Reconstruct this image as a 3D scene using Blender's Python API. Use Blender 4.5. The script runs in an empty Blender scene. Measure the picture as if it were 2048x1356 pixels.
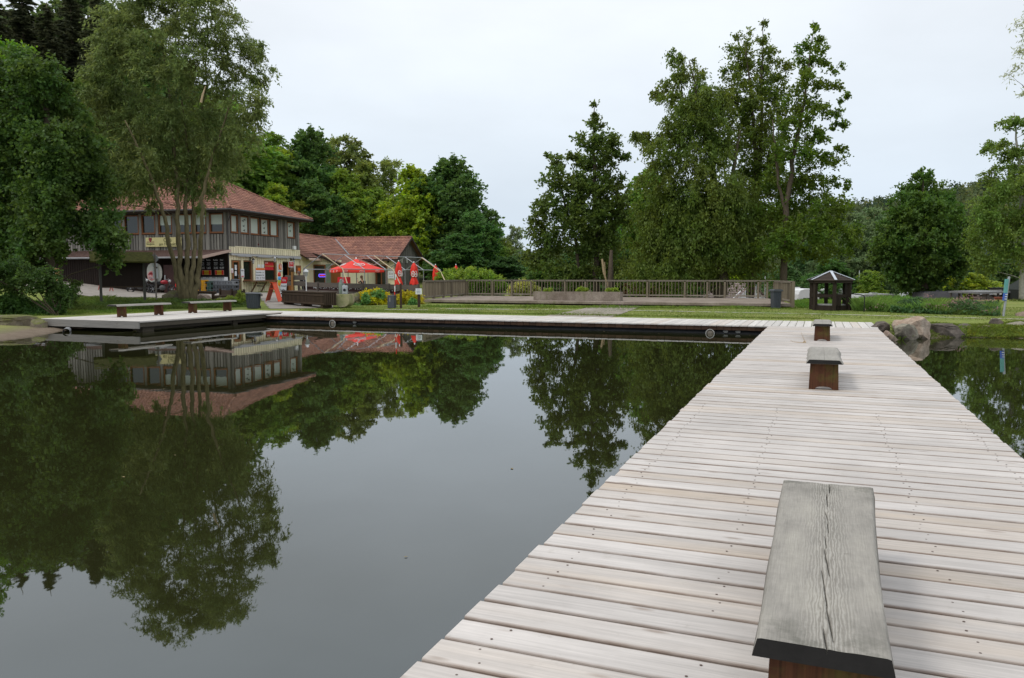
import bpy, bmesh, math, random
import numpy as np
from mathutils import Vector, Matrix
C = bpy.context.scene.collection
R = math.radians
random.seed(7)
# ---------------------------------------------------------------- camera
FPX = 1562.0; PIT = math.atan(125/FPX); CP, SP = math.cos(PIT), math.sin(PIT); CZ = 1.9
cam = bpy.data.objects.new('camera', bpy.data.cameras.new('camera')); C.objects.link(cam)
cam.data.sensor_width = 36; cam.data.lens = FPX/2048*36; cam.data.clip_end = 4000; cam.data.clip_start = .05
cam.location = (0, 0, CZ); cam.rotation_euler = (math.pi/2-PIT, 0, 0)
bpy.context.scene.camera = cam
# ---------------------------------------------------------------- world, sun, exposure
SUN_EL, SUN_AZ = R(52), R(250)
w = bpy.data.worlds.new("World"); bpy.context.scene.world = w; w.use_nodes = True
nt = w.node_tree; nt.nodes.clear()
sky = nt.nodes.new('ShaderNodeTexSky'); sky.sky_type = 'NISHITA'; sky.sun_disc = False
sky.sun_elevation = SUN_EL; sky.sun_rotation = SUN_AZ; sky.air_density = 1.2; sky.dust_density = 2
b1 = nt.nodes.new('ShaderNodeBackground'); b1.inputs[1].default_value = .06
b2 = nt.nodes.new('ShaderNodeBackground'); b2.inputs[1].default_value = 1.05
nt.links.new(sky.outputs[0], b1.inputs[0])
tc = nt.nodes.new('ShaderNodeTexCoord'); sx = nt.nodes.new('ShaderNodeSeparateXYZ'); nt.links.new(tc.outputs['Generated'], sx.inputs[0])
mp = nt.nodes.new('ShaderNodeMapping'); mp.inputs['Scale'].default_value = (1, 1, 2.6); nt.links.new(tc.outputs['Generated'], mp.inputs[0])
cr = nt.nodes.new('ShaderNodeValToRGB'); nt.links.new(sx.outputs[2], cr.inputs[0])
el = cr.color_ramp.elements
el[0].position = 0.0; el[0].color = (.68, .79, .90, 1)
el[1].position = 1.0; el[1].color = (1.22, 1.29, 1.38, 1)
for p_, c_ in ((.07, (.72, .82, .93)), (.2, (.83, .905, .985)), (.36, (.93, .97, 1.02)), (.6, (1.10, 1.16, 1.24))):
    e_ = el.new(p_); e_.color = (*c_, 1)
nz = nt.nodes.new('ShaderNodeTexNoise'); nz.inputs['Scale'].default_value = 2.3; nz.inputs['Detail'].default_value = 6; nz.inputs['Roughness'].default_value = .5
nt.links.new(mp.outputs[0], nz.inputs[0])
mr = nt.nodes.new('ShaderNodeMapRange'); mr.inputs[1].default_value = .35; mr.inputs[2].default_value = .7; mr.inputs[3].default_value = .93; mr.inputs[4].default_value = 1.09
nt.links.new(nz.outputs[0], mr.inputs[0])
vm = nt.nodes.new('ShaderNodeVectorMath'); vm.operation = 'SCALE'; nt.links.new(cr.outputs[0], vm.inputs[0]); nt.links.new(mr.outputs[0], vm.inputs['Scale'])
nt.links.new(vm.outputs[0], b2.inputs[0])
mx = nt.nodes.new('ShaderNodeMixShader'); mx.inputs[0].default_value = .93
nt.links.new(b1.outputs[0], mx.inputs[1]); nt.links.new(b2.outputs[0], mx.inputs[2])
wo = nt.nodes.new('ShaderNodeOutputWorld'); nt.links.new(mx.outputs[0], wo.inputs[0])
sun = bpy.data.objects.new('sun', bpy.data.lights.new('sun', 'SUN')); C.objects.link(sun)
sun.data.energy = 1.35; sun.data.angle = R(14); sun.data.color = (1, .95, .88)
sd = Vector((math.sin(SUN_AZ)*math.cos(SUN_EL), math.cos(SUN_AZ)*math.cos(SUN_EL), math.sin(SUN_EL)))
sun.rotation_euler = sd.to_track_quat('Z', 'Y').to_euler()
vs = bpy.context.scene.view_settings; vs.view_transform = 'Standard'; vs.look = 'None'; vs.exposure = 0; vs.gamma = 1
# ---------------------------------------------------------------- measured-place helpers
def ray(px, py):
    u, v = px-1024, py-678
    return np.array([u, FPX*CP-v*SP, -(v*CP+FPX*SP)])
def at(px, py, z):
    r = ray(px, py); return np.array([0, 0, CZ])+r*((z-CZ)/r[2])
def pt(px, py, Y):
    r = ray(px, py); return np.array([0, 0, CZ])+r*(Y/r[1])
JD = np.array([.36585578, .93067156]); JE = np.array([.93067156, -.36585578]); JF = np.array([8.285, 25.278])   # jetty axes: along, to the right, corner
JROT = -math.atan2(JD[0], JD[1])
def jw(x, y, z=0): q = JF+JE*x+JD*y; return (q[0], q[1], z)
KROT = math.atan2(-.247, .969); KC = np.array([-21.7, 60.0]); KZ = .65
KX = np.array([math.cos(KROT), math.sin(KROT)]); KY = np.array([-math.sin(KROT), math.cos(KROT)])
def kw(x, y, z=0): q = KC+KX*x+KY*y; return (q[0], q[1], z+KZ)
def kface(px, py, off=0):          # point on the cafe's front wall -> (x, z)
    r = ray(px, py); o = np.array([-KC[0], -KC[1]]); t = (off-o@KY)/(r[:2]@KY); q = o+r[:2]*t
    return q@KX, CZ+r[2]*t-KZ
def kside(px, py, off=0):          # point on the cafe's side wall -> (y, z)
    r = ray(px, py); o = np.array([-KC[0], -KC[1]]); t = (off-o@KX)/(r[:2]@KX); q = o+r[:2]*t
    return q@KY, CZ+r[2]*t-KZ
# ---------------------------------------------------------------- naming
def tag(o, label, cat, group=None, kind=None):
    if label: o['label'] = label
    if cat: o['category'] = cat
    if group: o['group'] = group
    if kind: o['kind'] = kind
    return o
def thing(name, label, cat, loc=(0, 0, 0), rz=0, group=None):
    o = bpy.data.objects.new(name, None); C.objects.link(o); o.empty_display_size = .2
    o.location = loc; o.rotation_euler = (0, 0, rz); return tag(o, label, cat, group)
def dup(root, loc, rz=None, label=None, sc=None, group=None):
    def cp(o, par):
        c = o.copy(); C.objects.link(c); c.parent = par
        for ch in list(o.children): cp(ch, c)
        return c
    r = cp(root, None); r.location = loc
    if rz is not None: r.rotation_euler = (0, 0, rz)
    if label: r['label'] = label
    if sc: r.scale = sc
    if group: r['group'] = group
    return r
class MB:
    def __init__(s): s.v = []; s.f = []
    def add(s, vs, fs):
        n = len(s.v); s.v += [tuple(map(float, p)) for p in vs]; s.f += [tuple(i+n for i in f) for f in fs]; return s
    def box(s, c, d, rz=0, rx=0, ry=0):
        M = Matrix.Rotation(rz, 3, 'Z') @ Matrix.Rotation(ry, 3, 'Y') @ Matrix.Rotation(rx, 3, 'X'); c = Vector(c)
        vs = [c+M @ Vector((x*d[0]/2, y*d[1]/2, z*d[2]/2)) for x in (-1, 1) for y in (-1, 1) for z in (-1, 1)]
        return s.add(vs, [(0, 1, 3, 2), (4, 6, 7, 5), (0, 4, 5, 1), (2, 3, 7, 6), (0, 2, 6, 4), (1, 5, 7, 3)])
    def b2(s, x0, x1, y0, y1, z0, z1): return s.box(((x0+x1)/2, (y0+y1)/2, (z0+z1)/2), (abs(x1-x0), abs(y1-y0), abs(z1-z0)))
    def bar(s, p, q, w, h=None, up=(0, 0, 1)):
        p, q = Vector(p), Vector(q); h = h or w; d = (q-p).normalized(); u = Vector(up)
        if abs(d.dot(u)) > .98: u = Vector((0, 1, 0))
        a = d.cross(u).normalized()*w/2; b = a.cross(d).normalized()*h/2
        vs = [r+i*a+j*b for r in (p, q) for i, j in ((-1, -1), (1, -1), (1, 1), (-1, 1))]
        return s.add(vs, [(3, 2, 1, 0), (4, 5, 6, 7), (0, 1, 5, 4), (1, 2, 6, 5), (2, 3, 7, 6), (3, 0, 4, 7)])
    def tube(s, pts, rad, n=8, cap=True):
        pts = [Vector(p) for p in pts]; rad = [float(r_) for r_ in rad] if hasattr(rad, "__len__") else [float(rad)]*len(pts)
        vs = []; prev = None
        for i, p in enumerate(pts):
            d = (pts[min(i+1, len(pts)-1)]-pts[max(i-1, 0)]).normalized()
            a = prev if prev is not None else (Vector((1, 0, 0)) if abs(d.x) < .8 else Vector((0, 1, 0)))
            a = (a-d*a.dot(d)).normalized(); prev = a; b = d.cross(a)
            vs += [p+rad[i]*(math.cos(2*math.pi*k/n)*a+math.sin(2*math.pi*k/n)*b) for k in range(n)]
        fs = [(i*n+k, i*n+(k+1) % n, (i+1)*n+(k+1) % n, (i+1)*n+k) for i in range(len(pts)-1) for k in range(n)]
        if cap: fs += [tuple(range(n-1, -1, -1)), tuple((len(pts)-1)*n+k for k in range(n))]
        return s.add(vs, fs)
    def lathe(s, prof, n=16, c=(0, 0, 0), sx=1, sy=1):
        m = len(prof); vs = [(c[0]+r*sx*math.cos(2*math.pi*k/n), c[1]+r*sy*math.sin(2*math.pi*k/n), c[2]+z) for r, z in prof for k in range(n)]
        fs = [(i*n+k, i*n+(k+1) % n, (i+1)*n+(k+1) % n, (i+1)*n+k) for i in range(m-1) for k in range(n)]
        return s.add(vs, fs+[tuple(range(n-1, -1, -1)), tuple((m-1)*n+k for k in range(n))])
    def prism(s, poly, f, d):      # poly of 2D points, f maps (a,b)->3D, d extrusion vector
        n = len(poly); a = [Vector(f(*p)) for p in poly]; d = Vector(d)
        return s.add(a+[p+d for p in a], [tuple(range(n)), tuple(range(2*n-1, n-1, -1))]+[(i, i+n, (i+1) % n+n, (i+1) % n) for i in range(n)])
    def sphere(s, c, r, nu=12, nv=8):
        r = r if hasattr(r, '__len__') else (r, r, r)
        vs = [(c[0]+r[0]*math.sin(math.pi*j/nv)*math.cos(2*math.pi*i/nu), c[1]+r[1]*math.sin(math.pi*j/nv)*math.sin(2*math.pi*i/nu), c[2]+r[2]*math.cos(math.pi*j/nv)) for j in range(nv+1) for i in range(nu)]
        return s.add(vs, [(j*nu+i, (j+1)*nu+i, (j+1)*nu+(i+1) % nu, j*nu+(i+1) % nu) for j in range(nv) for i in range(nu)])
    def build(s, name, m, parent=None, smooth=False, bevel=0, label=None):
        me = bpy.data.meshes.new(name); me.from_pydata(s.v, [], s.f)
        if bevel or smooth or True:
            bm = bmesh.new(); bm.from_mesh(me)
            if smooth: bmesh.ops.remove_doubles(bm, verts=bm.verts, dist=1e-5)
            bmesh.ops.recalc_face_normals(bm, faces=bm.faces); bm.to_mesh(me); bm.free()
        if smooth: me.polygons.foreach_set('use_smooth', [True]*len(me.polygons))
        me.materials.append(m); o = bpy.data.objects.new(name, me); C.objects.link(o)
        if parent: o.parent = parent
        if bevel:
            mo = o.modifiers.new('bevel', 'BEVEL'); mo.width = bevel; mo.segments = 2; mo.limit_method = 'ANGLE'
        if label: o['label'] = label
        return o
def npmesh(name, V, Q, m, parent=None, smooth=False):
    me = bpy.data.meshes.new(name); k = Q.shape[1]; n = len(Q)
    me.vertices.add(len(V)); me.vertices.foreach_set('co', V.astype(np.float32).ravel())
    me.loops.add(n*k); me.loops.foreach_set('vertex_index', Q.astype(np.int32).ravel())
    me.polygons.add(n); me.polygons.foreach_set('loop_start', np.arange(0, n*k, k, dtype=np.int32)); me.polygons.foreach_set('loop_total', np.full(n, k, dtype=np.int32))
    if smooth: me.polygons.foreach_set('use_smooth', np.ones(n, bool))
    me.update(calc_edges=True); me.materials.append(m)
    o = bpy.data.objects.new(name, me); C.objects.link(o)
    if parent: o.parent = parent
    return o
# ---------------------------------------------------------------- materials
MATS = {}
class N:
    def __init__(s, name):
        s.m = bpy.data.materials.new(name); s.m.use_nodes = True; s.t = s.m.node_tree; s.b = s.t.nodes['Principled BSDF']
        s.b.inputs['Specular IOR Level'].default_value = .3
    def n(s, t, **kw):
        x = s.t.nodes.new('ShaderNode'+t)
        for k, v in kw.items():
            if hasattr(x, k): setattr(x, k, v)
        return x
    def l(s, a, b): s.t.links.new(a, b)
    def noise(s, scale, detail=4, rough=.55, vec=None, sc3=None, coord='Object', dist=0):
        if vec is None:
            tc = s.n('TexCoord'); vec = tc.outputs[coord]
        if sc3:
            mp = s.n('Mapping'); mp.inputs['Scale'].default_value = sc3; s.l(vec, mp.inputs[0]); vec = mp.outputs[0]
        x = s.n('TexNoise'); x.inputs['Scale'].default_value = scale; x.inputs['Detail'].default_value = detail; x.inputs['Roughness'].default_value = rough
        x.inputs['Distortion'].default_value = dist; s.l(vec, x.inputs[0]); return x.outputs[0]
    def ramp(s, f, stops):
        x = s.n('ValToRGB'); s.l(f, x.inputs[0]); e = x.color_ramp.elements
        e[0].position, e[0].color = stops[0][0], (*stops[0][1], 1); e[1].position, e[1].color = stops[-1][0], (*stops[-1][1], 1)
        for p, c in stops[1:-1]: y = e.new(p); y.color = (*c, 1)
        return x.outputs[0]
    def mr(s, f, a, b, c, d):
        x = s.n('MapRange'); s.l(f, x.inputs[0])
        for i, v in enumerate((a, b, c, d)): x.inputs[i+1].default_value = v
        return x.outputs[0]
    def mix(s, f, a, b, mode='MIX'):
        x = s.n('Mix'); x.data_type = 'RGBA'; x.blend_type = mode
        for i, v in ((0, f), (6, a), (7, b)):
            if hasattr(v, 'links') or hasattr(v, 'is_linked'): s.l(v, x.inputs[i])
            elif i == 0: x.inputs[0].default_value = v
            else: x.inputs[i].default_value = (*v, 1)
        return x.outputs[2]
    def hsv(s, c, h=None, sa=None, v=None):
        x = s.n('HueSaturation')
        if hasattr(c, 'is_linked'): s.l(c, x.inputs['Color'])
        else: x.inputs['Color'].default_value = (*c, 1)
        for k, q in (('Hue', h), ('Saturation', sa), ('Value', v)):
            if q is not None:
                if hasattr(q, 'is_linked'): s.l(q, x.inputs[k])
                else: x.inputs[k].default_value = q
        return x.outputs[0]
    def bump(s, f, strength=.3, dist=.02):
        x = s.n('Bump'); x.inputs['Strength'].default_value = strength; x.inputs['Distance'].default_value = dist; s.l(f, x.inputs['Height']); s.l(x.outputs[0], s.b.inputs['Normal']); return x
    def col(s, c):
        if hasattr(c, 'is_linked'): s.l(c, s.b.inputs['Base Color'])
        else: s.b.inputs['Base Color'].default_value = (*c, 1)
def basic(name, col, rough=.75, var=.2, scale=6, metal=0, bump=0, sc3=None, spec=.3):
    if name in MATS: return MATS[name]
    k = N(name); k.b.inputs['Roughness'].default_value = rough; k.b.inputs['Metallic'].default_value = metal; k.b.inputs['Specular IOR Level'].default_value = spec
    f = k.noise(scale, 5, .65, sc3=sc3); v = k.mr(f, .25, .75, 1-var, 1+var)
    k.col(k.hsv(col, v=v))
    if bump: k.bump(f, bump, .01)
    MATS[name] = k.m; return k.m
def wood(name, col, axis=0, isl=.2, grain=.25, rough=.8, tint=None, tintamt=.5, knots=True, moss=0, gs=1, bumps=.25, pitch=0, pax=1, edge=.06):
    if name in MATS: return MATS[name]
    k = N(name); k.b.inputs['Roughness'].default_value = rough; k.b.inputs['Specular IOR Level'].default_value = .2
    tc = k.n('TexCoord'); g = k.n('NewGeometry'); r = g.outputs['Random Per Island']
    off = k.n('VectorMath', operation='SCALE'); cx = k.n('CombineXYZ')
    for i in range(3): k.l(r, cx.inputs[i])
    k.l(cx.outputs[0], off.inputs[0]); off.inputs['Scale'].default_value = 37
    ad = k.n('VectorMath', operation='ADD'); k.l(tc.outputs['Object'], ad.inputs[0]); k.l(off.outputs[0], ad.inputs[1]); vec = ad.outputs[0]
    s3 = [26*gs]*3; s3[axis] = .9*gs
    gr = k.noise(2.2, 6, .6, vec=vec, sc3=s3, dist=.6)
    s4 = [5*gs]*3; s4[axis] = .5*gs
    lo = k.noise(1.3, 3, .5, vec=vec, sc3=s4)
    base = col
    if tint:
        rr = k.n('Math', operation='FRACT'); m7 = k.n('Math', operation='MULTIPLY'); m7.inputs[1].default_value = 7.31; k.l(r, m7.inputs[0]); k.l(m7.outputs[0], rr.inputs[0])
        a7 = k.n('Math', operation='MULTIPLY'); k.l(k.mr(rr.outputs[0], .45, 1, 0, 1), a7.inputs[0]); k.l(k.mr(lo, .3, .65, .15, 1), a7.inputs[1])
        m8 = k.n('Math', operation='MULTIPLY'); k.l(a7.outputs[0], m8.inputs[0]); m8.inputs[1].default_value = tintamt
        base = k.mix(m8.outputs[0], col, tint)
    c = k.hsv(base, v=k.mr(r, 0, 1, 1-isl, 1+isl*.6))
    c = k.hsv(c, v=k.mr(gr, .3, .7, 1-grain, 1+grain*.5))
    c = k.hsv(c, v=k.mr(lo, .3, .7, .9, 1.06))
    if knots:
        s5 = [4.2]*3; s5[axis] = 1.15
        mp = k.n('Mapping'); mp.inputs['Scale'].default_value = s5; k.l(vec, mp.inputs[0])
        vo = k.n('TexVoronoi'); vo.inputs['Scale'].default_value = 1.6; k.l(mp.outputs[0], vo.inputs[0])
        c = k.mix(k.mr(vo.outputs['Distance'], .05, .14, .6, 0), c, (col[0]*.42, col[1]*.33, col[2]*.27))
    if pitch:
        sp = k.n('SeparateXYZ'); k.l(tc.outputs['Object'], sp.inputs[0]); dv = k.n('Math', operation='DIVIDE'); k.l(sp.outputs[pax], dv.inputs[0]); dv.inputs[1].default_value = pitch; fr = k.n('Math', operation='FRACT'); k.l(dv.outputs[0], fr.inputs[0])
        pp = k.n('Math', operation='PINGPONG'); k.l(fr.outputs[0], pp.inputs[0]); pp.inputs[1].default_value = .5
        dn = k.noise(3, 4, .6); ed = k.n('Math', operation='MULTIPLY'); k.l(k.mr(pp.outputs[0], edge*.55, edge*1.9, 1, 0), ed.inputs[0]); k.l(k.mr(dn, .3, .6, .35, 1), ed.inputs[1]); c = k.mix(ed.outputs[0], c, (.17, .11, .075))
        st = k.noise(.9, 6, .65); c = k.hsv(c, v=k.mr(st, .35, .65, .86, 1.06)); st2 = k.noise(5, 5, .7); c = k.mix(k.mr(st2, .62, .72, 0, .35), c, (.30, .27, .22))
    if moss:
        mn = k.noise(2.5, 5, .7); c = k.mix(k.mr(mn, .5, .65, 0, moss), c, (.1, .13, .02))
    k.col(c); k.bump(gr, bumps, .003); MATS[name] = k.m; return k.m
def leafmat(name, trans=.5, gloss=.25):
    if name in MATS: return MATS[name]
    k = N(name); oi = k.n('ObjectInfo'); g = k.n('NewGeometry')
    n1 = k.noise(.55, 2, .5); n2 = k.noise(2.3, 2, .5)
    c = k.hsv(oi.outputs['Color'], h=k.mr(n1, .3, .7, .485, .525), v=k.mr(g.outputs['Random Per Island'], 0, 1, .70, 1.32))
    c = k.hsv(c, v=k.mr(n2, .3, .7, .8, 1.25))
    k.col(c); k.b.inputs['Roughness'].default_value = .5; k.b.inputs['Specular IOR Level'].default_value = gloss
    tr = k.n('BsdfTranslucent'); k.l(k.hsv(c, h=.48, sa=1.1, v=1.2), tr.inputs[0]); ms = k.n('MixShader'); ms.inputs[0].default_value = trans
    k.l(k.b.outputs[0], ms.inputs[1]); k.l(tr.outputs[0], ms.inputs[2]); k.l(ms.outputs[0], k.t.nodes['Material Output'].inputs[0])
    MATS[name] = k.m; return k.m
def glass(name, col=(.02, .025, .02), rough=.06):
    if name in MATS: return MATS[name]
    k = N(name); k.col(col); k.b.inputs['Roughness'].default_value = rough; k.b.inputs['Specular IOR Level'].default_value = .7; MATS[name] = k.m; return k.m
def emit(name, col, st):
    k = N(name); k.col(col); k.b.inputs['Emission Color'].default_value = (*col, 1); k.b.inputs['Emission Strength'].default_value = st; return k.m
BARK = basic('bark', (.085, .065, .045), .95, .4, 7, bump=.6, sc3=(3, 3, .6))
BARKM = basic('bark_mossy', (.14, .115, .06), .95, .5, 3, bump=.6, sc3=(3, 3, .8))
LEAF = leafmat('foliage')
BLK = basic('black', (.015, .015, .016), .6, .2)
WHT = basic('white_paint', (.75, .75, .74), .5, .06)
GRYM = basic('grey_metal', (.38, .39, .40), .4, .1, 4, .6)
RED = basic('red_cloth', (.72, .035, .02), .6, .08, 3)
PAPER = basic('paper', (.72, .73, .74), .7, .04)
DKW = wood('dark_brown_wood', (.06, .04, .027), 2, .3, .3, knots=False)
GRW = wood('grey_weathered_wood', (.16, .145, .125), 0, .3, .35, knots=False)
def text(s, size, m, parent, loc, rot, name='lettering', ext=.004, font_sx=1, align='CENTER'):
    cu = bpy.data.curves.new(name, 'FONT'); cu.body = s; cu.size = size; cu.extrude = ext; cu.align_x = align; cu.align_y = 'CENTER'
    t = bpy.data.objects.new('tmp', cu); C.objects.link(t); dg = bpy.context.evaluated_depsgraph_get()
    me = bpy.data.meshes.new_from_object(t.evaluated_get(dg)); bpy.data.objects.remove(t); me.materials.clear(); me.materials.append(m)
    o = bpy.data.objects.new(name, me); C.objects.link(o); o.parent = parent; o.location = loc; o.rotation_euler = rot; o.scale = (font_sx, 1, 1); return o
# ---------------------------------------------------------------- terrain
def S(t): t = np.clip(t, 0, 1); return t*t*(3-2*t)
POND = [at(-400, 742, 0)[:2], at(-120, 695, 0)[:2], at(0, 681, 0)[:2], at(60, 675, 0)[:2], at(104, 667, 0)[:2], np.array(jw(-24.2, -5.2)[:2]), np.array(jw(-24, .35)[:2]), np.array(jw(3.55, .35)[:2]),
        at(1790, 681, 0)[:2], at(1872, 677, 0)[:2], at(1935, 675, 0)[:2], at(2048, 677, 0)[:2], at(2200, 682, 0)[:2], np.array([30, 17.]), np.array([45, 0.]), np.array([45, -40.]), np.array([-45, -40.]), np.array([-45, 6.])]
def pond_sd(x, y):
    x = np.asarray(x, float); y = np.asarray(y, float); d = np.full(x.shape, 1e9); ins = np.zeros(x.shape, bool); n = len(POND)
    for i in range(n):
        a, b = POND[i], POND[(i+1) % n]; ex, ey = b-a
        t = np.clip(((x-a[0])*ex+(y-a[1])*ey)/(ex*ex+ey*ey), 0, 1); d = np.minimum(d, np.hypot(x-a[0]-t*ex, y-a[1]-t*ey))
        c = ((a[1] > y) != (b[1] > y)) & (x < (b[0]-a[0])*(y-a[1])/(b[1]-a[1]+1e-12)+a[0]); ins ^= c
    return np.where(ins, -d, d)
def gz(x, y):
    x = np.asarray(x, float); y = np.asarray(y, float)
    dd = (x-JF[0])*JD[0]+(y-JF[1])*JD[1]
    z = .265+.165*S((dd-3.4)/9)+.21*S((y-42)/12)*S((2-x)/8)
    z = z+np.clip(-x-27, 0, 45)*.12*S((y-44)/9)
    z = z-2.7*S((y-49)/12)*S((x-3)/10)*S((500-y)/200)
    z = z+9.5*S((y-84)/55)*S((5-x)/35)+9*S((-x-30)/20)*S((y-66)/30)
    z = z+.05*np.sin(x*.9+y*.5)*np.sin(y*.7-x*.3)*S((y-40)/8)
    sdd = pond_sd(x, y)
    wdt = np.where((x < -12) & (y < 30) & (dd < -2), 5.0, np.where(x > 10.6, .9, .25))
    shore = np.where((x < -12) & (y < 30) & (dd < -2), .35, 1.)
    lf = S(sdd/wdt)**shore*1.0
    return np.where(sdd > 0, .0+(z)*lf, np.maximum(-1.4, sdd*1.6))+0.0
def gz1(x, y): return float(gz(np.array([x]), np.array([y]))[0])
def on(px, py, it=8, z0=.4):       # ground point seen at this place
    z = z0
    for _ in range(it): p = at(px, py, z); z = .5*z+.5*gz1(p[0], p[1])
    p[2] = gz1(p[0], p[1]); return p
def onY(px, Y, dz=0): p = pt(px, 553, Y); return (p[0], p[1], gz1(p[0], p[1])+dz)
def axis_pts(lo, hi, f0, f1, fine, coarse):
    a = list(np.arange(f0, f1, fine)); x = f1; st = fine
    while x < hi: a.append(x); st = min(st*1.25, coarse); x += st
    a.append(hi); x = f0; st = fine
    while x > lo: st = min(st*1.25, coarse); x -= st; a.append(max(x, lo))
    return np.array(sorted(set(a)))
gx = axis_pts(-900, 900, -26, 22, .35, 40); gy = axis_pts(-60, 1600, 18, 62, .35, 40)
GX, GY = np.meshgrid(gx, gy); GZ = gz(GX, GY)
V = np.stack([GX.ravel(), GY.ravel(), GZ.ravel()], 1); nx, ny = len(gx), len(gy)
I = (np.arange(ny-1)[:, None]*nx+np.arange(nx-1)[None, :]).ravel(); Q = np.stack([I, I+1, I+1+nx, I+nx], 1)
def mat_ground():
    k = N('lawn'); k.b.inputs['Roughness'].default_value = .95; k.b.inputs['Specular IOR Level'].default_value = .1
    n1 = k.noise(.35, 5, .6); n2 = k.noise(9, 5, .75); n3 = k.noise(1.6, 4, .6)
    c = k.ramp(n1, [(.3, (.14, .18, .042)), (.5, (.175, .21, .05)), (.7, (.235, .235, .075))])
    c = k.hsv(c, v=k.mr(n2, .25, .75, .55, 1.4)); c = k.mix(k.mr(n3, .55, .72, 0, .5), c, (.20, .175, .095))
    sp = k.n('TexVoronoi'); sp.inputs['Scale'].default_value = 3.0; tc = k.n('TexCoord'); k.l(tc.outputs['Object'], sp.inputs[0])
    c = k.mix(k.mr(sp.outputs['Distance'], .03, .06, .7, 0), c, (.6, .6, .5))
    # wet earth and gravel near the water line
    g = k.n('SeparateXYZ'); k.l(tc.outputs['Object'], g.inputs[0])
    e = k.mix(k.noise(3, 5, .7), (.10, .075, .05), (.24, .19, .145))
    c = k.mix(k.mr(g.outputs[2], .10, .2, 1, 0), c, e)
    c = k.mix(k.mr(g.outputs[2], 2.2, 4, 0, 1), c, (.045, .05, .022)); k.col(c); k.bump(n2, .6, .04); return k.m
tag(npmesh('ground', V, Q, mat_ground(), smooth=True), 'mown yellow green lawn around the pond', None, kind='structure')
def drape(name, quad, nu, nv, m, lift, label):   # quad corners a,b,c,d ; a sheet that follows the ground
    a, b, c, d = [np.array(p[:2]) for p in quad]; vs = []
    rg = np.random.default_rng(len(name)+nu)
    for j in range(nv+1):
        for i in range(nu+1):
            u, v = i/nu, j/nv; p = (a*(1-u)+b*u)*(1-v)+(d*(1-u)+c*u)*v
            if j in (0, nv) or i in (0, nu): p = p+rg.normal(0, .05, 2)*min(1, lift*40)
            vs.append((p[0], p[1]))
    vs = np.array(vs); z = gz(vs[:, 0], vs[:, 1])+lift
    I = (np.arange(nv)[:, None]*(nu+1)+np.arange(nu)[None, :]).ravel(); Q = np.stack([I, I+1, I+2+nu, I+1+nu], 1)
    o = npmesh(name, np.column_stack([vs, z]), Q, m, smooth=True); return tag(o, label, None, kind='structure')
PATH = basic('path_gravel', (.25, .22, .175), .95, .3, 3, bump=.4)
PAVE = basic('paving', (.27, .24, .21), .95, .28, 2, bump=.3)
drape('path', [on(1075, 634), on(1215, 637), on(1302, 609), on(1228, 608)], 14, 40, PATH, .015, 'worn gravel path from the walkway to the concrete terrace')
drape('path', [on(540, 618), on(668, 616), on(655, 595), on(520, 596)], 30, 40, PAVE, .02, 'paved path between the round bin and the slatted planter')
drape('path', [on(520, 597), on(700, 596), kw(6, 12), kw(.1, 0)], 40, 60, PAVE, .025, 'paved forecourt in front of the cafe counter')
drape('path', [on(480, 599), kw(.1, -.1), kw(-24, -4.5), kw(-26, -9.5)], 40, 40, PAVE, .03, 'paved drive rising to the left in front of the cafe')
for a, b in (((880, 618.5), (1235, 621)), ((1235, 621), (1640, 629)), ((1640, 629), (2012, 638.5)), ((2012, 638.5), (2200, 643)), ((770, 620), (856, 620.5))):
    p, q = on(*a), on(*b); drape('path', [p, q, q+np.array([0, .13, 0]), p+np.array([0, .13, 0])], 50, 1, basic('edging', (.5, .47, .42), .9, .25, 3), .02, 'narrow pale stone edging strip set in the lawn')
# water
def mat_water():
    k = N('pond_water'); k.col((.017, .018, .006)); k.b.inputs['Roughness'].default_value = .015; k.b.inputs['IOR'].default_value = 1.98; k.b.inputs['Specular Tint'].default_value = (.78, .89, 1, 1)
    k.b.inputs['Specular IOR Level'].default_value = .5
    n1 = k.noise(1.1, 3, .5, sc3=(1, .6, 1)); n2 = k.noise(6, 2, .5, sc3=(1, .5, 1))
    m = k.n('Math', operation='MULTIPLY_ADD'); k.l(n2, m.inputs[0]); m.inputs[1].default_value = .12; k.l(n1, m.inputs[2])
    k.bump(m.outputs[0], .08, .02); return k.m
wv = np.array([[-60, -60, 0], [60, -60, 0], [60, 34, 0], [-60, 34, 0]], float)
tag(npmesh('water', wv, np.array([[0, 1, 2, 3]]), mat_water()), 'still dark pond reflecting trees and sky', None, kind='structure')
# ---------------------------------------------------------------- jetties
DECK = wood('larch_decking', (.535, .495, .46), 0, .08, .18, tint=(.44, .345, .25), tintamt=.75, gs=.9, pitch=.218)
DECKY = wood('larch_decking_cross', (.58, .55, .51), 1, .12, .16, tint=(.50, .40, .31), tintamt=.6, gs=.9)
rg = random.Random(3)
def boards(mb, x0, x1, y0, y1, pitch, gap, th, z, across='x', rag=.012):
    n = int(round((y1-y0)/pitch))
    for i in range(n):
        a = y0+i*pitch+gap/2+rg.uniform(-.002, .002); b = y0+(i+1)*pitch-gap/2+rg.uniform(-.002, .002); dz = rg.uniform(-.0025, .0025); ch = .009
        e0, e1 = x0+rg.uniform(-rag, rag), x1+rg.uniform(-rag, rag)
        pr = [(a, -th), (a, -ch), (a+ch*.35, -ch*.35), (a+ch, 0), (b-ch, 0), (b-ch*.35, -ch*.35), (b, -ch), (b, -th)]
        f = (lambda y, zz: (e0, y, z+dz+zz)) if across == 'x' else (lambda y, zz: (y, e0, z+dz+zz))
        mb.prism(pr, f, (e1-e0, 0, 0) if across == 'x' else (0, e1-e0, 0))
def beams(mb, items):
    for a in items: mb.b2(*a)
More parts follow.
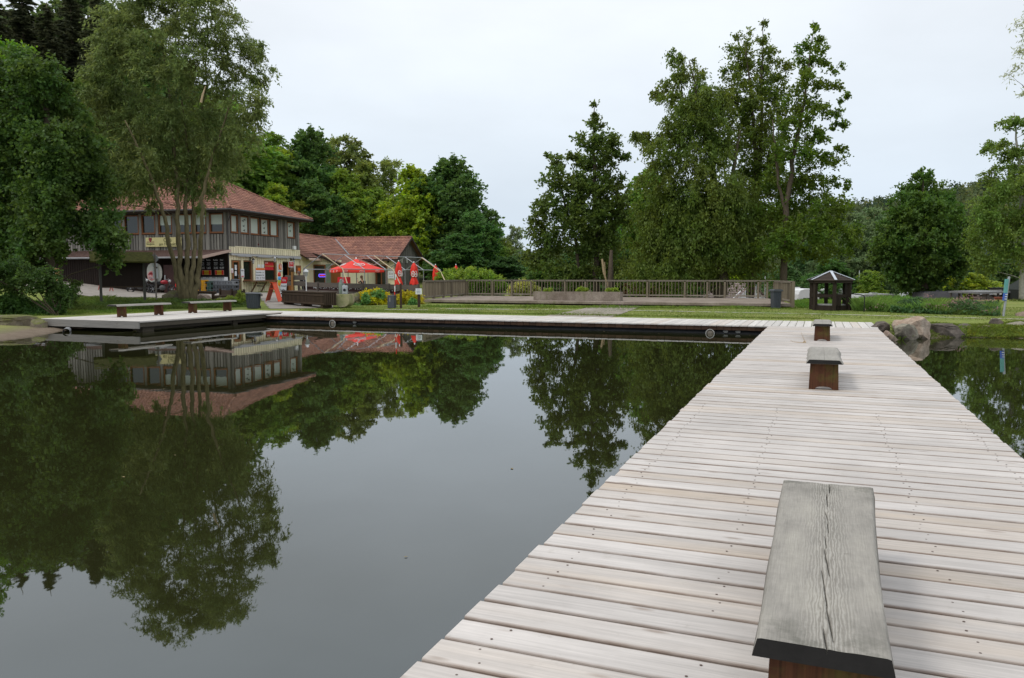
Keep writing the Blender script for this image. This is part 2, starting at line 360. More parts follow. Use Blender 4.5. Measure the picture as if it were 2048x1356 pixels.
jet = thing('wooden_jetty', 'long bleached plank jetty running out from the camera to the far walkway', 'jetty', jw(0, 0, 0), JROT)
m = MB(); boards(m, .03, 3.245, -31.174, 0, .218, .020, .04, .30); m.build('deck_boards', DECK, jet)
m = MB(); beams(m, [(x-.05, x+.05, -31, .0, .10, .255) for x in (.25, 1.1, 2.2, 3.05)]+[(.2, 3.1, y-.07, y+.07, -.06, .10) for y in range(-30, 0, 3)]); m.build('beam', DKW, jet)
for y in range(-30, 0, 3):
    for x in (.35, 2.9): MB().tube([(x, y, -1.3), (x, y, .1)], .09, 10).build('pile', DKW, jet)
m = MB(); n = int(31.174/.218)
for i in range(n):
    yc = -31.174+(i+.5)*.218
    if yc < -27 or yc > -16.5: continue
    for xb in (.25, 1.1, 2.2, 3.05):
        for s in (-.055, .055):
            m.lathe([(.0065, -.001), (.0065, .0007)], 6, (xb+rg.uniform(-.03, .03), yc+s+rg.uniform(-.01, .01), .3012))
m.build('screw', basic('rusty_screw', (.10, .07, .055), .6, .3), jet)['kind'] = 'stuff'
wk = thing('walkway', 'low pale plank walkway along the far edge of the pond', 'walkway', jw(0, 0, 0), JROT)
m = MB(); boards(m, .006, 3.46, -24.4, 3.27, .245, .016, .04, .30, across='y'); m.build('deck_boards', DECKY, wk)
m = MB()
for i in range(113):
    x = -24.4+i*.245+.12; m.b2(x-.115, x+.115, .035, .06, .135+rg.uniform(-.01, .004), .258)
m.build('fascia', wood('brown_fascia', (.062, .034, .02), 2, .35, .3, knots=False), wk)
m = MB(); m.b2(-24.4, 3.2, .10, .2, .12, .25); m.b2(-24.4, 3.2, 3.2, 3.3, .12, .25); m.build('beam', DKW, wk)
pw = tag(MB().prism([(.30, -1.4), (.20, .0), (.24, .125), (.36, .125), (.40, -1.4)], lambda y, z: (-24.4, y, z), (27.9, 0, 0)).build('pond_wall', basic('pond_liner', (.018, .019, .021), .35, .3, 2, bump=.5, sc3=(.4, 1, 3))), None, None, kind='structure')
pw.location = jw(0, 0, 0); pw.rotation_euler = (0, 0, JROT)
LD = thing('wooden_platform', 'raised plank platform jutting over the left side of the pond', 'platform', jw(0, 0, 0), JROT)
m = MB(); boards(m, -6.62, 1.04, -24.68, -19.9, .165, .012, .05, .385, across='y')
bd = m.build('deck_boards', DECKY, LD)
m = MB(); m.box((-22.25, -6.65, .262), (4.86, .05, .25)); m.build('fascia', wood('grey_fascia', (.235, .22, .20), 0, .1, .3), LD)
m = MB(); beams(m, [(-19.98, -19.93, -6.55, 1.0, .18, .33), (-20.4, -20.2, -6.4, 1, .05, .3), (-24.4, -24.2, -6.4, 1, .05, .3)]); m.box((-20.25, -6.0, .03), (.3, .5, .45)); m.box((-20.2, -1.6, .03), (.12, .25, .45)); m.build('beam', wood('old_beam', (.09, .075, .055), 0, .2, .3, knots=False), LD)
# benches
SEATW = wood('grey_bench_wood', (.315, .295, .26), 1, .06, .20, gs=3.2, knots=False, bumps=.7, pitch=5, edge=0)
CHAR = basic('charred_end_grain', (.014, .013, .012), .8, .3, 12, bump=.4)
LEGW = wood('red_brown_bench_leg', (.085, .034, .016), 2, .25, .5, knots=False, moss=.35)
def leg_mb(y, w=.385, h=.372, th=.10):
    n = 8; arch = [(.115*math.cos(math.pi*i/n), .045*math.sin(math.pi*i/n)) for i in range(n+1)]
    pr = [(-w/2-.012, 0), (-w/2, h), (w/2, h), (w/2+.012, 0)]+[(a, b) for a, b in arch]
    return MB().prism(pr, lambda a, b: (a, y-th/2, b), (0, th, 0))
def seat_plain(L, w, h, seed, th=.06):
    q = random.Random(seed); n = 24; m = MB(); rows = []
    cs = [(-1, -th, .035), (-.97, -.012, .008), (-.9, 0, 0), (-.45, .001, 0), (-.01, 0, 0), (0, -.006, 0), (.01, 0, 0), (.45, .001, 0), (.9, 0, 0), (.97, -.012, .008), (1, -th, .035)]
    lo = 0; ro = 0
    for i in range(n+1):
        lo = .7*lo+q.uniform(-.008, .008); ro = .7*ro+q.uniform(-.008, .008)
        rows.append([(u*w/2+(-ex if u < 0 else ex)*(1)+(lo if u < -.5 else ro if u > .5 else 0), -L/2+L*i/n, h+z) for u, z, ex in cs])
    k = len(cs); m.add([p for r in rows for p in r], [(i*k+j, i*k+j+1, (i+1)*k+j+1, (i+1)*k+j) for i in range(n) for j in range(k-1)]+[(i*k+k-1, i*k, (i+1)*k, (i+1)*k+k-1) for i in range(n)]+[tuple(range(k)), tuple(n*k+j for j in range(k-1, -1, -1))])
    return m
def end_cap(L, w, h, th=.06, sgn=-1):
    return MB().prism([(-w/2-.030, -th+.002), (-w/2+.012, -.004), (w/2-.012, -.004), (w/2+.030, -th+.002)], lambda a, b: (a, sgn*(L/2+.001), h+b), (0, sgn*.003, 0))
def bench(loc, L, w, label, seed, hh=.43, leg_in=.12, rz=JROT, grp='plank benches'):
    t = thing('bench', label, 'bench', loc, rz, grp); seat_plain(L, w, hh, seed).build('seat', SEATW, t)
    end_cap(L, w, hh).build('end_grain', CHAR, t)
    for y in (-L/2+leg_in, L/2-leg_in): leg_mb(y, w-.05, hh-.058).build('leg', LEGW, t)
    return t
bench(jw(1.63, -13.72, .302), 2.15, .42, 'middle of the three benches on the jetty, with moss on its leg', 5)
bench(jw(1.63, -4.75, .302), 2.1, .40, 'farthest bench on the jetty, next to the far walkway', 6)
bench(jw(-22.72, -3.85, .387), 2.6, .42, 'left bench on the raised platform by the willow', 8, .47, .42)
bench(jw(-22.72, -.15, .387), 2.75, .42, 'right bench on the raised platform, nearer the round bin', 9, .47, .35)
# the near bench: cracked thick plank
nb = thing('bench', 'nearest bench, wide grey plank seat split along its middle with a charred end', 'bench', jw(1.60, -22.95, .302), JROT, 'plank benches')
def tob(px, py): q = at(px, py, .735)[:2]-JF; return q@JE-1.60, q@JD+22.95
Lp = [tob(*p) for p in ((1567, 961), (1513, 1281))]
Rp = [tob(*p) for p in ((1746, 974), (1748, 1030), (1750, 1075), (1755, 1125), (1763, 1180), (1772, 1238), (1783, 1313))]
Lp.sort(key=lambda p: p[1]); Rp.sort(key=lambda p: p[1])
y0s, y1s = (Lp[0][1]+Rp[0][1])/2, (Lp[-1][1]+Rp[-1][1])/2
fl = lambda y: np.interp(y, [p[1] for p in Lp], [p[0] for p in Lp]); fr = lambda y: np.interp(y, [p[1] for p in Rp], [p[0] for p in Rp])
rr = np.random.default_rng(4)
def tocr(px, py): a = tob(px, py); return a
slits = [((1660, 970), (1659, 986), .007), ((1653, 985), (1655, 1012), .006), ((1650, 1022), (1656, 1040), .003), ((1655, 1045), (1657, 1065), .003), ((1650, 1072), (1653, 1095), .003), ((1649, 1098), (1653, 1122), .003),
         ((1652, 1110), (1659, 1150), .0045), ((1643, 1140), (1650, 1175), .003), ((1648, 1170), (1655, 1215), .0045), ((1652, 1208), (1667, 1282), .0055), ((1647, 1258), (1654, 1300), .0065), ((1686, 1103), (1697, 1109), .004)]
slits = [(tocr(*a), tocr(*b), wd) for a, b, wd in slits]
us = np.concatenate([np.linspace(0, .36, 12)[:-1], np.linspace(.36, .66, 90), np.linspace(.66, 1, 12)[1:]])
ysr = np.linspace(y0s, y1s, 300)
def seat_z(x, y):
    z = 0.
    for (ax, ay), (bx, by), wd in slits:
        t = (y-ay)/(by-ay)
        if -.02 < t < 1.02:
            xc = ax+(bx-ax)*t; hw = wd*.32*max(0, 1-abs(2*t-1)**2.2)+.0004; d = abs(x-xc)
            if d < hw: z = -.022
            elif d < hw+.005: z = min(z, -.003*(1-(d-hw)/.005))
    xm = np.interp(y, [-1.1, 1.1], [.02, 0]); d = abs(x-xm)
    z += -.002*math.exp(-(d/.03)**2)+.0008*math.sin(60*x+9*math.sin(5*y))*math.exp(-(d/.08)**2)
    return z
vs = []; nu = len(us)
for y in ysr:
    a, b = fl(y), fr(y); wob = .0015*math.sin(y*31)
    for u in us:
        x = a+(b-a)*u; e = min(u, 1-u); vs.append((x, y, .433+seat_z(x, y)-(.003*(1-e/.012)**2 if e < .012 else 0)+wob*(u-.5)))
ntop = len(vs); vs2 = []
TH = .062
for y in ysr:
    a, b = fl(y), fr(y); vs2 += [(a-.013+.002*math.sin(7*y), y, .433-TH), (b+.012+.002*math.sin(5*y+1), y, .433-TH)]
V = np.array(vs+vs2); ny_ = len(ysr); qs = []
for j in range(ny_-1):
    for i in range(nu-1): qs.append((j*nu+i, j*nu+i+1, (j+1)*nu+i+1, (j+1)*nu+i))
    b0 = ntop+2*j; b1 = ntop+2*(j+1)
    qs += [(b0, j*nu, (j+1)*nu, b1), (j*nu+nu-1, b0+1, b1+1, (j+1)*nu+nu-1), (b0+1, b0, b1, b1+1)]
def mat_seat():
    k = N('split_grey_plank'); tc = k.n('TexCoord'); v = tc.outputs['Object']; g1 = k.noise(2.2, 6, .6, sc3=(90, 3, 90), dist=.4); g2 = k.noise(1.6, 5, .6, sc3=(3, 1.2, 3)); g3 = k.noise(24, 4, .7)
    c = k.ramp(g2, [(.3, (.20, .187, .163)), (.5, (.28, .26, .228)), (.72, (.34, .317, .272))]); c = k.hsv(c, v=k.mr(g1, .3, .7, .86, 1.1)); c = k.hsv(c, v=k.mr(g3, .3, .7, .93, 1.06))
    sp = k.n('SeparateXYZ'); k.l(v, sp.inputs[0]); ab = k.n('Math', operation='ABSOLUTE'); k.l(sp.outputs[0], ab.inputs[0]); mask = k.mr(ab.outputs[0], .02, .11, 1, 0)
    mp = k.n('Mapping'); mp.inputs['Scale'].default_value = (1, .16, 1); k.l(v, mp.inputs[0]); wv_ = k.n('TexWave'); wv_.bands_direction = 'X'; wv_.inputs['Scale'].default_value = 26; wv_.inputs['Distortion'].default_value = 7; wv_.inputs['Detail'].default_value = 3; wv_.inputs['Detail Scale'].default_value = 2.2; k.l(mp.outputs[0], wv_.inputs[0])
    mm = k.n('Math', operation='MULTIPLY'); k.l(mask, mm.inputs[0]); k.l(k.mr(wv_.outputs[0], .55, 1, 0, .55), mm.inputs[1]); c = k.mix(mm.outputs[0], c, (.15, .135, .11)); m2 = k.n('Math', operation='MULTIPLY'); k.l(mask, m2.inputs[0]); k.l(k.mr(wv_.outputs[0], 0, .3, .5, 0), m2.inputs[1]); c = k.mix(m2.outputs[0], c, (.42, .40, .35))
    ly = k.n('Math', operation='ABSOLUTE'); k.l(sp.outputs[1], ly.inputs[0]); st = k.noise(7, 5, .75); m3 = k.n('Math', operation='MULTIPLY'); k.l(k.mr(ly.outputs[0], .72, 1.05, 0, 1), m3.inputs[0]); k.l(k.mr(st, .48, .62, 0, .55), m3.inputs[1]); c = k.mix(m3.outputs[0], c, (.09, .09, .07))
    k.col(c); k.b.inputs['Roughness'].default_value = .85; k.b.inputs['Specular IOR Level'].default_value = .2; ad = k.n('Math', operation='ADD'); k.l(g1, ad.inputs[0]); k.l(wv_.outputs[0], ad.inputs[1]); k.bump(ad.outputs[0], .35, .002); return k.m
npmesh('seat', V, np.array(qs), mat_seat(), nb)
for j, sg in ((0, -1), (ny_-1, 1)):
    y = ysr[j]; idx = list(range(0, nu)); top = [V[j*nu+i] for i in idx]; mb = MB(); pts = []
    for i, p in enumerate(top): pts += [(p[0], y+sg*.0005, p[2]-.001), (V[ntop+2*j][0]+(V[ntop+2*j+1][0]-V[ntop+2*j][0])*us[i], y+sg*.0005, .433-TH)]
    mb.add(pts, [(2*i, 2*i+1, 2*i+3, 2*i+2) for i in range(len(top)-1)]); o = mb.build('end_grain', CHAR, nb)
for y in (y0s+.09, y1s-.14): leg_mb(y, .36, .368, .09).build('leg', LEGW, nb)
# twig on the jetty
m = MB(); a = at(1601, 682, .306); b = at(1611, 685.5, .306); c = at(1604, 684.3, .306); m.tube([at(1580, 681, .31), at(1590, 684, .307), b], [.004, .006, .008], 5)
m.tube([b, at(1602, 665, .33)], [.006, .003], 5); m.tube([b, at(1612, 679, .36)], [.008, .005], 5); m.tube([at(1607, 684.5, .308), at(1609, 681, .32)], [.014, .007], 5)
tag(m.build('twig', basic('dry_stem', (.38, .28, .17), .9)), 'thin dry forked twig lying on the jetty left of the farthest bench', 'twig')
# round lights and plates on the pond wall
def wall_light(px, py, lab):
    q = at(px, py, .0)[:2]-JF; t = thing('pond_light', lab, 'lamp', jw(q@JE, .08, .01), JROT, 'round lights at the pond wall')
    m = MB(); m.tube([(.135*math.cos(a*math.pi/12), -.06, .135*math.sin(a*math.pi/12)) for a in range(25)], .013, 6, False); m.build('ring', basic('pale_ring', (.42, .41, .38), .5, .2), t)
    m = MB(); m.sphere((0, .0, 0), (.128, .07, .128), 16, 10); m.build('lens', basic('lamp_lens', (.13, .11, .085), .2, .4, 8), t, True)
wall_light(1416, 669.5, 'round light half in the water near the jetty corner'); wall_light(671.5, 647, 'round light half in the water near the raised platform')
def wall_plate(px, py, lab):
    q = at(px, py, 0.0)[:2]-JF; o = MB().box((0, 0, 0), (.16, .02, .05)).box((.01, -.008, -.035), (.12, .02, .03)).build('wall_plate', basic('pale_plate', (.35, .34, .31), .7, .2)); o.location = jw(q@JE, .185, .085); o.rotation_euler = (0, 0, JROT); tag(o, lab, 'plate')
wall_plate(1450, 668, 'left of two small pale plates on the black pond wall near the jetty'); wall_plate(1476, 668, 'right of two small pale plates on the black pond wall near the jetty'); wall_plate(692, 650, 'small pale plate beside the left round light on the pond wall')
# ---------------------------------------------------------------- concrete terrace
CONC = None
def mat_conc():
    k = N('old_concrete'); n1 = k.noise(1.2, 6, .7); n2 = k.noise(14, 4, .6); n3 = k.noise(3, 5, .7, sc3=(1, 1, .25))
    c = k.ramp(n1, [(.3, (.15, .115, .088)), (.5, (.23, .185, .15)), (.72, (.33, .28, .23))]); c = k.hsv(c, v=k.mr(n2, .3, .7, .8, 1.15))
    c = k.mix(k.mr(n3, .55, .7, 0, .6), c, (.12, .12, .05)); k.col(c); k.b.inputs['Roughness'].default_value = .95; k.bump(n2, .5, .02); return k.m
CONC = mat_conc()
FL, FRt = at(845, 599, .64)[:2], at(1585, 607.5, .64)[:2]; bdir = (FRt-FL)/np.linalg.norm(FRt-FL); BL = np.array([-3.1, 52.0]); BR = BL+(FRt-FL)
TROT = math.atan2(bdir[1], bdir[0]); TW = float(np.linalg.norm(FRt-FL)); bn = np.array([-bdir[1], bdir[0]])
def tw(x, y, z=0): q = FL+bdir*x+bn*y; return (q[0], q[1], z)
def tloc(px, Y=None, z=None, py=None):  # local coords on terrace
    p = at(px, py, z) if py else pt(px, 553, Y); q = p[:2]-FL; return q@bdir, q@bn
bx, by = (BL-FL)@bdir, (BL-FL)@bn
sl = thing('concrete_terrace', 'wide low concrete terrace slab behind the lawn inside the railing', 'terrace', tw(0, 0, 0), TROT)
m = MB(); m.prism([(0, 0), (TW, 0), (TW+bx, by), (bx, by)], lambda a, b: (a, b, .50), (0, 0, .14)); m.build('slab', CONC, sl, bevel=.02)
m = MB(); m.prism([(.3, .5), (TW-.3, .5), (TW+bx-.3, by-.1), (bx+.3, by-.1)], lambda a, b: (a, b, -.2), (0, 0, .697)); m.build('plinth', basic('dark_plinth', (.05, .042, .034), .95, .3), sl)
# trough
x0, yt = tloc(1067, z=.64, py=600.5); x1, _ = tloc(1243, z=.64, py=602)
tr = thing('concrete_trough', 'long weathered concrete planting trough on the terrace', 'planter', tw((x0+x1)/2, yt+.35, .642), TROT+.01)
hl = (x1-x0)/2; m = MB(); m.b2(-hl, hl, -.35, -.25, 0, .46); m.b2(-hl, hl, .25, .35, 0, .46); m.b2(-hl, -hl+.1, -.25, .25, 0, .46); m.b2(hl-.1, hl, -.25, .25, 0, .46); m.build('trough_wall', CONC, tr)
MB().b2(-hl+.1, hl-.1, -.25, .25, .02, .4).build('soil', basic('soil', (.05, .04, .03), .95, .4, 8), tr)
# spindle railing
RAILW = wood('railing_wood', (.20, .165, .115), 2, .35, .3, knots=False)
RAILX = wood('railing_rail_wood', (.24, .21, .165), 0, .25, .3, knots=False)
fe = thing('railing', 'long weathered wooden spindle railing along the back of the concrete terrace', 'railing', tw(0, 0, .64), TROT)
path_ = [(0.05, .1), (bx+.05, by-.12), (TW+bx-.05, by-.12), (TW-.05, .1)]
postpx = [930, 985, 1024, 1062, 1130, 1171, 1212, 1295, 1370, 1415, 1450, 1517, 1572]
def railing_run(p, q, posts):
    p, q = np.array(p), np.array(q); L = np.linalg.norm(q-p); d = (q-p)/L
    ts = sorted(posts); a3 = lambda t, z: (*(p+d*t), z)
    for t in ts: MB().bar(a3(t, -.1), a3(t, .955), .15, .11, up=(d[0], d[1], 0)).build('post', RAILW, fe)
    for i in range(len(ts)-1):
        MB().bar(a3(ts[i]+.06, .99), a3(ts[i+1]-.06, .99), .09, .07).build('rail', RAILX, fe); MB().bar(a3(ts[i]+.06, .13), a3(ts[i+1]-.06, .13), .06, .08).build('rail', RAILX, fe)
        m = MB(); t = ts[i]+.14
        while t < ts[i+1]-.1: m.bar(a3(t, .06+rg.uniform(-.03, .02)), a3(t, .955), .055+rg.uniform(-.01, .01), .03, up=(d[0], d[1], 0)); t += .195+rg.uniform(-.012, .012)
        m.build('balusters', RAILW, fe)
    MB().bar(a3(-.06, 1.03), a3(L+.06, 1.03), .13, .035).build('handrail', RAILX, fe)
def line_t(px, p, q):      # where the run p->q (terrace coords) is seen at px
    P, Qq = np.array(tw(*p)[:2]), np.array(tw(*q)[:2]); r = ray(px, 560)[:2]; d = Qq-P
    return float(np.linalg.norm(d)*((P[1]*r[0]-P[0]*r[1])/(d[0]*r[1]-d[1]*r[0])))
LL = float(np.hypot(path_[1][0]-path_[0][0], path_[1][1]-path_[0][1]))
railing_run(path_[0], path_[1], [0, LL*.2, LL*.42, LL*.62, LL*.82, LL])
ps = [max(0, line_t(px, path_[1], path_[2])) for px in postpx]; ps[0] = .12; LB = TW+bx-.05-(bx+.05); ps.append(LB)
railing_run(path_[1], path_[2], [p for p in ps if p <= LB]); L2 = float(np.hypot(path_[3][0]-path_[2][0], path_[3][1]-path_[2][1])); railing_run(path_[2], path_[3], [L2*.35, L2*.68, L2])
MB().bar((TW+.02, -.02, -.62), (TW+.02, -.02, 1.03), .16, .14, up=(1, 0, 0)).build('post', RAILW, fe)
p = on(838, 614.5); o = thing('sign_post', 'short dark post with small white notice at the left end of the terrace', 'sign', tuple(p), 0)
MB().box((0, 0, .32), (.13, .12, .66)).build('post', DKW, o); MB().box((0, -.08, .80), (.31, .02, .29)).build('sign_panel', PAPER, o)
for k_, t_ in enumerate(('Privat-', 'gelände', 'Eintritt')): text(t_, .06, basic('grey_ink', (.2, .22, .25)), o, (0, -.094, .88-.075*k_), (math.pi/2, 0, 0))
# ---------------------------------------------------------------- board fence by the cafe
BF = wood('fence_board', (.125, .105, .09), 0, .2, .35, knots=False)
A = np.array([*pt(598, 560, 56)[:2]]); B = np.array([*pt(838, 570, 43.2)[:2]]); fd = (B-A)/np.linalg.norm(B-A); FROT = math.atan2(fd[1], fd[0]); FLn = float(np.linalg.norm(B-A))
bf = thing('board_fence', 'low weathered fence of wide horizontal boards around the cafe terrace', 'fence', (A[0], A[1], 0), FROT)
za, zb = 1.51, 1.42; gzA, gzB = .62, .5
for fz0, fz1, nm in ((0, .30, 'board'), (.52, .84, 'board')):
    nseg = 5
    for i in range(nseg):
        t0, t1 = i/nseg, (i+1)/nseg; m = MB()
        z0, z1 = za+(zb-za)*t0, za+(zb-za)*t1; x0_, x1_ = FLn*t0+.02, FLn*t1-.02
        m.add([(x0_, -.02, z0-fz0), (x1_, -.02, z1-fz0), (x1_, -.02, z1-fz1), (x0_, -.02, z0-fz1), (x0_, .03, z0-fz0), (x1_, .03, z1-fz0), (x1_, .03, z1-fz1), (x0_, .03, z0-fz1)], [(0, 1, 2, 3), (7, 6, 5, 4), (0, 4, 5, 1), (3, 2, 6, 7), (0, 3, 7, 4), (1, 5, 6, 2)]); m.build(nm, BF, bf)
for i in range(6):
    t = i/5; MB().bar((FLn*t, -.05 if i else 0, .3), (FLn*t, -.05, za+(zb-za)*t+.06), .13, .1, up=(1, 0, 0)).build('post', BF, bf)
# flower boxes seen through the gap
fb = thing('flower_box', 'row of dark balcony boxes with white flowers behind the board fence', 'flower box', (A[0], A[1], 0), FROT)
MB().b2(.5, FLn-.5, .12, .3, .85, 1.2).build('box', basic('box_maroon', (.06, .025, .022), .8), fb)
m = MB()
for i in range(260): m.sphere((random.uniform(2, FLn-.5), random.uniform(.05, .12), random.choice((1.16, 1.12, .66))+random.uniform(-.07, .09)), random.uniform(.015, .035), 5, 4)
m.build('flowers', WHT, fb)['kind'] = 'stuff'
# ---------------------------------------------------------------- gazebo
GZW = wood('shelter_wood', (.034, .024, .017), 2, .3, .3, knots=False); gp = at(1666, 620.5, .435); gp[2] = gz1(gp[0], gp[1])-.01
ga = thing('gazebo', 'small dark brown wooden hexagonal shelter with shingled roof and metal ridge strips', 'shelter', (gp[0]+.2, gp[1]+.85, gp[2]), .12)
rad = .82; hx = [(rad*math.cos(R(60*k-107)), rad*math.sin(R(60*k-107))) for k in range(6)]; GH = 1.28
for x, y in hx: MB().box((x, y, GH/2), (.14, .14, GH), math.atan2(y, x)).build('post', GZW, ga)
ap = (0, 0, 1.72); ev = 1.03/.82
m = MB(); N_ = 8
for k in range(6):
    (xa, ya), (xb, yb) = hx[k], hx[(k+1) % 6]
    for i in range(N_):
        t0, t1 = i/N_, (i+1)/N_; f = lambda x, y, t, dz=0: (x*ev*(1-t), y*ev*(1-t), GH+.06+(1.72-GH-.06)*t+dz)
        a, b, c, d = f(xa, ya, t0, .022), f(xb, yb, t0, .022), f(xb, yb, t1), f(xa, ya, t1); a2, b2_ = f(xa, ya, t0, -.02), f(xb, yb, t0, -.02)
        m.add([a, b, c, d, a2, b2_], [(0, 1, 2, 3), (4, 5, 1, 0)])
m.build('roof', wood('dark_shingle', (.06, .045, .035), 0, .4, .4, knots=False), ga)
m = MB()
for x, y in hx: m.bar((x*ev*1.01, y*ev*1.01, GH+.085), (0, 0, 1.765), .11, .012)
m.build('ridge_strip', basic('zinc', (.50, .53, .57), .45, .1, 4, .3), ga)
m = MB()
for k in range(6): m.bar((hx[k][0]*1.12, hx[k][1]*1.12, GH+.0), (hx[(k+1) % 6][0]*1.12, hx[(k+1) % 6][1]*1.12, GH+.0), .08, .12)
for k in (3, 4, 5, 0, 1, 2):
    if k == 2: continue
    p_, q_ = hx[k], hx[(k+1) % 6]
    m.bar((*p_, .66), (*q_, .66), .04, .14)
    if k in (3, 4, 5, 0): m.bar((*p_, .13), (*q_, .13), .04, .2)
m.build('rail', GZW, ga)
for k, fr_ in ((0, (.12, .34, .9)), (1, (.15, .85)), (5, ())):
    for t in fr_:
        p_, q_ = hx[k], hx[(k+1) % 6]; x, y = p_[0]+(q_[0]-p_[0])*t, p_[1]+(q_[1]-p_[1])*t; MB().box((x, y, .36), (.16, .04, .6), math.atan2(q_[1]-p_[1], q_[0]-p_[0])).build('side_panel', GZW, ga)
m = MB(); m.prism([(x*.86, y*.86) for x, y in hx], lambda a, b: (a, b, .24), (0, 0, .04)); m.build('seat', basic('shelter_seat', (.3, .29, .27), .7), ga)
p = on(1728, 624); q = (gp[0]+.95, gp[1]+.6, p[2]); o = MB(); o.tube([(p[0], p[1], p[2]), (p[0], p[1], p[2]+.62), (p[0]-.03, p[1], p[2]+.70), (p[0]-.12, p[1]+.03, p[2]+.73), (q[0], q[1], p[2]+.75)], .022, 8)
tag(o.build('handrail', basic('black_rail', (.02, .02, .02), .5)), 'bent black metal handrail right of the wooden shelter', 'handrail')
# ---------------------------------------------------------------- rocks
def rock(loc, size, seed, m, label, rz=0, grp=None, flat=.72, name='boulder'):
    bm = bmesh.new(); bmesh.ops.create_icosphere(bm, subdivisions=4, radius=1); q = np.random.default_rng(seed)
    pl = q.normal(size=(16, 3)); pl /= np.linalg.norm(pl, axis=1)[:, None]; off = q.uniform(.60, .95, 16)
    for v in bm.verts: v.co = Vector([math.copysign(abs(c_)**flat, c_) for c_ in v.co])
    from mathutils import noise as mn
    for v in bm.verts:
        p = np.array(v.co)
        for n_, o_ in zip(pl, off):
            d = p@n_
            if d > o_: p = p-n_*(d-o_)*.97
        v.co = p; nn = mn.noise(Vector(p*2.2)+Vector((seed, 0, 0)))*.10+mn.noise(Vector(p*7)+Vector((seed, 3, 0)))*.04; v.co += v.co.normalized()*nn
        v.co = Vector((v.co.x*size[0], v.co.y*size[1], v.co.z*size[2]))
    me = bpy.data.meshes.new(name); bm.to_mesh(me); bm.free(); me.materials.append(m); o = bpy.data.objects.new(name, me); C.objects.link(o); o.location = loc; o.rotation_euler = (0, 0, rz); return tag(o, label, 'rock', grp)
def rockmat(name, a, b, moss=0, wet=0):
    k = N(name); n1 = k.noise(1.6, 7, .7); n2 = k.noise(9, 5, .7); c = k.mix(k.mr(n1, .35, .65, 0, 1), a, b); c = k.hsv(c, v=k.mr(n2, .3, .7, .65, 1.25))
    if moss:
        g = k.n('NewGeometry'); s_ = k.n('SeparateXYZ'); k.l(g.outputs['Normal'], s_.inputs[0]); mm = k.n('Math', operation='MULTIPLY'); k.l(k.mr(s_.outputs[2], .0, .6, 0, moss), mm.inputs[0]); k.l(k.mr(n1, .35, .55, .2, 1), mm.inputs[1]); c = k.mix(mm.outputs[0], c, (.10, .11, .02))
    k.col(c); k.b.inputs['Roughness'].default_value = .9; k.bump(n2, .7, .03); return k.m
RK1 = rockmat('rock_tan', (.30, .21, .15), (.40, .33, .26)); RK2 = rockmat('rock_dark', (.07, .06, .05), (.17, .14, .115)); RK3 = rockmat('rock_lichen', (.27, .255, .19), (.15, .12, .095)); RK4 = rockmat('rock_mossy', (.15, .12, .09), (.24, .2, .15), .9); RK5 = rockmat('rock_pinkish', (.28, .2, .16), (.2, .16, .12))
G = 'boulders along the right bank'
def rk(px0, px1, pyt, pyb, depth, m, lab, seed, Y=None, rz=0, grp=G, flat=.72):
    pb = at((px0+px1)/2, pyb, 0.0) if Y is None else pt((px0+px1)/2, pyb, Y); Yv = pb[1]
    w_ = (px1-px0)/FPX*Yv/2*1.18; zt = pt(1024, pyt, Yv+depth*.3)[2]; zb = pb[2]-.12; return rock((pb[0], Yv+depth*.75, (zt+zb)/2), (w_, depth, (zt-zb)/2*1.32), seed, m, lab, rz, grp, flat)
rk(1801, 1876, 635, 678, .5, RK1, 'large tan boulder standing at the waterline right of the jetty', 3)
rk(1796, 1840, 650, 676, .3, RK3, 'lichen covered stone leaning in front of the large tan boulder', 4, Y=23.3)
rk(1867, 1933, 652, 675, .4, RK2, 'long dark flat topped boulder in the water right of the tan one', 12, flat=.42)
rk(1747, 1781, 646, 661, .3, RK2, 'small dark rock on the grass bank by the jetty corner', 7, Y=24.6)
rk(1768, 1797, 665, 683, .3, RK5, 'low pinkish stone wedged beside the jetty edge', 8)
rk(1923, 1950, 650, 664, .3, RK2, 'bluish dark rock behind the end of the long boulder', 9, Y=25)
rk(1961, 1990, 653, 666, .25, RK5, 'small brown rock in the bank grass left of the pale slab', 10, Y=24.9)
rk(1986, 2010, 640, 655, .25, RK2, 'pointed grey rock half grown over on the right bank', 11, Y=25.4)
rk(2022, 2080, 646, 661, .35, RK3, 'flat pale slab rock at the right end of the bank', 13, Y=24.9)
rk(2042, 2062, 626, 640, .3, RK5, 'reddish block on the lawn at the right frame edge', 14, Y=30)
rk(-60, 84, 635, 660, .8, RK4, 'long dark mossy rock ledge left of the raised platform', 15, Y=27.6, grp=None, flat=.42)
rk(60, 88, 640, 664, .3, RK4, 'small mossy stone at the corner of the raised platform', 16, Y=27.4, grp=None)
rk(322, 362, 582, 602, .5, RK4, 'moss covered boulder left of the willow trunk', 17, Y=46, grp=None)
rk(383, 414, 588, 603, .4, RK5, 'grey boulder right of the willow trunk', 18, Y=46, grp=None)
# rock ledge in the reflection of the platform: drain pipe
p = at(122, 661, .06); o = MB().tube([(p[0]-.05, p[1]+.5, .04), (p[0]+.2, p[1]-.05, .02)], .11, 16, False).build('drain_pipe', basic('pipe_grey', (.25, .25, .25), .5)); tag(o, 'grey drain pipe ending in the water under the platform', 'pipe')
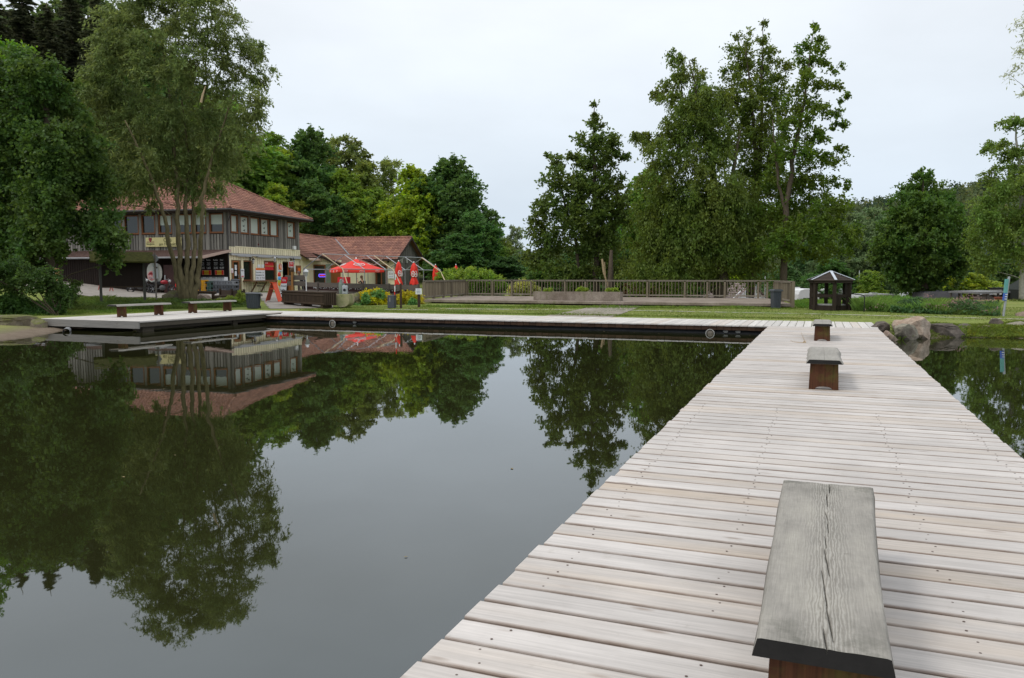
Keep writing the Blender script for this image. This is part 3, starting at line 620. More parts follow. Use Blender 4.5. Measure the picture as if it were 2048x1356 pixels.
# ---------------------------------------------------------------- cafe
GREYB = wood('grey_board_cladding', (.235, .22, .195), 2, .4, .4, knots=False, bumps=.3)
YEL = wood('cream_board_cladding', (.84, .76, .53), 2, .08, .12, knots=False)
def mat_tile():
    k = N('roof_tiles'); tc = k.n('TexCoord'); n1 = k.noise(.5, 5, .6); g = k.n('NewGeometry')
    c = k.ramp(g.outputs['Random Per Island'], [(0, (.20, .09, .066)), (.35, (.245, .115, .083)), (.7, (.275, .128, .09)), (1, (.33, .16, .105))]); c = k.hsv(c, v=k.mr(n1, .3, .7, .75, 1.15))
    n3 = k.noise(2.2, 6, .75); c = k.mix(k.mr(n3, .58, .72, 0, .55), c, (.09, .06, .045)); k.col(c); k.b.inputs['Roughness'].default_value = .8; return k.m
TILE = mat_tile()
def tiles(mb, o, ex, ey, L, W, nrm, inside=None, pitch=(.34, .36), wave=.045):
    # o: lower-left corner; ex along eave, ey up the slope (unit vectors); each course is a strip of barrel tiles
    o, ex, ey, nrm = map(np.array, (o, ex, ey, nrm)); nr = int(round(W/pitch[1])); nc = int(round(L/pitch[0])); pr = W/nr; pc = L/nc
    for j in range(nr):
        for i in range(nc):
            if inside and not inside((i+.5)*pc, (j+.5)*pr): continue
            vs = []
            for (dv, lift) in ((-.02, .045), (1.0, .0)):
                for u, h in ((0, 0), (.22, .75), (.45, 1), (.68, .75), (.9, 0), (1, -.15)):
                    vs.append(o+ex*((i+u)*pc)+ey*((j+dv)*pr)+nrm*(lift+wave*h))
            for u in (0, 1): vs.append(o+ex*((i+u)*pc)+ey*((j-.02)*pr)+nrm*(-.02))
            mb.add(vs, [(k_, k_+1, k_+7, k_+6) for k_ in range(5)]+[(12, 13, 5, 4, 3, 2, 1, 0)])
def battens(mb, x0, x1, z0, z1, face, sp=.21, w_=.055, t=.03, skip=()):   # face: 'f' at y=-t, or 's' at x=+t
    x = x0+sp/2
    while x < x1:
        segs = [(z0, z1)]
        for (a, b, c, d) in skip:
            if a-.03 < x < b+.03:
                ns = []
                for (s0, s1) in segs:
                    if c > s0: ns.append((s0, min(c, s1)))
                    if d < s1: ns.append((max(d, s0), s1))
                segs = ns
        for s0, s1 in segs:
            if s1-s0 > .05:
                if face == 'f': mb.b2(x-w_/2, x+w_/2, -t, .0, s0, s1)
                else: mb.b2(0, t, x-w_/2, x+w_/2, s0, s1)
        x += sp+random.uniform(-.012, .012)
cf = thing('cafe_building', 'two storey cafe clad in grey boards over cream boards with red tiled hip roof', 'building', kw(0, 0, 0), KROT)
W2, D2 = 15.2, 10.75; ZC = kside(460, 492.7)[1]; ZE = 6.45; ZB = kface(450, 500)[1]
frz = basic('window_frame_brown', (.23, .085, .03), .6, .2); BLIND = basic('pale_green_blind', (.50, .56, .50), .6, .04); DG = glass('dark_glass')
# openings on the two faces
swin = []
for px0, px1 in ((460.5, 475), (479.5, 497), (499.5, 517.5), (520.5, 537), (539.3, 555), (573.3, 588)):
    y0, _ = kside(px0, 450); y1, _ = kside(px1, 450); swin.append((y0+.05, y1, kside(475, 465.3)[1], kside(475, 431)[1]))
fwin = []
for px0, px1 in ((419.5, 446.7), (389, 412.5), (354.5, 384), (317.5, 344), (283.5, 310.5), (249, 277.5), (218, 244)):
    x0, _ = kface(px0, 450); x1, _ = kface(px1, 450); fwin.append((x0, x1, kface(440, 465)[1], kface(440, 427)[1]))
def wall_grid(mb, a0, a1, z0, z1, holes, f):   # wall sheet with real openings
    xs = sorted(set([a0, a1]+[h[0] for h in holes]+[h[1] for h in holes])); zs = sorted(set([z0, z1]+[h[2] for h in holes]+[h[3] for h in holes]))
    for i in range(len(xs)-1):
        for j in range(len(zs)-1):
            cx, cz = (xs[i]+xs[i+1])/2, (zs[j]+zs[j+1])/2
            if cx < a0 or cx > a1 or cz < z0 or cz > z1 or any(h[0] < cx < h[1] and h[2] < cz < h[3] for h in holes): continue
            mb.add([f(xs[i], zs[j]), f(xs[i+1], zs[j]), f(xs[i+1], zs[j+1]), f(xs[i], zs[j+1])], [(0, 1, 2, 3)])
m = MB(); wall_grid(m, -W2, 0, ZB, ZE, fwin, lambda a, z: (a, 0, z)); wall_grid(m, 0, D2, ZC, ZE, swin, lambda a, z: (0, a, z))
m.add([(0, D2, 0), (-W2, D2, 0), (-W2, D2, ZE), (0, D2, ZE)], [(0, 1, 2, 3)]); m.add([(-W2, D2, 0), (-W2, 0, 0), (-W2, 0, ZE), (-W2, D2, ZE)], [(0, 1, 2, 3)]); m.build('wall_backing', basic('board_gap_dark', (.05, .042, .035), .95), cf); m = MB()  # gap shade between the grey boards is put into this dark backing colour
battens(m, -W2, 0, ZB, ZE, 'f', .25, .18, .045, [(a-.1, b+.1, c-.12, d+.1) for a, b, c, d in fwin]); battens(m, 0, D2, ZC, ZE, 's', .345, .27, .045, [(a-.06, b+.06, c-.1, d+.1) for a, b, c, d in swin])
for a, b, c, d in fwin: m.b2(b+.06, b+.28, -.07, 0, ZB, ZE)
m.build('upper_wall', GREYB, cf)
def window(par, face, a0, a1, z0, z1, blind=0, dep=.14, fm=None, pm=None, name='window', fw=.07):
    m = MB(); g = (lambda p0, p1, q0, q1: m.b2(p0, p1, .0-.03, dep, q0, q1)) if face == 'f' else (lambda p0, p1, q0, q1: m.b2(-dep, .03, p0, p1, q0, q1))
    g(a0, a0+fw, z0, z1); g(a1-fw, a1, z0, z1); g(a0+fw, a1-fw, z0, z0+fw); g(a0+fw, a1-fw, z1-fw, z1)
    if face == 'f': m.b2(a0-.05, a1+.05, -.09, -.032, z0-.05, z0)
    else: m.b2(.032, .09, a0-.05, a1+.05, z0-.05, z0)
    w_ = m.build(name, fm or frz, par); zb = z1-(z1-z0)*blind if blind else z1
    if blind < 1:
        p = MB(); (p.b2(a0+fw, a1-fw, dep-.05, dep-.03, z0+fw, zb) if face == 'f' else p.b2(-dep+.03, -dep+.05, a0+fw, a1-fw, z0+fw, zb)); p.build('pane', pm or DG, w_)
    if blind:
        p = MB(); zz = max(zb, z0+fw); (p.b2(a0+fw, a1-fw, dep-.07, dep-.051, zz, z1-fw) if face == 'f' else p.b2(-dep+.051, -dep+.07, a0+fw, a1-fw, zz, z1-fw)); p.build('blind', BLIND, w_)
    return w_
BIRD = basic('bird_sticker', (.03, .04, .03), .7)
for i, (a, b, c, d) in enumerate(swin):
    w_ = window(cf, 's', a, b, c, d, 1)
    if i in (1, 3, 5):
        p = MB()
        for (u, v) in ((.35, .75), (.6, .83), (.45, .45), (.5, .2)):
            if i == 5 and v < .4: continue
            x, z = a+.1+(b-a-.2)*u, c+(d-c)*v; p.prism([(0, 0), (.16, .07), (.09, -.01), (.13, -.1), (.0, -.05), (-.12, -.02)], lambda q, r: (-.065, x+q*1.3, z+r*1.2), (.006, 0, 0))
        p.build('bird_sticker', BIRD, w_)
for i, (a, b, c, d) in enumerate(fwin): window(cf, 'f', a, b, c, d, .56 if i < 4 else 0)
# ground floor, side (cream) with openings
def so(px0, px1, pt_, pb_, zref=None):
    y0, _ = kside(px0, 550); y1, _ = kside(px1, 550); pm = (px0+px1)/2; return (y0, y1, kside(pm, pb_)[1], kside(pm, pt_)[1])
dr1 = so(465.5, 478.5, 521.5, 591); dr1 = (dr1[0], dr1[1], 0.0, dr1[3]); w1 = so(486, 502.8, 522, 560.5); w2 = so(529, 550.5, 523, 561); dr2 = so(565, 585.5, 524.5, 590); dr2 = (dr2[0], dr2[1], 0.0, dr2[3])
m = MB(); wall_grid(m, 0, D2, -.3, ZC, [dr1, w1, w2, dr2], lambda a, z: (0, a, z)); m.build('wall_backing', basic('board_gap_cream', (.20, .15, .08), .95), cf); m = MB(); battens(m, .0, D2, .0, ZC-.62, 's', .325, .265, .04, [(a-.05, b+.05, c-.08, d+.06) for a, b, c, d in (dr1, w1, w2, dr2)])  # brown backing colour carries the shade in the gaps between cream boards
battens(m, .0, D2, ZC-.5, ZC, 's', .325, .265, .04); m.b2(.0, .06, .9, D2, ZC-.02, ZC+.05); m.build('lower_wall', YEL, cf)
window(cf, 's', *w1, fw=.05); window(cf, 's', *w2, fw=.05)
DOORW = basic('orange_brown_door', (.30, .105, .03), .5, .2, 4, sc3=(1, 1, .2))
def door(par, a0, a1, z1, face='s', glassf=.6, open_=0):
    z0 = .02; m = MB(); fw = .11
    g = (lambda p0, p1, q0, q1, e=0: m.b2(-.1, .02+e, p0, p1, q0, q1)) if face == 's' else (lambda p0, p1, q0, q1, e=0: m.b2(p0, p1, -.02-e, .1, q0, q1))
    g(a0, a0+fw, z0, z1); g(a1-fw, a1, z0, z1); g(a0+fw, a1-fw, z1-fw, z1); g(a0+fw, a1-fw, z0, z0+(z1-z0)*(1-glassf), -.03); d = m.build('door', DOORW, par)
    p = MB(); zb = z0+(z1-z0)*(1-glassf); (p.b2(-.07, -.05, a0+fw, a1-fw, zb, z1-fw) if face == 's' else p.b2(a0+fw, a1-fw, .05, .07, zb, z1-fw)); p.build('pane', DG, d); return d
d1 = door(cf, dr1[0], dr1[1], dr1[3]); h_ = MB().bar((.06, dr1[1]-.16, 1.15), (.06, dr1[1]-.16, 1.4), .04); h_.build('handle', GRYM, d1)
m = MB(); m.b2(-.045, -.04, dr1[0]+.35, dr1[0]+.62, 1.75, 2.15); m.b2(-.045, -.04, dr1[0]+.33, dr1[0]+.6, 1.3, 1.66); m.build('notice', PAPER, d1)
# dark doorway of the second entrance
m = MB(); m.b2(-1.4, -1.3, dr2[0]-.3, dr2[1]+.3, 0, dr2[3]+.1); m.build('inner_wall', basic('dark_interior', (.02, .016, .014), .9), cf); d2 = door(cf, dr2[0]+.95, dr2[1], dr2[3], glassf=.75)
# lower front wall under the canopy: dark boards, recessed part at right
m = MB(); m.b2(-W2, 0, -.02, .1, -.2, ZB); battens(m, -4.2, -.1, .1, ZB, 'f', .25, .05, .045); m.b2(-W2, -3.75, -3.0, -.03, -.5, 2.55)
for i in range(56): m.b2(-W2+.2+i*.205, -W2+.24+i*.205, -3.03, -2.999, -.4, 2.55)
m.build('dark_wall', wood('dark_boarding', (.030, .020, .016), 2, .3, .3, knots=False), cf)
m = MB(); x0 = kface(349, 560, -3.05)[0]; m.b2(x0-.9, x0+.05, -3.06, -3.0, 0, 2.1); dd_ = m.build('door', basic('dark_red_door', (.045, .016, .014), .6), cf); MB().b2(x0-.8, x0-.72, -3.12, -3.06, 1.0, 1.35).build('handle', GRYM, dd_)
# canopy
zw, zo = kface(466, 500)[1]+.02, 2.72; yo = -3.45; xr = .25; m = MB(); cL = -W2+.3
m.add([(cL, 0, zw), (xr, 0, zw), (xr, yo, zo), (cL, yo, zo), (cL, 0, zw-.1), (xr, 0, zw-.1), (xr, yo, zo-.1), (cL, yo, zo-.1)], [(0, 1, 2, 3), (7, 6, 5, 4), (0, 4, 5, 1), (1, 5, 6, 2), (2, 6, 7, 3), (3, 7, 4, 0)])
for i in range(80): x = cL+.05+i*(xr-cL-.1)/79; m.bar((x, 0, zw+.012), (x, yo, zo+.012), .06, .03)
can = m.build('canopy', basic('brown_sheet_roof', (.14, .085, .07), .6, .25, 2), cf)
m = MB(); m.add([(xr+.002, .0, zw+.03), (xr+.04, 0, zw+.03), (xr+.04, yo, zo+.03), (xr+.002, yo, zo+.03), (xr+.002, 0, zw-.16), (xr+.04, 0, zw-.16), (xr+.04, yo, zo-.18), (xr+.002, yo, zo-.18)], [(0, 1, 2, 3), (7, 6, 5, 4), (0, 4, 5, 1), (1, 5, 6, 2), (2, 6, 7, 3), (3, 7, 4, 0)]); m.build('fascia', basic('pinkish_board', (.50, .36, .30), .7, .1), can)
MB().tube([(cL-.1, yo-.06, zo-.1), (xr-.1, yo-.06, zo-.1)], .07, 10).build('gutter', basic('dull_zinc', (.24, .24, .25), .5), can)
for x in (-.2, -3.9): MB().bar((x, yo+.2, 0), (x, yo+.2, zo-.1), .12).build('post', DKW, can)
# left extension canopy
m = MB(); m.add([(-22.5, -1.0, 2.75), (cL-.2, -1.0, 2.75), (cL-.2, -3.4, 2.35), (-22.5, -3.4, 2.35), (-22.5, -1, 2.65), (cL-.2, -1, 2.65), (cL-.2, -3.4, 2.25), (-22.5, -3.4, 2.25)], [(0, 1, 2, 3), (7, 6, 5, 4), (0, 4, 5, 1), (1, 5, 6, 2), (2, 6, 7, 3), (3, 7, 4, 0)]); m.b2(-22.3, cL-.2, -1.2, -1.05, 0, 2.6)
m.build('canopy', basic('brown_sheet_roof', (.14, .085, .07)), cf)
# hip roof
ov = .85; ex0, ex1, ey0, ey1 = -W2-ov, ov, -ov, D2+ov; hw = (ey1-ey0)/2; rise = 3.05; zE = ZE-.12; zR = zE+rise; yr = (ey0+ey1)/2; xa, xb = ex0+hw-.8, ex1-hw+.8
sl = math.hypot(hw, rise); m = MB()
ny1 = np.array([0, hw, rise])/sl; nn = np.array([0, -rise, hw])/sl
tiles(m, (ex0, ey0, zE), (1, 0, 0), ny1, ex1-ex0, sl, nn, lambda u, v: (v/sl)*(xa-ex0) < u < (ex1-ex0)-(v/sl)*(ex1-xb))
hw2 = ex1-xb; sl2 = math.hypot(hw2, rise)
tiles(m, (ex1, ey0, zE), (0, 1, 0), np.array([-hw2, 0, rise])/sl2, ey1-ey0, sl2, np.array([rise, 0, hw2])/sl2, lambda u, v: (v/sl2)*hw < u < (ey1-ey0)-(v/sl2)*hw)
c4 = [(ex0, ey0, zE-.03), (ex1, ey0, zE-.03), (ex1, ey1, zE-.03), (ex0, ey1, zE-.03), (xa, yr, zR-.03), (xb, yr, zR-.03)]; m.add(c4, [(0, 1, 5, 4), (1, 2, 5), (2, 3, 4, 5), (3, 0, 4)])
rf = m.build('roof', TILE, cf)
def ridge(par, p, q, r=.13):
    p, q = Vector(p), Vector(q); L = (q-p).length; n = max(2, int(L/.38)); m = MB()
    for i in range(n): m.tube([p+(q-p)*(i/n), p+(q-p)*((i+1.08)/n)], [r, r*.82], 8)
    m.build('ridge_tiles', TILE, par)
for p, q in (((ex1, ey0, zE+.05), (xb, yr, zR+.05)), ((ex1, ey1, zE+.05), (xb, yr, zR+.05)), ((ex0, ey0, zE+.05), (xa, yr, zR+.05)), ((xa, yr, zR+.05), (xb, yr, zR+.05))): ridge(rf, p, q)
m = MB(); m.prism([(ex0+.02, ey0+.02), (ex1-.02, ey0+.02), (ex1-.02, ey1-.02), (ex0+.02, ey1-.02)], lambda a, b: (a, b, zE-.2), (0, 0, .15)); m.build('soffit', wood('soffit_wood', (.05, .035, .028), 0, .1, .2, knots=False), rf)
m = MB(); m.tube([(ex0, ey0-.07, zE-.04), (ex1+.07, ey0-.07, zE-.05), (ex1+.07, ey1, zE-.07)], .07, 8); m.tube([(ex1-.2, ey0+.0, zE-.1), (.5, -.3, zE-.45), (.12, -.12, zE-.95), (.12, -.12, ZC+.0), (.12, -.12, .2)], .05, 8); m.build('gutter', basic('dark_gutter', (.05, .045, .045), .5), rf)
# awning cassettes
AWN = basic('awning_grey', (.42, .42, .43), .5, .06)
m = MB(); za = ZC-.58; m.b2(.04, .22, .12, D2-.1, za-.1, za+.05)
for a in (.9, 3.7, 6.6, 9.0): m.b2(.05, .28, a, min(a+1.9, D2-.2), za-.17, za-.11)
m.build('awning', AWN, cf)
# counter shelf
y0, _ = kside(484.5, 562); y1, _ = kside(553, 562); zc = kside(520, 562)[1]; sh = thing('serving_shelf', 'wooden serving shelf on three struts under the cafe windows', 'shelf', kw(0, y0, zc), KROT)
L = y1-y0; MB().b2(.035, .75, 0, L, -.04, .05).build('board', wood('shelf_brown', (.20, .11, .06), 1, .1, .3, knots=False), sh)
for t in (.22, .5, .80): MB().bar((.05, L*t, -.95), (.6, L*t, -.05), .08, .09).build('strut', wood('shelf_brown', (.2, .11, .06)), sh)
# things on the cream wall
def sp(px0, px1, pt_, pb_): a, b, c, d = so(px0, px1, pt_, pb_); return a, b, c, d
def panel(name, lab, cat, px0, px1, pt_, pb_, m_, off=.05, th=.02, grp=None):
    a, b, c, d = sp(px0, px1, pt_, pb_); t = thing(name, lab, cat, kw(off, (a+b)/2, (c+d)/2), KROT, grp); MB().box((0, 0, 0), (th, b-a, d-c)).build('panel', m_, t); return t, b-a, d-c
SROT = (math.pi/2, 0, math.pi/2); INK = basic('ink', (.05, .05, .06), .8); ORG = basic('orange_print', (.75, .16, .02), .6); REDP = basic('red_print', (.6, .02, .03), .6)
t, w_, h_ = panel('menu_board', 'large white price list with orange header between the cafe windows', 'menu', 510, 528.8, 536, 561, PAPER)
MB().box((.014, 0, h_/2-.09), (.006, w_*.96, .16)).build('header', ORG, t)
for r_ in range(6):
    for c_ in range(3): text(('Pommes', 'Bratwurst', 'Kaffee', 'Kuchen', 'Eis', 'Bier')[(r_+c_*2) % 6], .13, INK, t, (.013, -w_*.3+c_*w_*.3, h_/2-.36-r_*.22), SROT)
panel('notice', 'left small white notice above the price list', 'notice', 514.5, 520, 529, 535, PAPER); panel('notice', 'right small white notice above the price list', 'notice', 522.3, 527.5, 529, 535, PAPER)
t, w_, h_ = panel('notice', 'white notice with red bar between cafe door and first window', 'notice', 480.3, 487, 537.5, 555, PAPER, .06); MB().box((.014, 0, -.25), (.005, w_*.8, .07)).build('red_bar', REDP, t); text('Bitte', .16, INK, t, (.014, 0, .2), SROT)
t, w_, h_ = panel('notice', 'small white notice with red mark left of the cafe door', 'notice', 460.8, 465.3, 536.5, 546, PAPER); MB().box((.013, -.03, -.08), (.005, .07, .22)).build('red_mark', REDP, t)
t, w_, h_ = panel('poster', 'white poster with orange cup drawing between second window and entrance', 'poster', 554, 564.5, 528.5, 543, PAPER)
m = MB(); m.tube([(.02, w_*.30*math.cos(a*.5236), .12+.22*math.sin(a*.5236)) for a in range(13)], .035, 6); m.box((.02, -.05, .1), (.02, .2, .3)); m.bar((.02, -.3, -.1), (.02, .2, -.14), .05); m.build('drawing', ORG, t); text('Kaffee', .15, INK, t, (.013, 0, -.33), SROT)
t, w_, h_ = panel('ice_cream_decal', 'red snack decal filling the top of the second cafe window', 'decal', 529.8, 549, 524, 540, REDP, -.07, .01)
m = MB(); m.sphere((.01, -w_*.15, .35), (.02, w_*.3, .22)); m.build('swoosh', RED, t, True); text('Eis', .42, WHT, t, (.04, -w_*.28, .34), SROT); m = MB(); m.b2(.006, .02, -w_*.5, w_*.5, -.04, .02); m.build('shelf_line', basic('brass', (.5, .3, .08)), t)
m = MB()
for i in range(46): m.sphere((-.28, random.uniform(w2[0]+.15, w2[1]-.15), random.uniform(w2[2]+.1, w2[2]+.95)), random.uniform(.05, .1), 6, 5)
tag(m.build('goods', basic('goods', (.12, .14, .07), .6, .9, 2.5), cf), None, None)
t, w_, h_ = panel('flag_sign', 'small red square hanging sign with white border over the entrance', 'sign', 570.5, 580.5, 523, 534.5, WHT, .35, .03); MB().box((.022, 0, 0), (.01, w_*.86, h_*.86)).build('red_field', REDP, t); text('Eis', .34, WHT, t, (.03, 0, .1), SROT); text('hier', .24, WHT, t, (.03, 0, -.2), SROT)
t, w_, h_ = panel('brown_cabinet', 'brown wall cabinet with orange poster right of the entrance', 'cabinet', 591, 599, 531, 547, frz, .1, .14); MB().box((.08, 0, 0), (.02, w_*.6, h_*.4)).build('poster', ORG, t)
panel('notice', 'narrow white notice strip right of the entrance', 'notice', 587.5, 590, 532, 544, PAPER)
def lantern(px, py, lab, white=False):
    a, z = kside(px, py); mm = WHT if white else BLK; t = thing('wall_lantern', lab, 'lamp', kw(.03, a, z), KROT, 'lanterns on the cafe wall')
    m = MB(); m.bar((0, 0, .25), (.3, 0, .28), .04); m.bar((0, 0, .05), (.2, 0, .26), .03); m.box((.01, 0, .18), (.03, .14, .3)); m.build('bracket', mm, t)
    m = MB(); m.lathe([(.02, .24), (.14, .12), (.145, .10)], 6, (.3, 0, 0)); m.lathe([(.07, -.22), (.08, -.2)], 6, (.3, 0, 0)); m.build('cap', mm, t); MB().lathe([(.075, -.2), (.12, .10)], 6, (.3, 0, 0)).build('lamp_glass', basic('milky_glass', (.45, .46, .46), .2), t)
lantern(499, 522, 'black wall lantern beside the first cafe window'); lantern(580.8, 522, 'black wall lantern beside the entrance'); lantern(542.5, 519, 'white wall lantern over the second cafe window', True)
a, z = kside(585, 486); 
panel('meter_box', 'small white box with red top high on the grey wall', 'box', 584.5, 589.5, 492, 499, WHT, .12, .18)
a, z = kside(515.7, 491); t = thing('wall_camera', 'small dark round fixture on the grey wall above the cream band', 'lamp', kw(.03, a, z), KROT); MB().lathe([(.05, 0), (.09, .06), (.09, .1), (.04, .18)], 8).build('housing', basic('maroon', (.12, .03, .03)), t)
# big sign on the upper front wall
x0, z1 = kface(293.5, 475.5); x1, z0 = kface(365.5, 493.5); t = thing('cafe_sign', 'pale yellow cafe sign on the grey boards behind the willow stems', 'sign', kw((x0+x1)/2, -.12, (z0+z1)/2), KROT); w_, h_ = x1-x0, z1-z0
MB().box((0, 0, 0), (w_, .08, h_)).build('board', basic('cream_sign', (.56, .50, .24), .6, .05), t, bevel=.03)
OLV = basic('olive_ink', (.07, .075, .02), .7); FR = (math.pi/2, 0, 0)
text('Café', .40, OLV, t, (.12*w_, -.047, h_*.2), FR); text('am Freizeitsee', .34, OLV, t, (.17*w_, -.047, -h_*.22), FR, font_sx=.95); text('Bergbräu', .2, OLV, t, (-.36*w_, -.047, -h_*.18), FR)
m = MB(); m.prism([(0, -.18), (.14, .0), (.14, .16), (-.14, .16), (-.14, 0)], lambda a, b: (-.36*w_+a, -.045, .18+b), (0, -.01, 0)); m.b2(-.36*w_-.35, -.36*w_+.35, -.055, -.045, .0, .045); m.build('crest', basic('crest_red', (.22, .03, .04)), t)
# oval club sign on the dark wall
x0, z1 = kface(293.5, 526, -3.1); x1, z0 = kface(325, 565, -3.1); t = thing('oval_sign', 'big pale oval board with red round emblem on the dark wall', 'sign', kw((x0+x1)/2, -3.1, (z0+z1)/2), KROT); rx_, rz_ = (x1-x0)/2, (z1-z0)/2
se = lambda a, p=.75: (rx_*math.copysign(abs(math.cos(a))**p, math.cos(a)), rz_*math.copysign(abs(math.sin(a))**p, math.sin(a)))
MB().prism([se(a*math.pi/24) for a in range(48)], lambda a, b: (a, .02, b), (0, -.05, 0)).build('board', basic('pale_board', (.42, .42, .38), .6, .06), t)
cxm, czm, rm = -rx_*.4, -rz_*.32, rz_*.46
for r_, y_, mm in ((rm, -.035, REDP), (rm*.9, -.04, WHT), (rm*.84, -.045, basic('dark_red_print', (.2, .01, .015)))): MB().prism([(r_*math.cos(a*math.pi/16), r_*math.sin(a*math.pi/16)) for a in range(32)], lambda a, b: (cxm+a, y_, czm+b), (0, -.004, 0)).build('emblem', mm, t)
MB().box((cxm, -.052, czm-.02), (rm*1.5, .004, rm*.62)).build('emblem_band', basic('pale_pink', (.5, .38, .38)), t); text('1.FC', rm*.68, REDP, t, (cxm, -.058, czm), FR); text('KAUER', rm*.3, WHT, t, (cxm, -.052, czm-rm*.56), FR)
m = MB(); m.bar((rx_*.02, -.04, rz_*.35), (rx_*.35, -.04, rz_*.5), .04, .01); m.bar((-.1, -.04, rz_*.25), (.15, -.04, rz_*.42), .04, .01); m.build('scribble', INK, t)
# boards with chalk prices on the recessed wall
yb = -.12
for i, (px, a_, b_) in enumerate(((405.5, 'Cola 1,65', 'left'), (417.5, 'Fanta 1,65', 'second from left'), (432, 'Radler 2,05', 'third from left'), (444, 'Bier 4,89', 'right'))):
    x0, z1 = kface(px-5.5, 515, yb); x1, z0 = kface(px+5, 541, yb); t = thing('chalk_board', f'black drinks board, {b_} one of four under the canopy', 'board', kw((x0+x1)/2, yb, (z0+z1)/2), KROT, 'drinks boards under the canopy')
    MB().box((0, 0, 0), (x1-x0, .03, z1-z0)).build('board', BLK, t); nm, pr = a_.split()
    text(nm, .17, PAPER, t, (0, -.02, .3), FR); text(nm, .13, PAPER, t, (0.02, -.02, .08), FR); text('Kasten', .11, PAPER, t, (0, -.02, -.06), FR); text(pr, .22, WHT, t, (0, -.02, -.3), FR)
for px0, px1, l_ in ((404, 423, 'left'), (430, 448, 'right')):
    x0, z1 = kface(px0, 540.3, yb); x1, z0 = kface(px1, 550, yb); t = thing('offer_sign', f'{l_} red and yellow offer card below the drinks boards', 'sign', kw((x0+x1)/2, yb-.01, (z0+z1)/2), KROT, 'offer cards under the canopy'); w_, h_ = x1-x0, z1-z0
    MB().box((0, 0, 0), (w_, .02, h_)).build('border', basic('pink_border', (.7, .35, .3)), t); MB().box((0, -.014, 0), (w_*.92, .01, h_*.86)).build('red_field', RED, t); MB().box((0, -.023, 0), (w_*.5, .01, h_*.86)).build('yellow_field', basic('yellow_print', (.65, .5, .04)), t); text('Angebot', .16, RED, t, (0, -.03, 0), FR)
for i, (px0, px1, l_) in enumerate(((400, 413.5, 'leftmost, behind the yellow crates'), (414.5, 425.5, 'second from left, behind the grey crates'), (426, 438, 'third from left'), (438.5, 446, 'fourth from left'), (447, 452, 'narrow one by the corner'))):
    x0, z1 = kface(px0, 554, -.7); x1, z0 = kface(px1, 563, -.7); t = thing('price_panel', f'white panel on the dark wall, {l_}', 'panel', kw((x0+x1)/2, -.7, (z0+z1)/2), KROT, 'white panels behind the crates'); MB().box((0, 0, 0), (x1-x0, .5, z1-z0)).build('panel', PAPER, t); text('Preise', .12, INK, t, (0, -.26, .12), FR)
def crate(loc, m_, lab, size=(.5, .4, .36), grp='drink crates under the canopy', logo=True, rz=KROT):
    t = thing('drinks_crate', lab, 'crate', loc, rz, grp); a, b, h = size; m = MB(); th = .03
    for s in (-1, 1):
        m.b2(-a/2, a/2, s*b/2-th/2, s*b/2+th/2, 0, h*.25); m.b2(-a/2, a/2, s*b/2-th/2, s*b/2+th/2, h*.75, h); m.b2(s*a/2-th/2, s*a/2+th/2, -b/2, b/2, 0, h*.3); m.b2(s*a/2-th/2, s*a/2+th/2, -b/2, b/2, h*.8, h)
        for q in (-1, 1): m.b2(s*a/2-.06 if s > 0 else s*a/2, s*a/2 if s > 0 else s*a/2+.06, q*b/2-th/2, q*b/2+th/2, h*.25, h*.75)
        m.b2(-.1, .1, s*b/2-th/2, s*b/2+th/2, h*.25, h*.75)
    m.b2(-a/2, a/2, -b/2, b/2, 0, .02); m.build('crate_body', m_, t)
    m = MB()
    for i in range(4):
        for j in range(3): m.lathe([(.035, .03), (.035, h*.6), (.014, h*.8), (.014, h*.95)], 6, (-a/2+.09+i*(a-.18)/3, -b/2+.08+j*(b-.16)/2, 0))
    m.build('bottles', basic('bottle_glass', (.03, .025, .015), .2), t); return t
YC = basic('crate_yellow', (.75, .36, .01), .5, .08); GC = basic('crate_grey', (.10, .105, .115), .5, .15); GNC = basic('crate_green', (.03, .10, .07), .5); WC = basic('crate_white_print', (.22, .23, .25), .5)
cx0 = kface(405, 570, -2.0)[0]
for k_, (dx, nm) in enumerate(((-.17, 'left'), (.20, 'right'))):
    for j in range(2): crate(kw(cx0+dx, -2.0, .18+j*.41), YC, f'yellow drinks crate in the {nm} stack, {("lower", "upper")[j]} one', (.36, .4, .40), grp='yellow crates')
for j in range(2): crate(kw(cx0+.62, -1.9, .15+j*.38), GNC, f'{("lower", "upper")[j]} dark green crate between the yellow and grey ones', (.34, .4, .37), grp='green crates')
for i in range(4):
    for j in range(3): crate(kw(cx0+1.08+i*.47, -1.7, .02+j*.31), GC if j < 2 else WC, f'grey drinks crate, {("leftmost", "second", "third", "rightmost")[i]} stack, {("bottom", "middle", "topmost")[j]}', (.44, .4, .30), grp='grey crates')
x_ = kface(428, 575, -2.3)[0]; t = thing('wire_rack', 'metal wire rack standing in front of the grey crates', 'rack', kw(x_, -2.4, 0), KROT); m = MB()
for z in (.05, .3, .55, .8): m.bar((-.75, 0, z), (1.0, 0, z), .016); m.bar((-.75, .5, z), (1.0, .5, z), .016)
for x in np.linspace(-.75, 1.0, 8): m.bar((x, 0, 0), (x, 0, .8), .014)
for x in (-.75, 1.0): m.bar((x, .5, 0), (x, .5, .8), .02); m.bar((x, 0, .8), (x, .5, .8), .02)
m.build('frame', basic('dark_wire', (.2, .2, .21), .5), t)
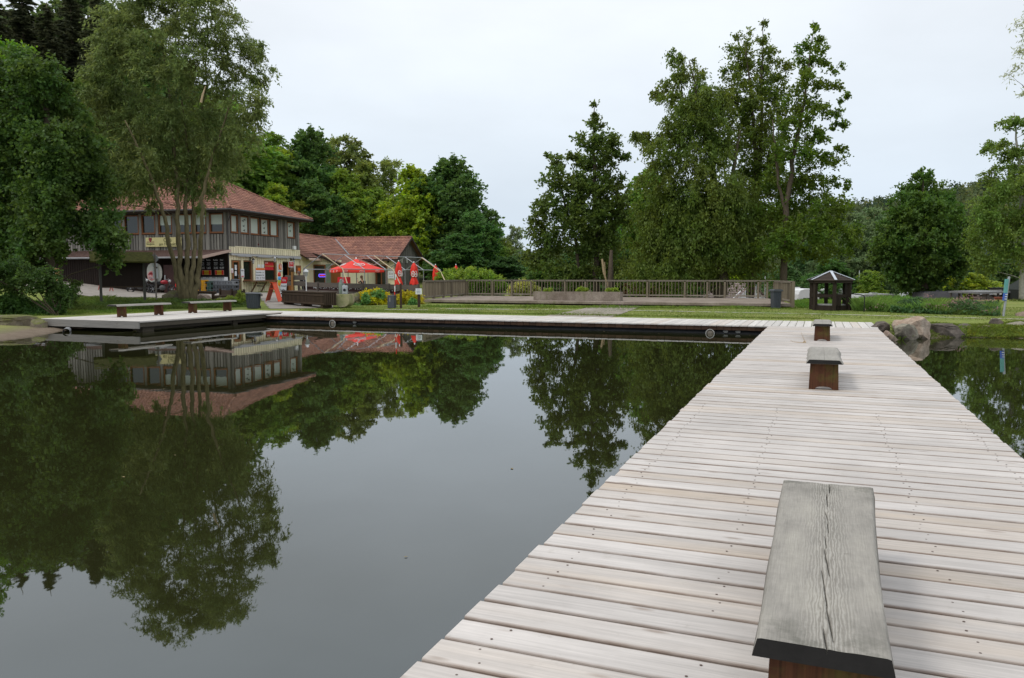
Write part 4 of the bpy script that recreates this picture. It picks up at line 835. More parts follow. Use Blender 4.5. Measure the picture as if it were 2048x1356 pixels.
def bin_(loc, r, h, m_, lab, name='bin', sy=1.0, lid=True, rz=0):
    t = thing(name, lab, 'bin', loc, rz); n = 20
    m = MB(); m.lathe([(r*.78, 0), (r*.8, .02), (r*.97, h*.86), (r*1.02, h*.87), (r*1.02, h*.9)], n, (0, 0, .03), 1, sy); m.build('bin_body', m_, t)
    m = MB()
    for k_ in range(n): a = 2*math.pi*k_/n; m.bar((r*.82*math.cos(a), r*.82*sy*math.sin(a), .06), (r*.985*math.cos(a), r*.985*sy*math.sin(a), h*.84), .025)
    m.build('ribs', m_, t)
    MB().lathe([(r*1.1, h*.88), (r*1.12, h*.92), (r*.95, h*.97), (r*.2, h), (.001, h)], n, (0, 0, .03), 1, sy).build('lid', basic('bin_lid', (.075, .08, .09), .45, .15), t)
    m = MB(); m.box((r*1.08, 0, h*.82), (.12, .2, .05)); m.box((r*1.12, 0, h*.9), (.06, .3, .04)); m.sphere((r*.85, r*.3, .08), (.03, .08, .08)); m.build('handle', BLK, t); return t
BING = basic('bin_grey', (.055, .062, .075), .5, .12)
p = on(507, 617.5); bin_(tuple(p), .36, .80, BING, 'round ribbed dark grey bin with domed lid by the path behind the platform')
p = kw(*[kface(471, 580, -1.4)[0], -1.4], 0.0); bin_(p, .3, 1.05, basic('bin_bluegrey', (.09, .10, .115), .5, .1), 'bluish grey bin at the cafe corner beside the brown door')
p = on(1551, 617); t = thing('waste_bin', 'tall slim grey wheeled bin leaning at the right end of the terrace', 'bin', tuple(p), .1)
m = MB(); m.prism([(-.16, 0), (.16, 0), (.20, .80), (-.20, .80)], lambda a, b: (a, -.18, b), (0, .36, 0)); m.build('bin_body', BING, t, bevel=.02)
m = MB()
for x in (-.1, 0, .1): m.bar((x*.9, -.19, .1), (x*1.05, -.19, .72), .03, .02)
m.build('ribs', BING, t); m = MB(); m.prism([(-.24, .79), (.24, .79), (.23, .85), (.15, .89), (-.15, .89), (-.23, .85)], lambda a, b: (a, -.24, b), (0, .5, 0)); m.build('lid', basic('bin_lid', (.075, .08, .09)), t)
# ---------------------------------------------------------------- tiled annex
an = thing('annex_building', 'low annex with orange red tiled roof and cream walls right of the cafe', 'building', kw(0, 0, 0), KROT)
EZ = 3.3; RZ = 5.3; HW = 3.35; ov = .6; ys, yc = D2+.05, 20.7; XE = 4.95; yend = yc+2*HW; sA = math.hypot(HW, RZ-EZ); tanA = (RZ-EZ)/HW
m = MB()
for a, b in (((0, ys), (0, yc)), ((0, yc), (XE, yc)), ((XE, yend), (-2*HW, yend)), ((-2*HW, yend), (-2*HW, ys))):
    m.add([(*a, -.3), (*b, -.3), (*b, EZ), (*a, EZ)], [(0, 1, 2, 3)])
m.b2(0, 2.75, 13.3, 13.4, -.2, 2.75); m.b2(2.75, 2.85, 13.3, yc, -.2, 2.3); m.add([(0, 13.3, 2.7), (2.8, 13.3, 2.3), (2.8, 13.3, 2.3), (0, 13.3, 3.25)], [(0, 1, 3)])
for x in np.arange(.1, 2.8, .2): m.b2(x, x+.05, 13.265, 13.3, -.2, 3.2-.33*x)
for y in np.arange(ys+.1, 13.2, .2): m.b2(0, .03, y, y+.05, -.2, EZ)
for x in np.arange(2.95, XE, .22): m.b2(x, x+.05, yc-.03, yc, -.2, EZ)
m.build('wall', YEL, an)
# gable wall of grey boards facing right
m = MB(); g3 = [(XE, yc, -.3), (XE, yend, -.3), (XE, yend, EZ), (XE, yc+HW, RZ), (XE, yc, EZ)]; m.add(g3, [(0, 1, 2, 3, 4)])
for y in np.arange(yc+.1, yend, .22):
    zt = EZ+(HW-abs(y-yc-HW))*tanA; m.b2(XE, XE+.035, y, y+.07, -.3, zt-.03)
m.b2(XE-.02, XE+.06, yc-.05, yc+.12, -.3, EZ); m.build('gable_wall', GREYB, an)
m = MB(); ey_ = np.array([-HW, 0, RZ-EZ])/sA; nA = np.array([RZ-EZ, 0, HW])/sA; ex_ov = .65
def dn(v, t): return np.array(v)-t
lowA = np.array([0, ys, EZ])-ey_*ex_ov; LA = yc+HW-ys
tiles(m, lowA, (0, 1, 0), ey_, LA, sA+ex_ov, nA, lambda u, v: (ys+u) < yc+max(0, (v-ex_ov)/sA*HW)+(.0 if v > ex_ov else -.3))
# cat-slide part over the porch
lo2 = np.array([3.15, 13.15, 2.30]); ex2 = np.array([0.05, 13.15, 3.42]); d2_ = ex2-lo2; l2 = np.linalg.norm(d2_); d2_ = d2_/l2; tiles(m, lo2+np.array([0, 0, .04]), (0, 1, 0), d2_, yc-13.15+.1, l2, np.cross(np.array([0, 1, 0]), d2_)*-1 if np.cross([0, 1, 0], d2_)[2] < 0 else np.cross([0, 1, 0], d2_))
m.add([tuple(lo2-[0, 0, .03]), tuple(ex2-[0, 0, .03]), (.05, yc, 3.39), (3.15, yc, 2.27)], [(0, 1, 2, 3)])
eyB = np.array([0, HW, RZ-EZ])/sA; nB = np.array([0, -(RZ-EZ), HW])/sA; lowB = np.array([-HW, yc, EZ])-eyB*ex_ov; LB_ = XE+.55+HW
tiles(m, lowB, (1, 0, 0), eyB, LB_, sA+ex_ov, nB, lambda u, v: (-HW+u) > -max(0, (v-ex_ov))/sA*HW+(0 if v > ex_ov else .3))
zl = lambda v: v-.04
m.add([(ex_ov*.86, ys, EZ-.43), (-HW, ys, RZ-.04), (-HW, yc+HW, RZ-.04), (.5, yc-.5, EZ-.35)], [(0, 1, 2, 3)]); m.add([(.5, yc-.55, EZ-.38), (XE+.5, yc-.55, EZ-.38), (XE+.5, yc+HW, RZ-.04), (-HW, yc+HW, RZ-.04)], [(0, 1, 2, 3)])
m.add([(XE+.55, yc+HW, RZ), (XE+.55, yend+.5, EZ-.3), (-2*HW-.5, yend+.5, EZ-.3), (-HW, yc+HW, RZ), (-2*HW-.5, ys, EZ-.3), (-HW, ys, RZ)], [(0, 1, 2, 3), (3, 2, 4, 5)])
rA = m.build('roof', TILE, an); ridge(rA, (-HW, ys, RZ+.04), (-HW, yc+HW, RZ+.04)); ridge(rA, (-HW, yc+HW, RZ+.04), (XE+.55, yc+HW, RZ+.04))
m = MB(); m.bar((.25, yc-.25, EZ+.0), (-HW, yc+HW, RZ+.06), .16, .03); m.build('valley_strip', basic('grey_lead', (.20, .20, .21), .6), rA)
m = MB(); m.bar((XE+.56, yc-.6, EZ-.40), (XE+.56, yc+HW, RZ-.06), .03, .2); m.bar((XE+.56, yend+.6, EZ-.4), (XE+.56, yc+HW, RZ-.06), .03, .2); m.bar((.4, yc-.6, EZ-.42), (XE+.5, yc-.6, EZ-.42), .03, .16); m.bar((.62, ys, EZ-.42), (.62, 13.1, EZ-.42), .03, .18); m.bar((0, 13.1, 3.36), (3.2, 13.1, 2.22), .05, .2); m.build('barge_board', basic('brown_barge', (.045, .03, .025), .8), rA)
# openings on the annex
def af(px0, px1, zt, yy, zb=.0): a = kface(px0, 550, yy)[0]; b = kface(px1, 550, yy)[0]; return a, b, zb, zt
def wpan(par, x0, x1, z0, z1, y, name='window', pm=None):
    m = MB()
    for a, b, c, d in ((x0, x0+.12, z0, z1), (x1-.12, x1, z0, z1), (x0+.12, x1-.12, z1-.12, z1)): m.b2(a, b, y-.06, y, c, d)
    w_ = m.build(name, frz, par); MB().b2(x0+.12, x1-.12, y-.03, y-.01, z0, z1-.12).build('pane', pm or DG, w_); return w_
x0, x1, *_ = af(627.5, 652, 2.6, 13.28); wpan(an, x0, x1, .0, 2.35, 13.26); x2 = kface(662.5, 550, 13.28)[0]
MB().b2(x1+.02, x2, 13.2, 13.255, 0, 2.4).build('green_panel', basic('green_grey_panel', (.22, .27, .2), .7, .15, 6, sc3=(6, 1, .3)), an); MB().b2(x2+.02, 2.72, 13.18, 13.25, 0, 2.3).build('door', DOORW, an)
x0, x1, *_ = af(755, 783-8, 2.6, yc-.03); x0, x1 = af(752.5, 775, 2.6, yc)[0:2]; wpan(an, x0, x1, 0, 2.45, yc-.04, 'door')
xg0, xg1 = af(688, 708, 2.4, yc)[0:2]; wpan(an, max(xg0, 2.9), max(xg1, 3.6), .3, 2.3, yc-.04)
m = MB(); m.b2(XE+.04, XE+.08, yc+3.9, yc+4.9, 0, 2.3); m.build('door', basic('green_door', (.07, .11, .10), .5), an)
t = thing('neon_sign', 'glowing blue framed neon open sign in the dark annex window', 'sign', kw(*kface(644.5, 551, 13.15)[:1], 13.15, kface(644.5, 551, 13.15)[1]), KROT)
m = MB(); m.tube([(-.30, 0, -.12), (.30, 0, -.12), (.34, 0, -.08), (.34, 0, .08), (.30, 0, .12), (-.30, 0, .12), (-.34, 0, .08), (-.34, 0, -.08), (-.30, 0, -.12)], .028, 6); m.build('neon_frame', emit('neon_blue', (.16, .12, 1), 1.6), t); text('OPEN', .19, emit('neon_red', (1, .05, .12), 1.0), t, (0, -.01, 0), FR)
t = thing('awning_box', 'short pinkish striped awning over the annex corner', 'awning', kw(.1, 11.0, 2.95), KROT); m = MB(); m.add([(0, 0, .15), (0, 2.3, .15), (.7, 2.3, -.1), (.7, 0, -.1), (.7, 2.3, -.25), (.7, 0, -.25)], [(0, 1, 2, 3), (3, 2, 4, 5)]); m.build('cloth', basic('pinkish_cloth', (.55, .38, .30), .8), t)
a, z = kface(741, 549.5, yc-.1); t = thing('wall_board', 'black framed picture board on the cream annex wall', 'board', kw(a, yc-.1, z), KROT); MB().box((0, 0, 0), (.75, .05, .55)).build('board', BLK, t); m = MB(); m.sphere((.12, -.03, .02), (.1, .01, .16)); m.box((-.15, -.03, 0), (.16, .01, .3)); m.build('print', basic('grey_print', (.3, .3, .3)), t)
a, z = kface(734, 551, yc-.1); t = thing('wall_notice', 'pale paper notice left of the black picture board', 'notice', kw(a, yc-.1, z), KROT); MB().box((0, 0, 0), (.42, .03, .6)).build('panel', basic('bluish_paper', (.5, .53, .6)), t)
a, z = kface(782, 549.5, yc-.1); t = thing('wall_poster', 'white poster with animal drawing at the annex corner', 'poster', kw(a, yc-.1, z), KROT); MB().box((0, 0, 0), (.62, .03, .75)).build('panel', PAPER, t); text('Zoo', .26, basic('brown_ink', (.2, .08, .05)), t, (0, -.02, .1), FR); text('Reitstall', .12, basic('blue_ink', (.05, .1, .4)), t, (0, -.02, -.2), FR)
t = thing('wall_fixture', 'small dark lamp under the annex eaves', 'lamp', kw(kface(777, 524, yc)[0], yc-.1, kface(777, 524, yc)[1]), KROT); MB().sphere((0, 0, 0), (.1, .1, .12)).build('housing', BLK, t)
for px, l_ in ((802.5, 'left'), (812.5, 'right')):
    r_ = kside; o_ = XE+.05; y_, z_ = kside(px, 522, o_); t = thing('gable_lamp', f'{l_} white box lamp on the grey gable', 'lamp', kw(o_+.05, y_, z_), KROT); MB().box((0, 0, 0), (.12, .25, .4)).build('housing', basic('pale_lamp', (.45, .45, .4)), t)
# ---------------------------------------------------------------- tent frame
P0 = np.array([-13.35, 55.]); U_ = np.array([.466, .885]); Vp = np.array([.885, -.466]); SROTT = math.atan2(U_[1], U_[0])
tf = thing('party_tent', 'bare silver tube frame of a long party tent with pitched rafters', 'tent frame', (P0[0], P0[1], 0), SROTT)
SIL = basic('galvanised_tube', (.30, .31, .33), .35, .1, 3, .5)
LT = 12.43; ts_ = [float((lambda r: ((P0[1]*r[0]-P0[0]*r[1])/(U_[0]*r[1]-U_[1]*r[0])))(ray(px, 510)[:2])) for px in (645, 689, 733, 772, 810, 845)]
zr, ze, ww = 3.48, 2.42, 1.8   # local: x along ridge, y = -ww is the front eave
for y_, z_ in ((0, zr), (-ww, ze), (ww, ze)): MB().tube([(ts_[0], y_, z_), (ts_[-1], y_, z_)], .035, 6).build('long_rail', SIL, tf)
for i, t_ in enumerate(ts_):
    MB().tube([(t_, -ww, ze), (t_, 0, zr), (t_, ww, ze)], .032, 6).build('rafter', SIL, tf)
    for s in (-1, 1): MB().tube([(t_, s*ww, ze), (t_, s*ww, .55)], .03, 6).build('leg', SIL, tf)
def wl(px, py, z): q = at(px, py, z)[:2]-P0; return (q@U_, q@np.array([-U_[1], U_[0]]), z)
PALEW = wood('pale_pole', (.50, .40, .26), 2, .1, .2, knots=False)
def polep(px, py, Y): p = pt(px, py, Y); return tuple(p)
for a, b, c, l_ in (((645, 508, 54.8), (685, 537, 53.6), (702, 590, 51), 'left'), ((749, 512, 58), (787, 540, 52), (811, 590, 47), 'middle'), ((843, 515, 64), (881, 543, 56), (897, 576, 52), 'right')):
    tag(MB().tube([polep(*a), polep(*b), polep(*c)], .035, 6).build('tent_pole', PALEW), f'{l_} one of three pale bent poles leaning on the tent frame', 'pole', 'pale poles on the tent frame')
# ---------------------------------------------------------------- parasols
VAL = RED
def logo(par, c, nx_, sz, name='logo'):
    m = MB(); pts = [c+nx_[0]*math.cos(a*math.pi/10)*sz[0]+nx_[1]*math.sin(a*math.pi/10)*sz[1] for a in range(21)]; m.tube(pts, sz[1]*.13, 5, False)
    m.tube([c-nx_[0]*sz[0]*.5, c-nx_[0]*sz[0]*.1+nx_[1]*sz[1]*.4, c+nx_[0]*sz[0]*.1-nx_[1]*sz[1]*.3, c+nx_[0]*sz[0]*.5], sz[1]*.16, 5); return m.build(name, WHT, par)
uc = pt(713, 553, 60); uz = gz1(uc[0], uc[1])+.03; um = thing('parasol', 'open red square parasol with white logos over the cafe terrace', 'parasol', (uc[0], uc[1], uz), R(24))
hw_ = 1.72; zt_, zr_ = 3.26-uz, 2.47-uz; ap = np.array([0, 0, zt_]); m = MB(); cs = [np.array([sx_*hw_, sy_*hw_, zr_]) for sx_, sy_ in ((-1, -1), (1, -1), (1, 1), (-1, 1))]; NS = 8
for k_ in range(4):
    a, b = cs[k_], cs[(k_+1) % 4]; g = []
    for j in range(NS+1):
        for i in range(NS+1):
            t, u = j/NS, i/NS; e = a*(1-u)+b*u; p = ap*(1-t)+e*t; p[2] -= .05*math.sin(math.pi*t)+.05*t*math.sin(math.pi*u); g.append(p)
    m.add(g, [(j*(NS+1)+i, j*(NS+1)+i+1, (j+1)*(NS+1)+i+1, (j+1)*(NS+1)+i) for j in range(NS) for i in range(NS)])
    ed = g[-(NS+1):]; m.add(ed+[p-np.array([0, 0, .24]) for p in ed], [(i, i+1, i+1+NS+1, i+NS+1) for i in range(NS)])
cn = m.build('canopy', RED, um, True)
for k_ in (0, 1, 3):
    a, b = cs[k_], cs[(k_+1) % 4]; mid = (a+b)/2; c = ap*.42+mid*.58; ex_ = (b-a)/np.linalg.norm(b-a); ey_ = (ap-mid)/np.linalg.norm(ap-mid); nn = np.cross(ex_, ey_); nn = nn*np.sign(nn[2]); logo(cn, c+nn*.0, (ex_, ey_), (.42, .2))
    for u in (.15, .5, .85): c = a*(1-u)+b*u-np.array([0, 0, .14+.05*math.sin(math.pi*u)]); on_ = np.array([mid[0], mid[1], 0])/hw_; logo(cn, c+on_*.02, (ex_, np.array([0, 0, 1.])), (.16, .07))
MB().tube([(0, 0, 0), (0, 0, zt_)], .03, 8).build('pole', SIL, um); MB().lathe([(.07, 0), (.05, .1), (.001, .14)], 8, (0, 0, zt_-.03)).build('finial', WHT, um)
m = MB()
for c in cs: m.bar((0, 0, zt_-.5), tuple(c*.96+np.array([0, 0, .02])), .03)
m.build('ribs', SIL, um); MB().box((0, 0, .06), (.8, .8, .12)).build('base', GC, um)
def closed_par(px, pyt, pyb, Y, lab, grp='closed red parasols'):
    p = pt(px, 553, Y); zg = .62; zt, zb = pt(px, pyt, Y)[2]-zg, pt(px, pyb, Y)[2]-zg; t = thing('closed_parasol', lab, 'parasol', (p[0], p[1], zg), random.uniform(0, 3), grp); H = zt-zb; m = MB(); n = 24
    prof = [(0, .03), (.06, .10), (.14, .16), (.3, .22), (.48, .23), (.66, .16), (.69, .13), (.74, .17), (.9, .25), (1, .27)]
    vs = []
    for s, r_ in prof:
        for k_ in range(n): a = 2*math.pi*k_/n; rr_ = r_*(1+.22*math.sin(4*a*1+s*2)*(s > .05)+.1*math.sin(9*a)); vs.append((rr_*math.cos(a), rr_*math.sin(a), zt-.05-s*(H-.05)+.05*math.sin(4*a)*(s > .95)))
    m.add(vs, [(j*n+k_, j*n+(k_+1) % n, (j+1)*n+(k_+1) % n, (j+1)*n+k_) for j in range(len(prof)-1) for k_ in range(n)]+[tuple(range(n))]); cn = m.build('canopy', RED, t, True)
    for a in (-1.9, -1.1, .6): c = np.array([.235*math.cos(a), .235*math.sin(a), zt-.05-.5*H]); logo(cn, c, (np.array([-math.sin(a), math.cos(a), 0]), np.array([0, 0, 1.])), (.10, .2))
    MB().tube([(0, 0, 0), (0, 0, zt)], .03, 8).build('pole', SIL, t); MB().lathe([(.04, 0), (.05, .05), (.001, .1)], 8, (0, 0, zt-.05)).build('finial', WHT, t); MB().box((0, 0, .05), (.7, .7, .1)).build('base', GC, t)
closed_par(797.5, 521.5, 569.5, 56, 'left closed red parasol in front of the annex gable'); closed_par(828, 524, 569, 56, 'second closed red parasol at the right corner of the annex gable')
closed_par(871, 529, 590, 60, 'closed red parasol sticking up behind the left end of the hedge'); closed_par(912, 529, 600, 62, 'farthest right closed red parasol tip above the hedge')
# ---------------------------------------------------------------- things between cafe and pond
def stand(px, py, name, lab, cat, rz=0, grp=None): p = on(px, py); return thing(name, lab, cat, tuple(p), rz, grp)
t = thing('slatted_planter', 'long dark brown slatted planter box on short feet beside the path', 'planter', (0, 0, 0)); A = on(564, 609); B = on(649, 618); A[2] = B[2] = (A[2]+B[2])/2
L = float(np.linalg.norm((B-A)[:2])); t.location = tuple(A); t.rotation_euler = (0, 0, math.atan2(B[1]-A[1], B[0]-A[0])); H = .80
m = MB(); x = .05
while x < L: m.b2(x, x+.075, -.02, .02, .14, H-.06); m.b2(x, x+.075, .58, .62, .14, H-.06); x += .105
y = .02
while y < .55: m.b2(-.03, .0, y, y+.075, .14, H-.06); m.b2(L, L+.03, y, y+.075, .14, H-.06); y += .105
m.build('slats', DKW, t)
m = MB(); m.b2(-.04, L+.04, -.05, .65, H-.06, H); m.b2(-.02, L+.02, -.045, -.021, H-.2, H-.12); m.b2(-.02, L+.02, -.045, -.021, .18, .25); m.build('rail', DKW, t)
for x in (.35, L/2, L-.35): MB().b2(x-.13, x+.13, 0, .5, 0, .15).build('foot', DKW, t)
MB().b2(.02, L-.02, .03, .57, .15, .7).build('soil', basic('soil', (.05, .04, .03)), t)
t = stand(548, 604, 'a_frame_sign', 'orange red folding pavement sign standing on the paving', 'pavement sign', R(-8)); H = 1.12
m = MB(); m.bar((-.42, -.0, 0), (-.02, 0, H), .03, .55, up=(0, 0, 1)); 
m = MB(); OR = basic('orange_red_board', (.66, .075, .02), .5, .06); OD = basic('dark_orange_board', (.36, .07, .03), .6, .1)
def slab_(m, x0, x1, z0, z1, w_=.55, th=.03): m.add([(x0-th, -w_/2, z0), (x0, -w_/2, z0), (x1, -w_/2, z1), (x1-th, -w_/2, z1), (x0-th, w_/2, z0), (x0, w_/2, z0), (x1, w_/2, z1), (x1-th, w_/2, z1)], [(0, 1, 2, 3), (7, 6, 5, 4), (0, 4, 5, 1), (1, 5, 6, 2), (2, 6, 7, 3), (3, 7, 4, 0)])
slab_(m, -.36, .0, .08, H); m.build('back_board', OD, t); m = MB(); slab_(m, .40, .06, .03, H); m.build('front_board', OR, t); m = MB(); m.b2(-.14, .16, -.25, -.22, H*.66, H*.66+.03); m.b2(-.38, -.36, -.25, -.22, 0, .1); m.b2(-.1, .1, -.28, .28, H-.01, H+.02); m.build('hinge', OR, t)
p = pt(566.5, 600, 49); t = thing('advert_stand', 'tilted white price stand with red header behind the orange sign', 'sign', (p[0], p[1], gz1(p[0], p[1])), R(-6)); zt = pt(566, 554, 49)[2]-t.location[2]
m = MB(); m.prism([(-.22, .1), (.15, .1), (.24, zt-.4), (-.13, zt-.4)], lambda a, b: (a, 0, b), (0, .04, 0)); m.build('panel', PAPER, t); m = MB(); m.prism([(-.13, zt-.4), (.24, zt-.4), (.30, zt), (-.07, zt)], lambda a, b: (a, -.01, b), (0, .06, 0)); m.build('header', REDP, t)
for k_, s_ in enumerate(('Brezel', 'Kaffee', 'Eis 1,50')): text(s_, .13, INK, t, (.06-k_*.05, -.015, zt-.56-.24*k_), (math.pi/2, 0, 0))
text('Eis', .2, WHT, t, (.1, -.02, zt-.2), (math.pi/2, 0, 0)); MB().box((.0, .1, .05), (.5, .4, .1)).build('base', BLK, t)
p = pt(559.5, 590, 51); t = thing('balloon_pennant', 'narrow pennant of red blue and green blobs hanging by the entrance', 'pennant', (p[0], p[1], gz1(p[0], p[1])), 0)
for z_, c_, nm_ in ((pt(559, 549, 51)[2], (.6, .05, .03), 'red_blob'), (pt(559, 557, 51)[2], (.1, .35, .7), 'blue_blob'), (pt(559, 563, 51)[2], (.35, .45, .05), 'green_blob'), (pt(559, 567.5, 51)[2], (.7, .25, .02), 'orange_blob')):
    MB().sphere((0, 0, z_-t.location[2]), (.11, .06, .15)).build('balloon', basic(nm_, c_, .5, .1), t, True)
MB().tube([(0, .08, 0), (0, .08, pt(559, 546, 51)[2]-t.location[2])], .015, 6).build('pole', GRYM, t)
p = pt(613, 600, 47); g_ = gz1(p[0], p[1]); t = thing('garden_lamp', 'white lantern on a thin white post in front of the board fence', 'lamp', (p[0], p[1], g_)); zt = pt(613, 538, 47)[2]-g_
MB().tube([(0, 0, 0), (0, 0, .15), (0, 0, zt-.48)], [.05, .035, .03], 8).build('pole', WHT, t); MB().lathe([(.05, zt-.48), (.07, zt-.45), (.08, zt-.44)], 6).build('lamp_base', WHT, t); MB().lathe([(.08, zt-.44), (.14, zt-.18)], 6).build('lamp_glass', basic('lantern_glass', (.35, .36, .33), .2), t); MB().lathe([(.17, zt-.18), (.14, zt-.1), (.05, zt-.02), (.015, zt)], 8).build('lamp_cap', WHT, t)
# high board panel and posts
t = thing('board_screen', 'higher short board screen left of the low fence by the entrance', 'fence', (*pt(590, 560, 55)[:2], .62), R(-10)); m = MB(); m.box((0, 0, 1.2), (1.5, .04, .34)); m.box((0, 0, .8), (1.5, .04, .3)); m.build('board', BF, t); MB().bar((-.18, -.05, 0), (-.18, -.05, 1.65), .13).build('post', wood('orange_brown_post', (.30, .15, .05), 2, .1, .2), t); MB().sphere((-.18, -.05, 1.75), (.15, .15, .16)).build('wicker_ball', basic('wicker', (.1, .06, .035), .9, .5, 20), t)
# stone trough, pump, info terminal
t = stand(686, 616, 'stone_trough', 'rounded mossy sandstone fountain trough with flat front', 'trough', R(-6)); m = MB(); pr = [(-.36, .0+.70), (-.36, .32)]+[(-.36*math.cos(a*math.pi/12), .32-.28*math.sin(a*math.pi/12)) for a in range(1, 12)]+[(.36, .32), (.36, .70)]
def mat_sand():
    k = N('sandstone'); n1 = k.noise(2.2, 6, .7); c = k.ramp(n1, [(.3, (.16, .17, .06)), (.45, (.28, .27, .14)), (.6, (.36, .31, .2)), (.72, (.38, .22, .15))]); k.col(c); k.b.inputs['Roughness'].default_value = .95; k.bump(n1, .4, .02); return k.m
SAND = mat_sand(); m.prism(pr, lambda a, b: (a, -.12, b), (0, .9, 0)); m.build('basin', SAND, t, bevel=.02); MB().b2(-.28, .28, -.02, .68, .66, .715).build('water_surface', glass('dark_glass'), t)
p = on(676, 606); t = thing('carved_post', 'slim grey green carved stone figure post behind the trough', 'statue', (p[0], p[1]+.8, p[2])); zt = pt(676, 558, p[1]+.8)[2]-p[2]; m = MB(); m.lathe([(.12, 0), (.13, zt*.2), (.14, zt*.5), (.16, zt*.75), (.13, zt*.85), (.08, zt*.9), (.09, zt*.96), (.03, zt)], 10, sx=.8, sy=.8); m.tube([(.16, 0, zt*.8), (.2, 0, zt*.5), (.26, -.05, zt*.05)], [.05, .05, .07], 6); m.build('figure', basic('verdigris_stone', (.2, .235, .2), .8, .3), t, True)
p = on(686, 606); t = thing('drinks_fridge', 'white and red vending fridge with drinks behind the board fence', 'fridge', (*pt(688, 560, 58)[:2], .65), R(-12)); zt = pt(688, 554, 58)[2]-.65
MB().box((0, 0, (zt-.5)/2), (.72, .6, zt-.5)).build('cabinet', WHT, t, bevel=.03); MB().box((0, 0, zt-.25), (.76, .62, .5)).build('header', REDP, t); text('Eis', .28, WHT, t, (0, -.32, zt-.25), (math.pi/2, 0, 0)); MB().box((0, -.31, zt-.9), (.56, .02, .1)).build('handle', BLK, t)
t = thing('service_box', 'pale grey box on a dark pedestal with black round opening beside the stone post', 'machine', (*on(686, 607)[:2]+np.array([0, .6]), on(686, 607)[2]), R(-5)); zt = pt(686, 571, t.location[1])[2]-t.location[2]; MB().box((0, 0, zt*.25), (.22, .2, zt*.5)).build('pedestal', BLK, t); MB().box((0, 0, zt*.75), (.28, .22, zt*.5)).build('head', basic('pale_grey_box', (.4, .42, .44), .5), t, bevel=.04); MB().lathe([(.08, 0), (.08, .02)], 12).build('screen', BLK, t).rotation_euler = (math.pi/2, 0, 0); t.children[-1].location = (0, -.11, zt*.75)
# rubble and low stones
for i, (px0, px1, a, b, l_) in enumerate(((652, 664, 601, 610, 'flat stone at the left foot of the fountain trough'), (660, 673, 597, 611, 'stacked brown stone touching the fountain trough'), (702, 718, 588, 599, 'big grey stone on top of the low wall right of the trough'), (699, 710, 597, 612, 'lower left stone of the low wall right of the trough'), (710, 722, 598, 613, 'lower right stone of the low wall right of the trough'))):
    rk(px0, px1, a, b, .3, RK5 if i < 2 else RK4, l_, 30+i, Y=41.5, grp='stones by the trough')
p = on(784, 616); t = thing('service_pillar', 'square dark grey service pillar in front of the yellow shrubs', 'pillar', tuple(p), R(-12)); MB().box((0, 0, .32), (.34, .34, .64)).build('housing', basic('anthracite', (.06, .065, .08), .5, .08), t, bevel=.01); MB().box((-.04, -.175, .42), (.02, .006, .22)).build('mark', basic('pale_mark', (.4, .4, .35)), t)
p = on(802, 616.5); o = MB().bar((0, 0, -.1), (0, 0, pt(802, 567, p[1])[2]-p[2]), .1).build('wooden_post', DKW); o.location = p; tag(o, 'single dark wooden post standing in the lawn by the yellow shrubs', 'post')
p = on(789, 607); t = thing('red_white_pole', 'thin red and white striped pole leaning beside the service pillar', 'pole', (p[0], p[1], p[2])); zt = pt(788, 536, p[1])[2]-p[2]
for i in range(6): MB().tube([(.015*i, 0, zt*i/6), (.015*(i+1)-.015, 0, zt*(i+1)/6)], .028, 8).build('stripe', WHT if i % 2 == 0 else RED, t)
# notice board with mossy roof
p0, p1 = on(203, 608), on(290, 605); t = thing('notice_board', 'big dark notice board seen from behind under a mossy roof', 'notice board', tuple(p0), math.atan2(p1[1]-p0[1], p1[0]-p0[0])); L = float(np.linalg.norm((p1-p0)[:2])); zt = pt(290, 522, p1[1])[2]-p0[2]; zb = pt(290, 573, p1[1])[2]-p0[2]
for x in (0, L): MB().bar((x, 0, -.2), (x, 0, zt), .14).build('post', wood('grey_post', (.10, .095, .085), 2, .1, .2), t)
MB().b2(.07, L-.07, -.03, .03, zb, zt).build('panel', wood('dark_boarding', (.03, .02, .016)), t); m = MB(); m.b2(-.02, L+.02, -.05, -.031, zb-.06, zb+.04); m.build('rail', DKW, t)
m = MB(); m.prism([(-.75, zt-.12), (0, zt+.42), (.6, zt-.1), (.6, zt-.02), (0, zt+.52), (-.8, zt-.04)], lambda a, b: (-.5, a, b), (L+1.0, 0, 0)); m.build('roof', basic('moss_roof', (.085, .085, .02), .95, .5, 6, bump=1), t)
p = on(313, 605); t = thing('traffic_sign', 'grey post with round sign and two plates seen from the back', 'road sign', tuple(p), R(12)); zz = lambda py: pt(313, py, p[1])[2]-p[2]
MB().tube([(0, 0, -.1), (0, 0, zz(505))], .045, 8).build('pole', basic('brownish_pole', (.2, .17, .15), .6, .1), t); m = MB(); m.prism([(.23*math.cos(a*math.pi/12), .23*math.sin(a*math.pi/12)) for a in range(24)], lambda a, b: (-.06+a, .06, zz(517)+b), (0, .015, 0)); m.build('round_plate', basic('sign_back', (.32, .34, .35), .5, .1), t)
m = MB(); m.box((-.03, .07, zz(530)), (.3, .015, .2)); m.build('plate', PAPER, t); m = MB(); m.box((-.02, .07, zz(547)), (.27, .015, .58)); m.build('plate', PAPER, t)
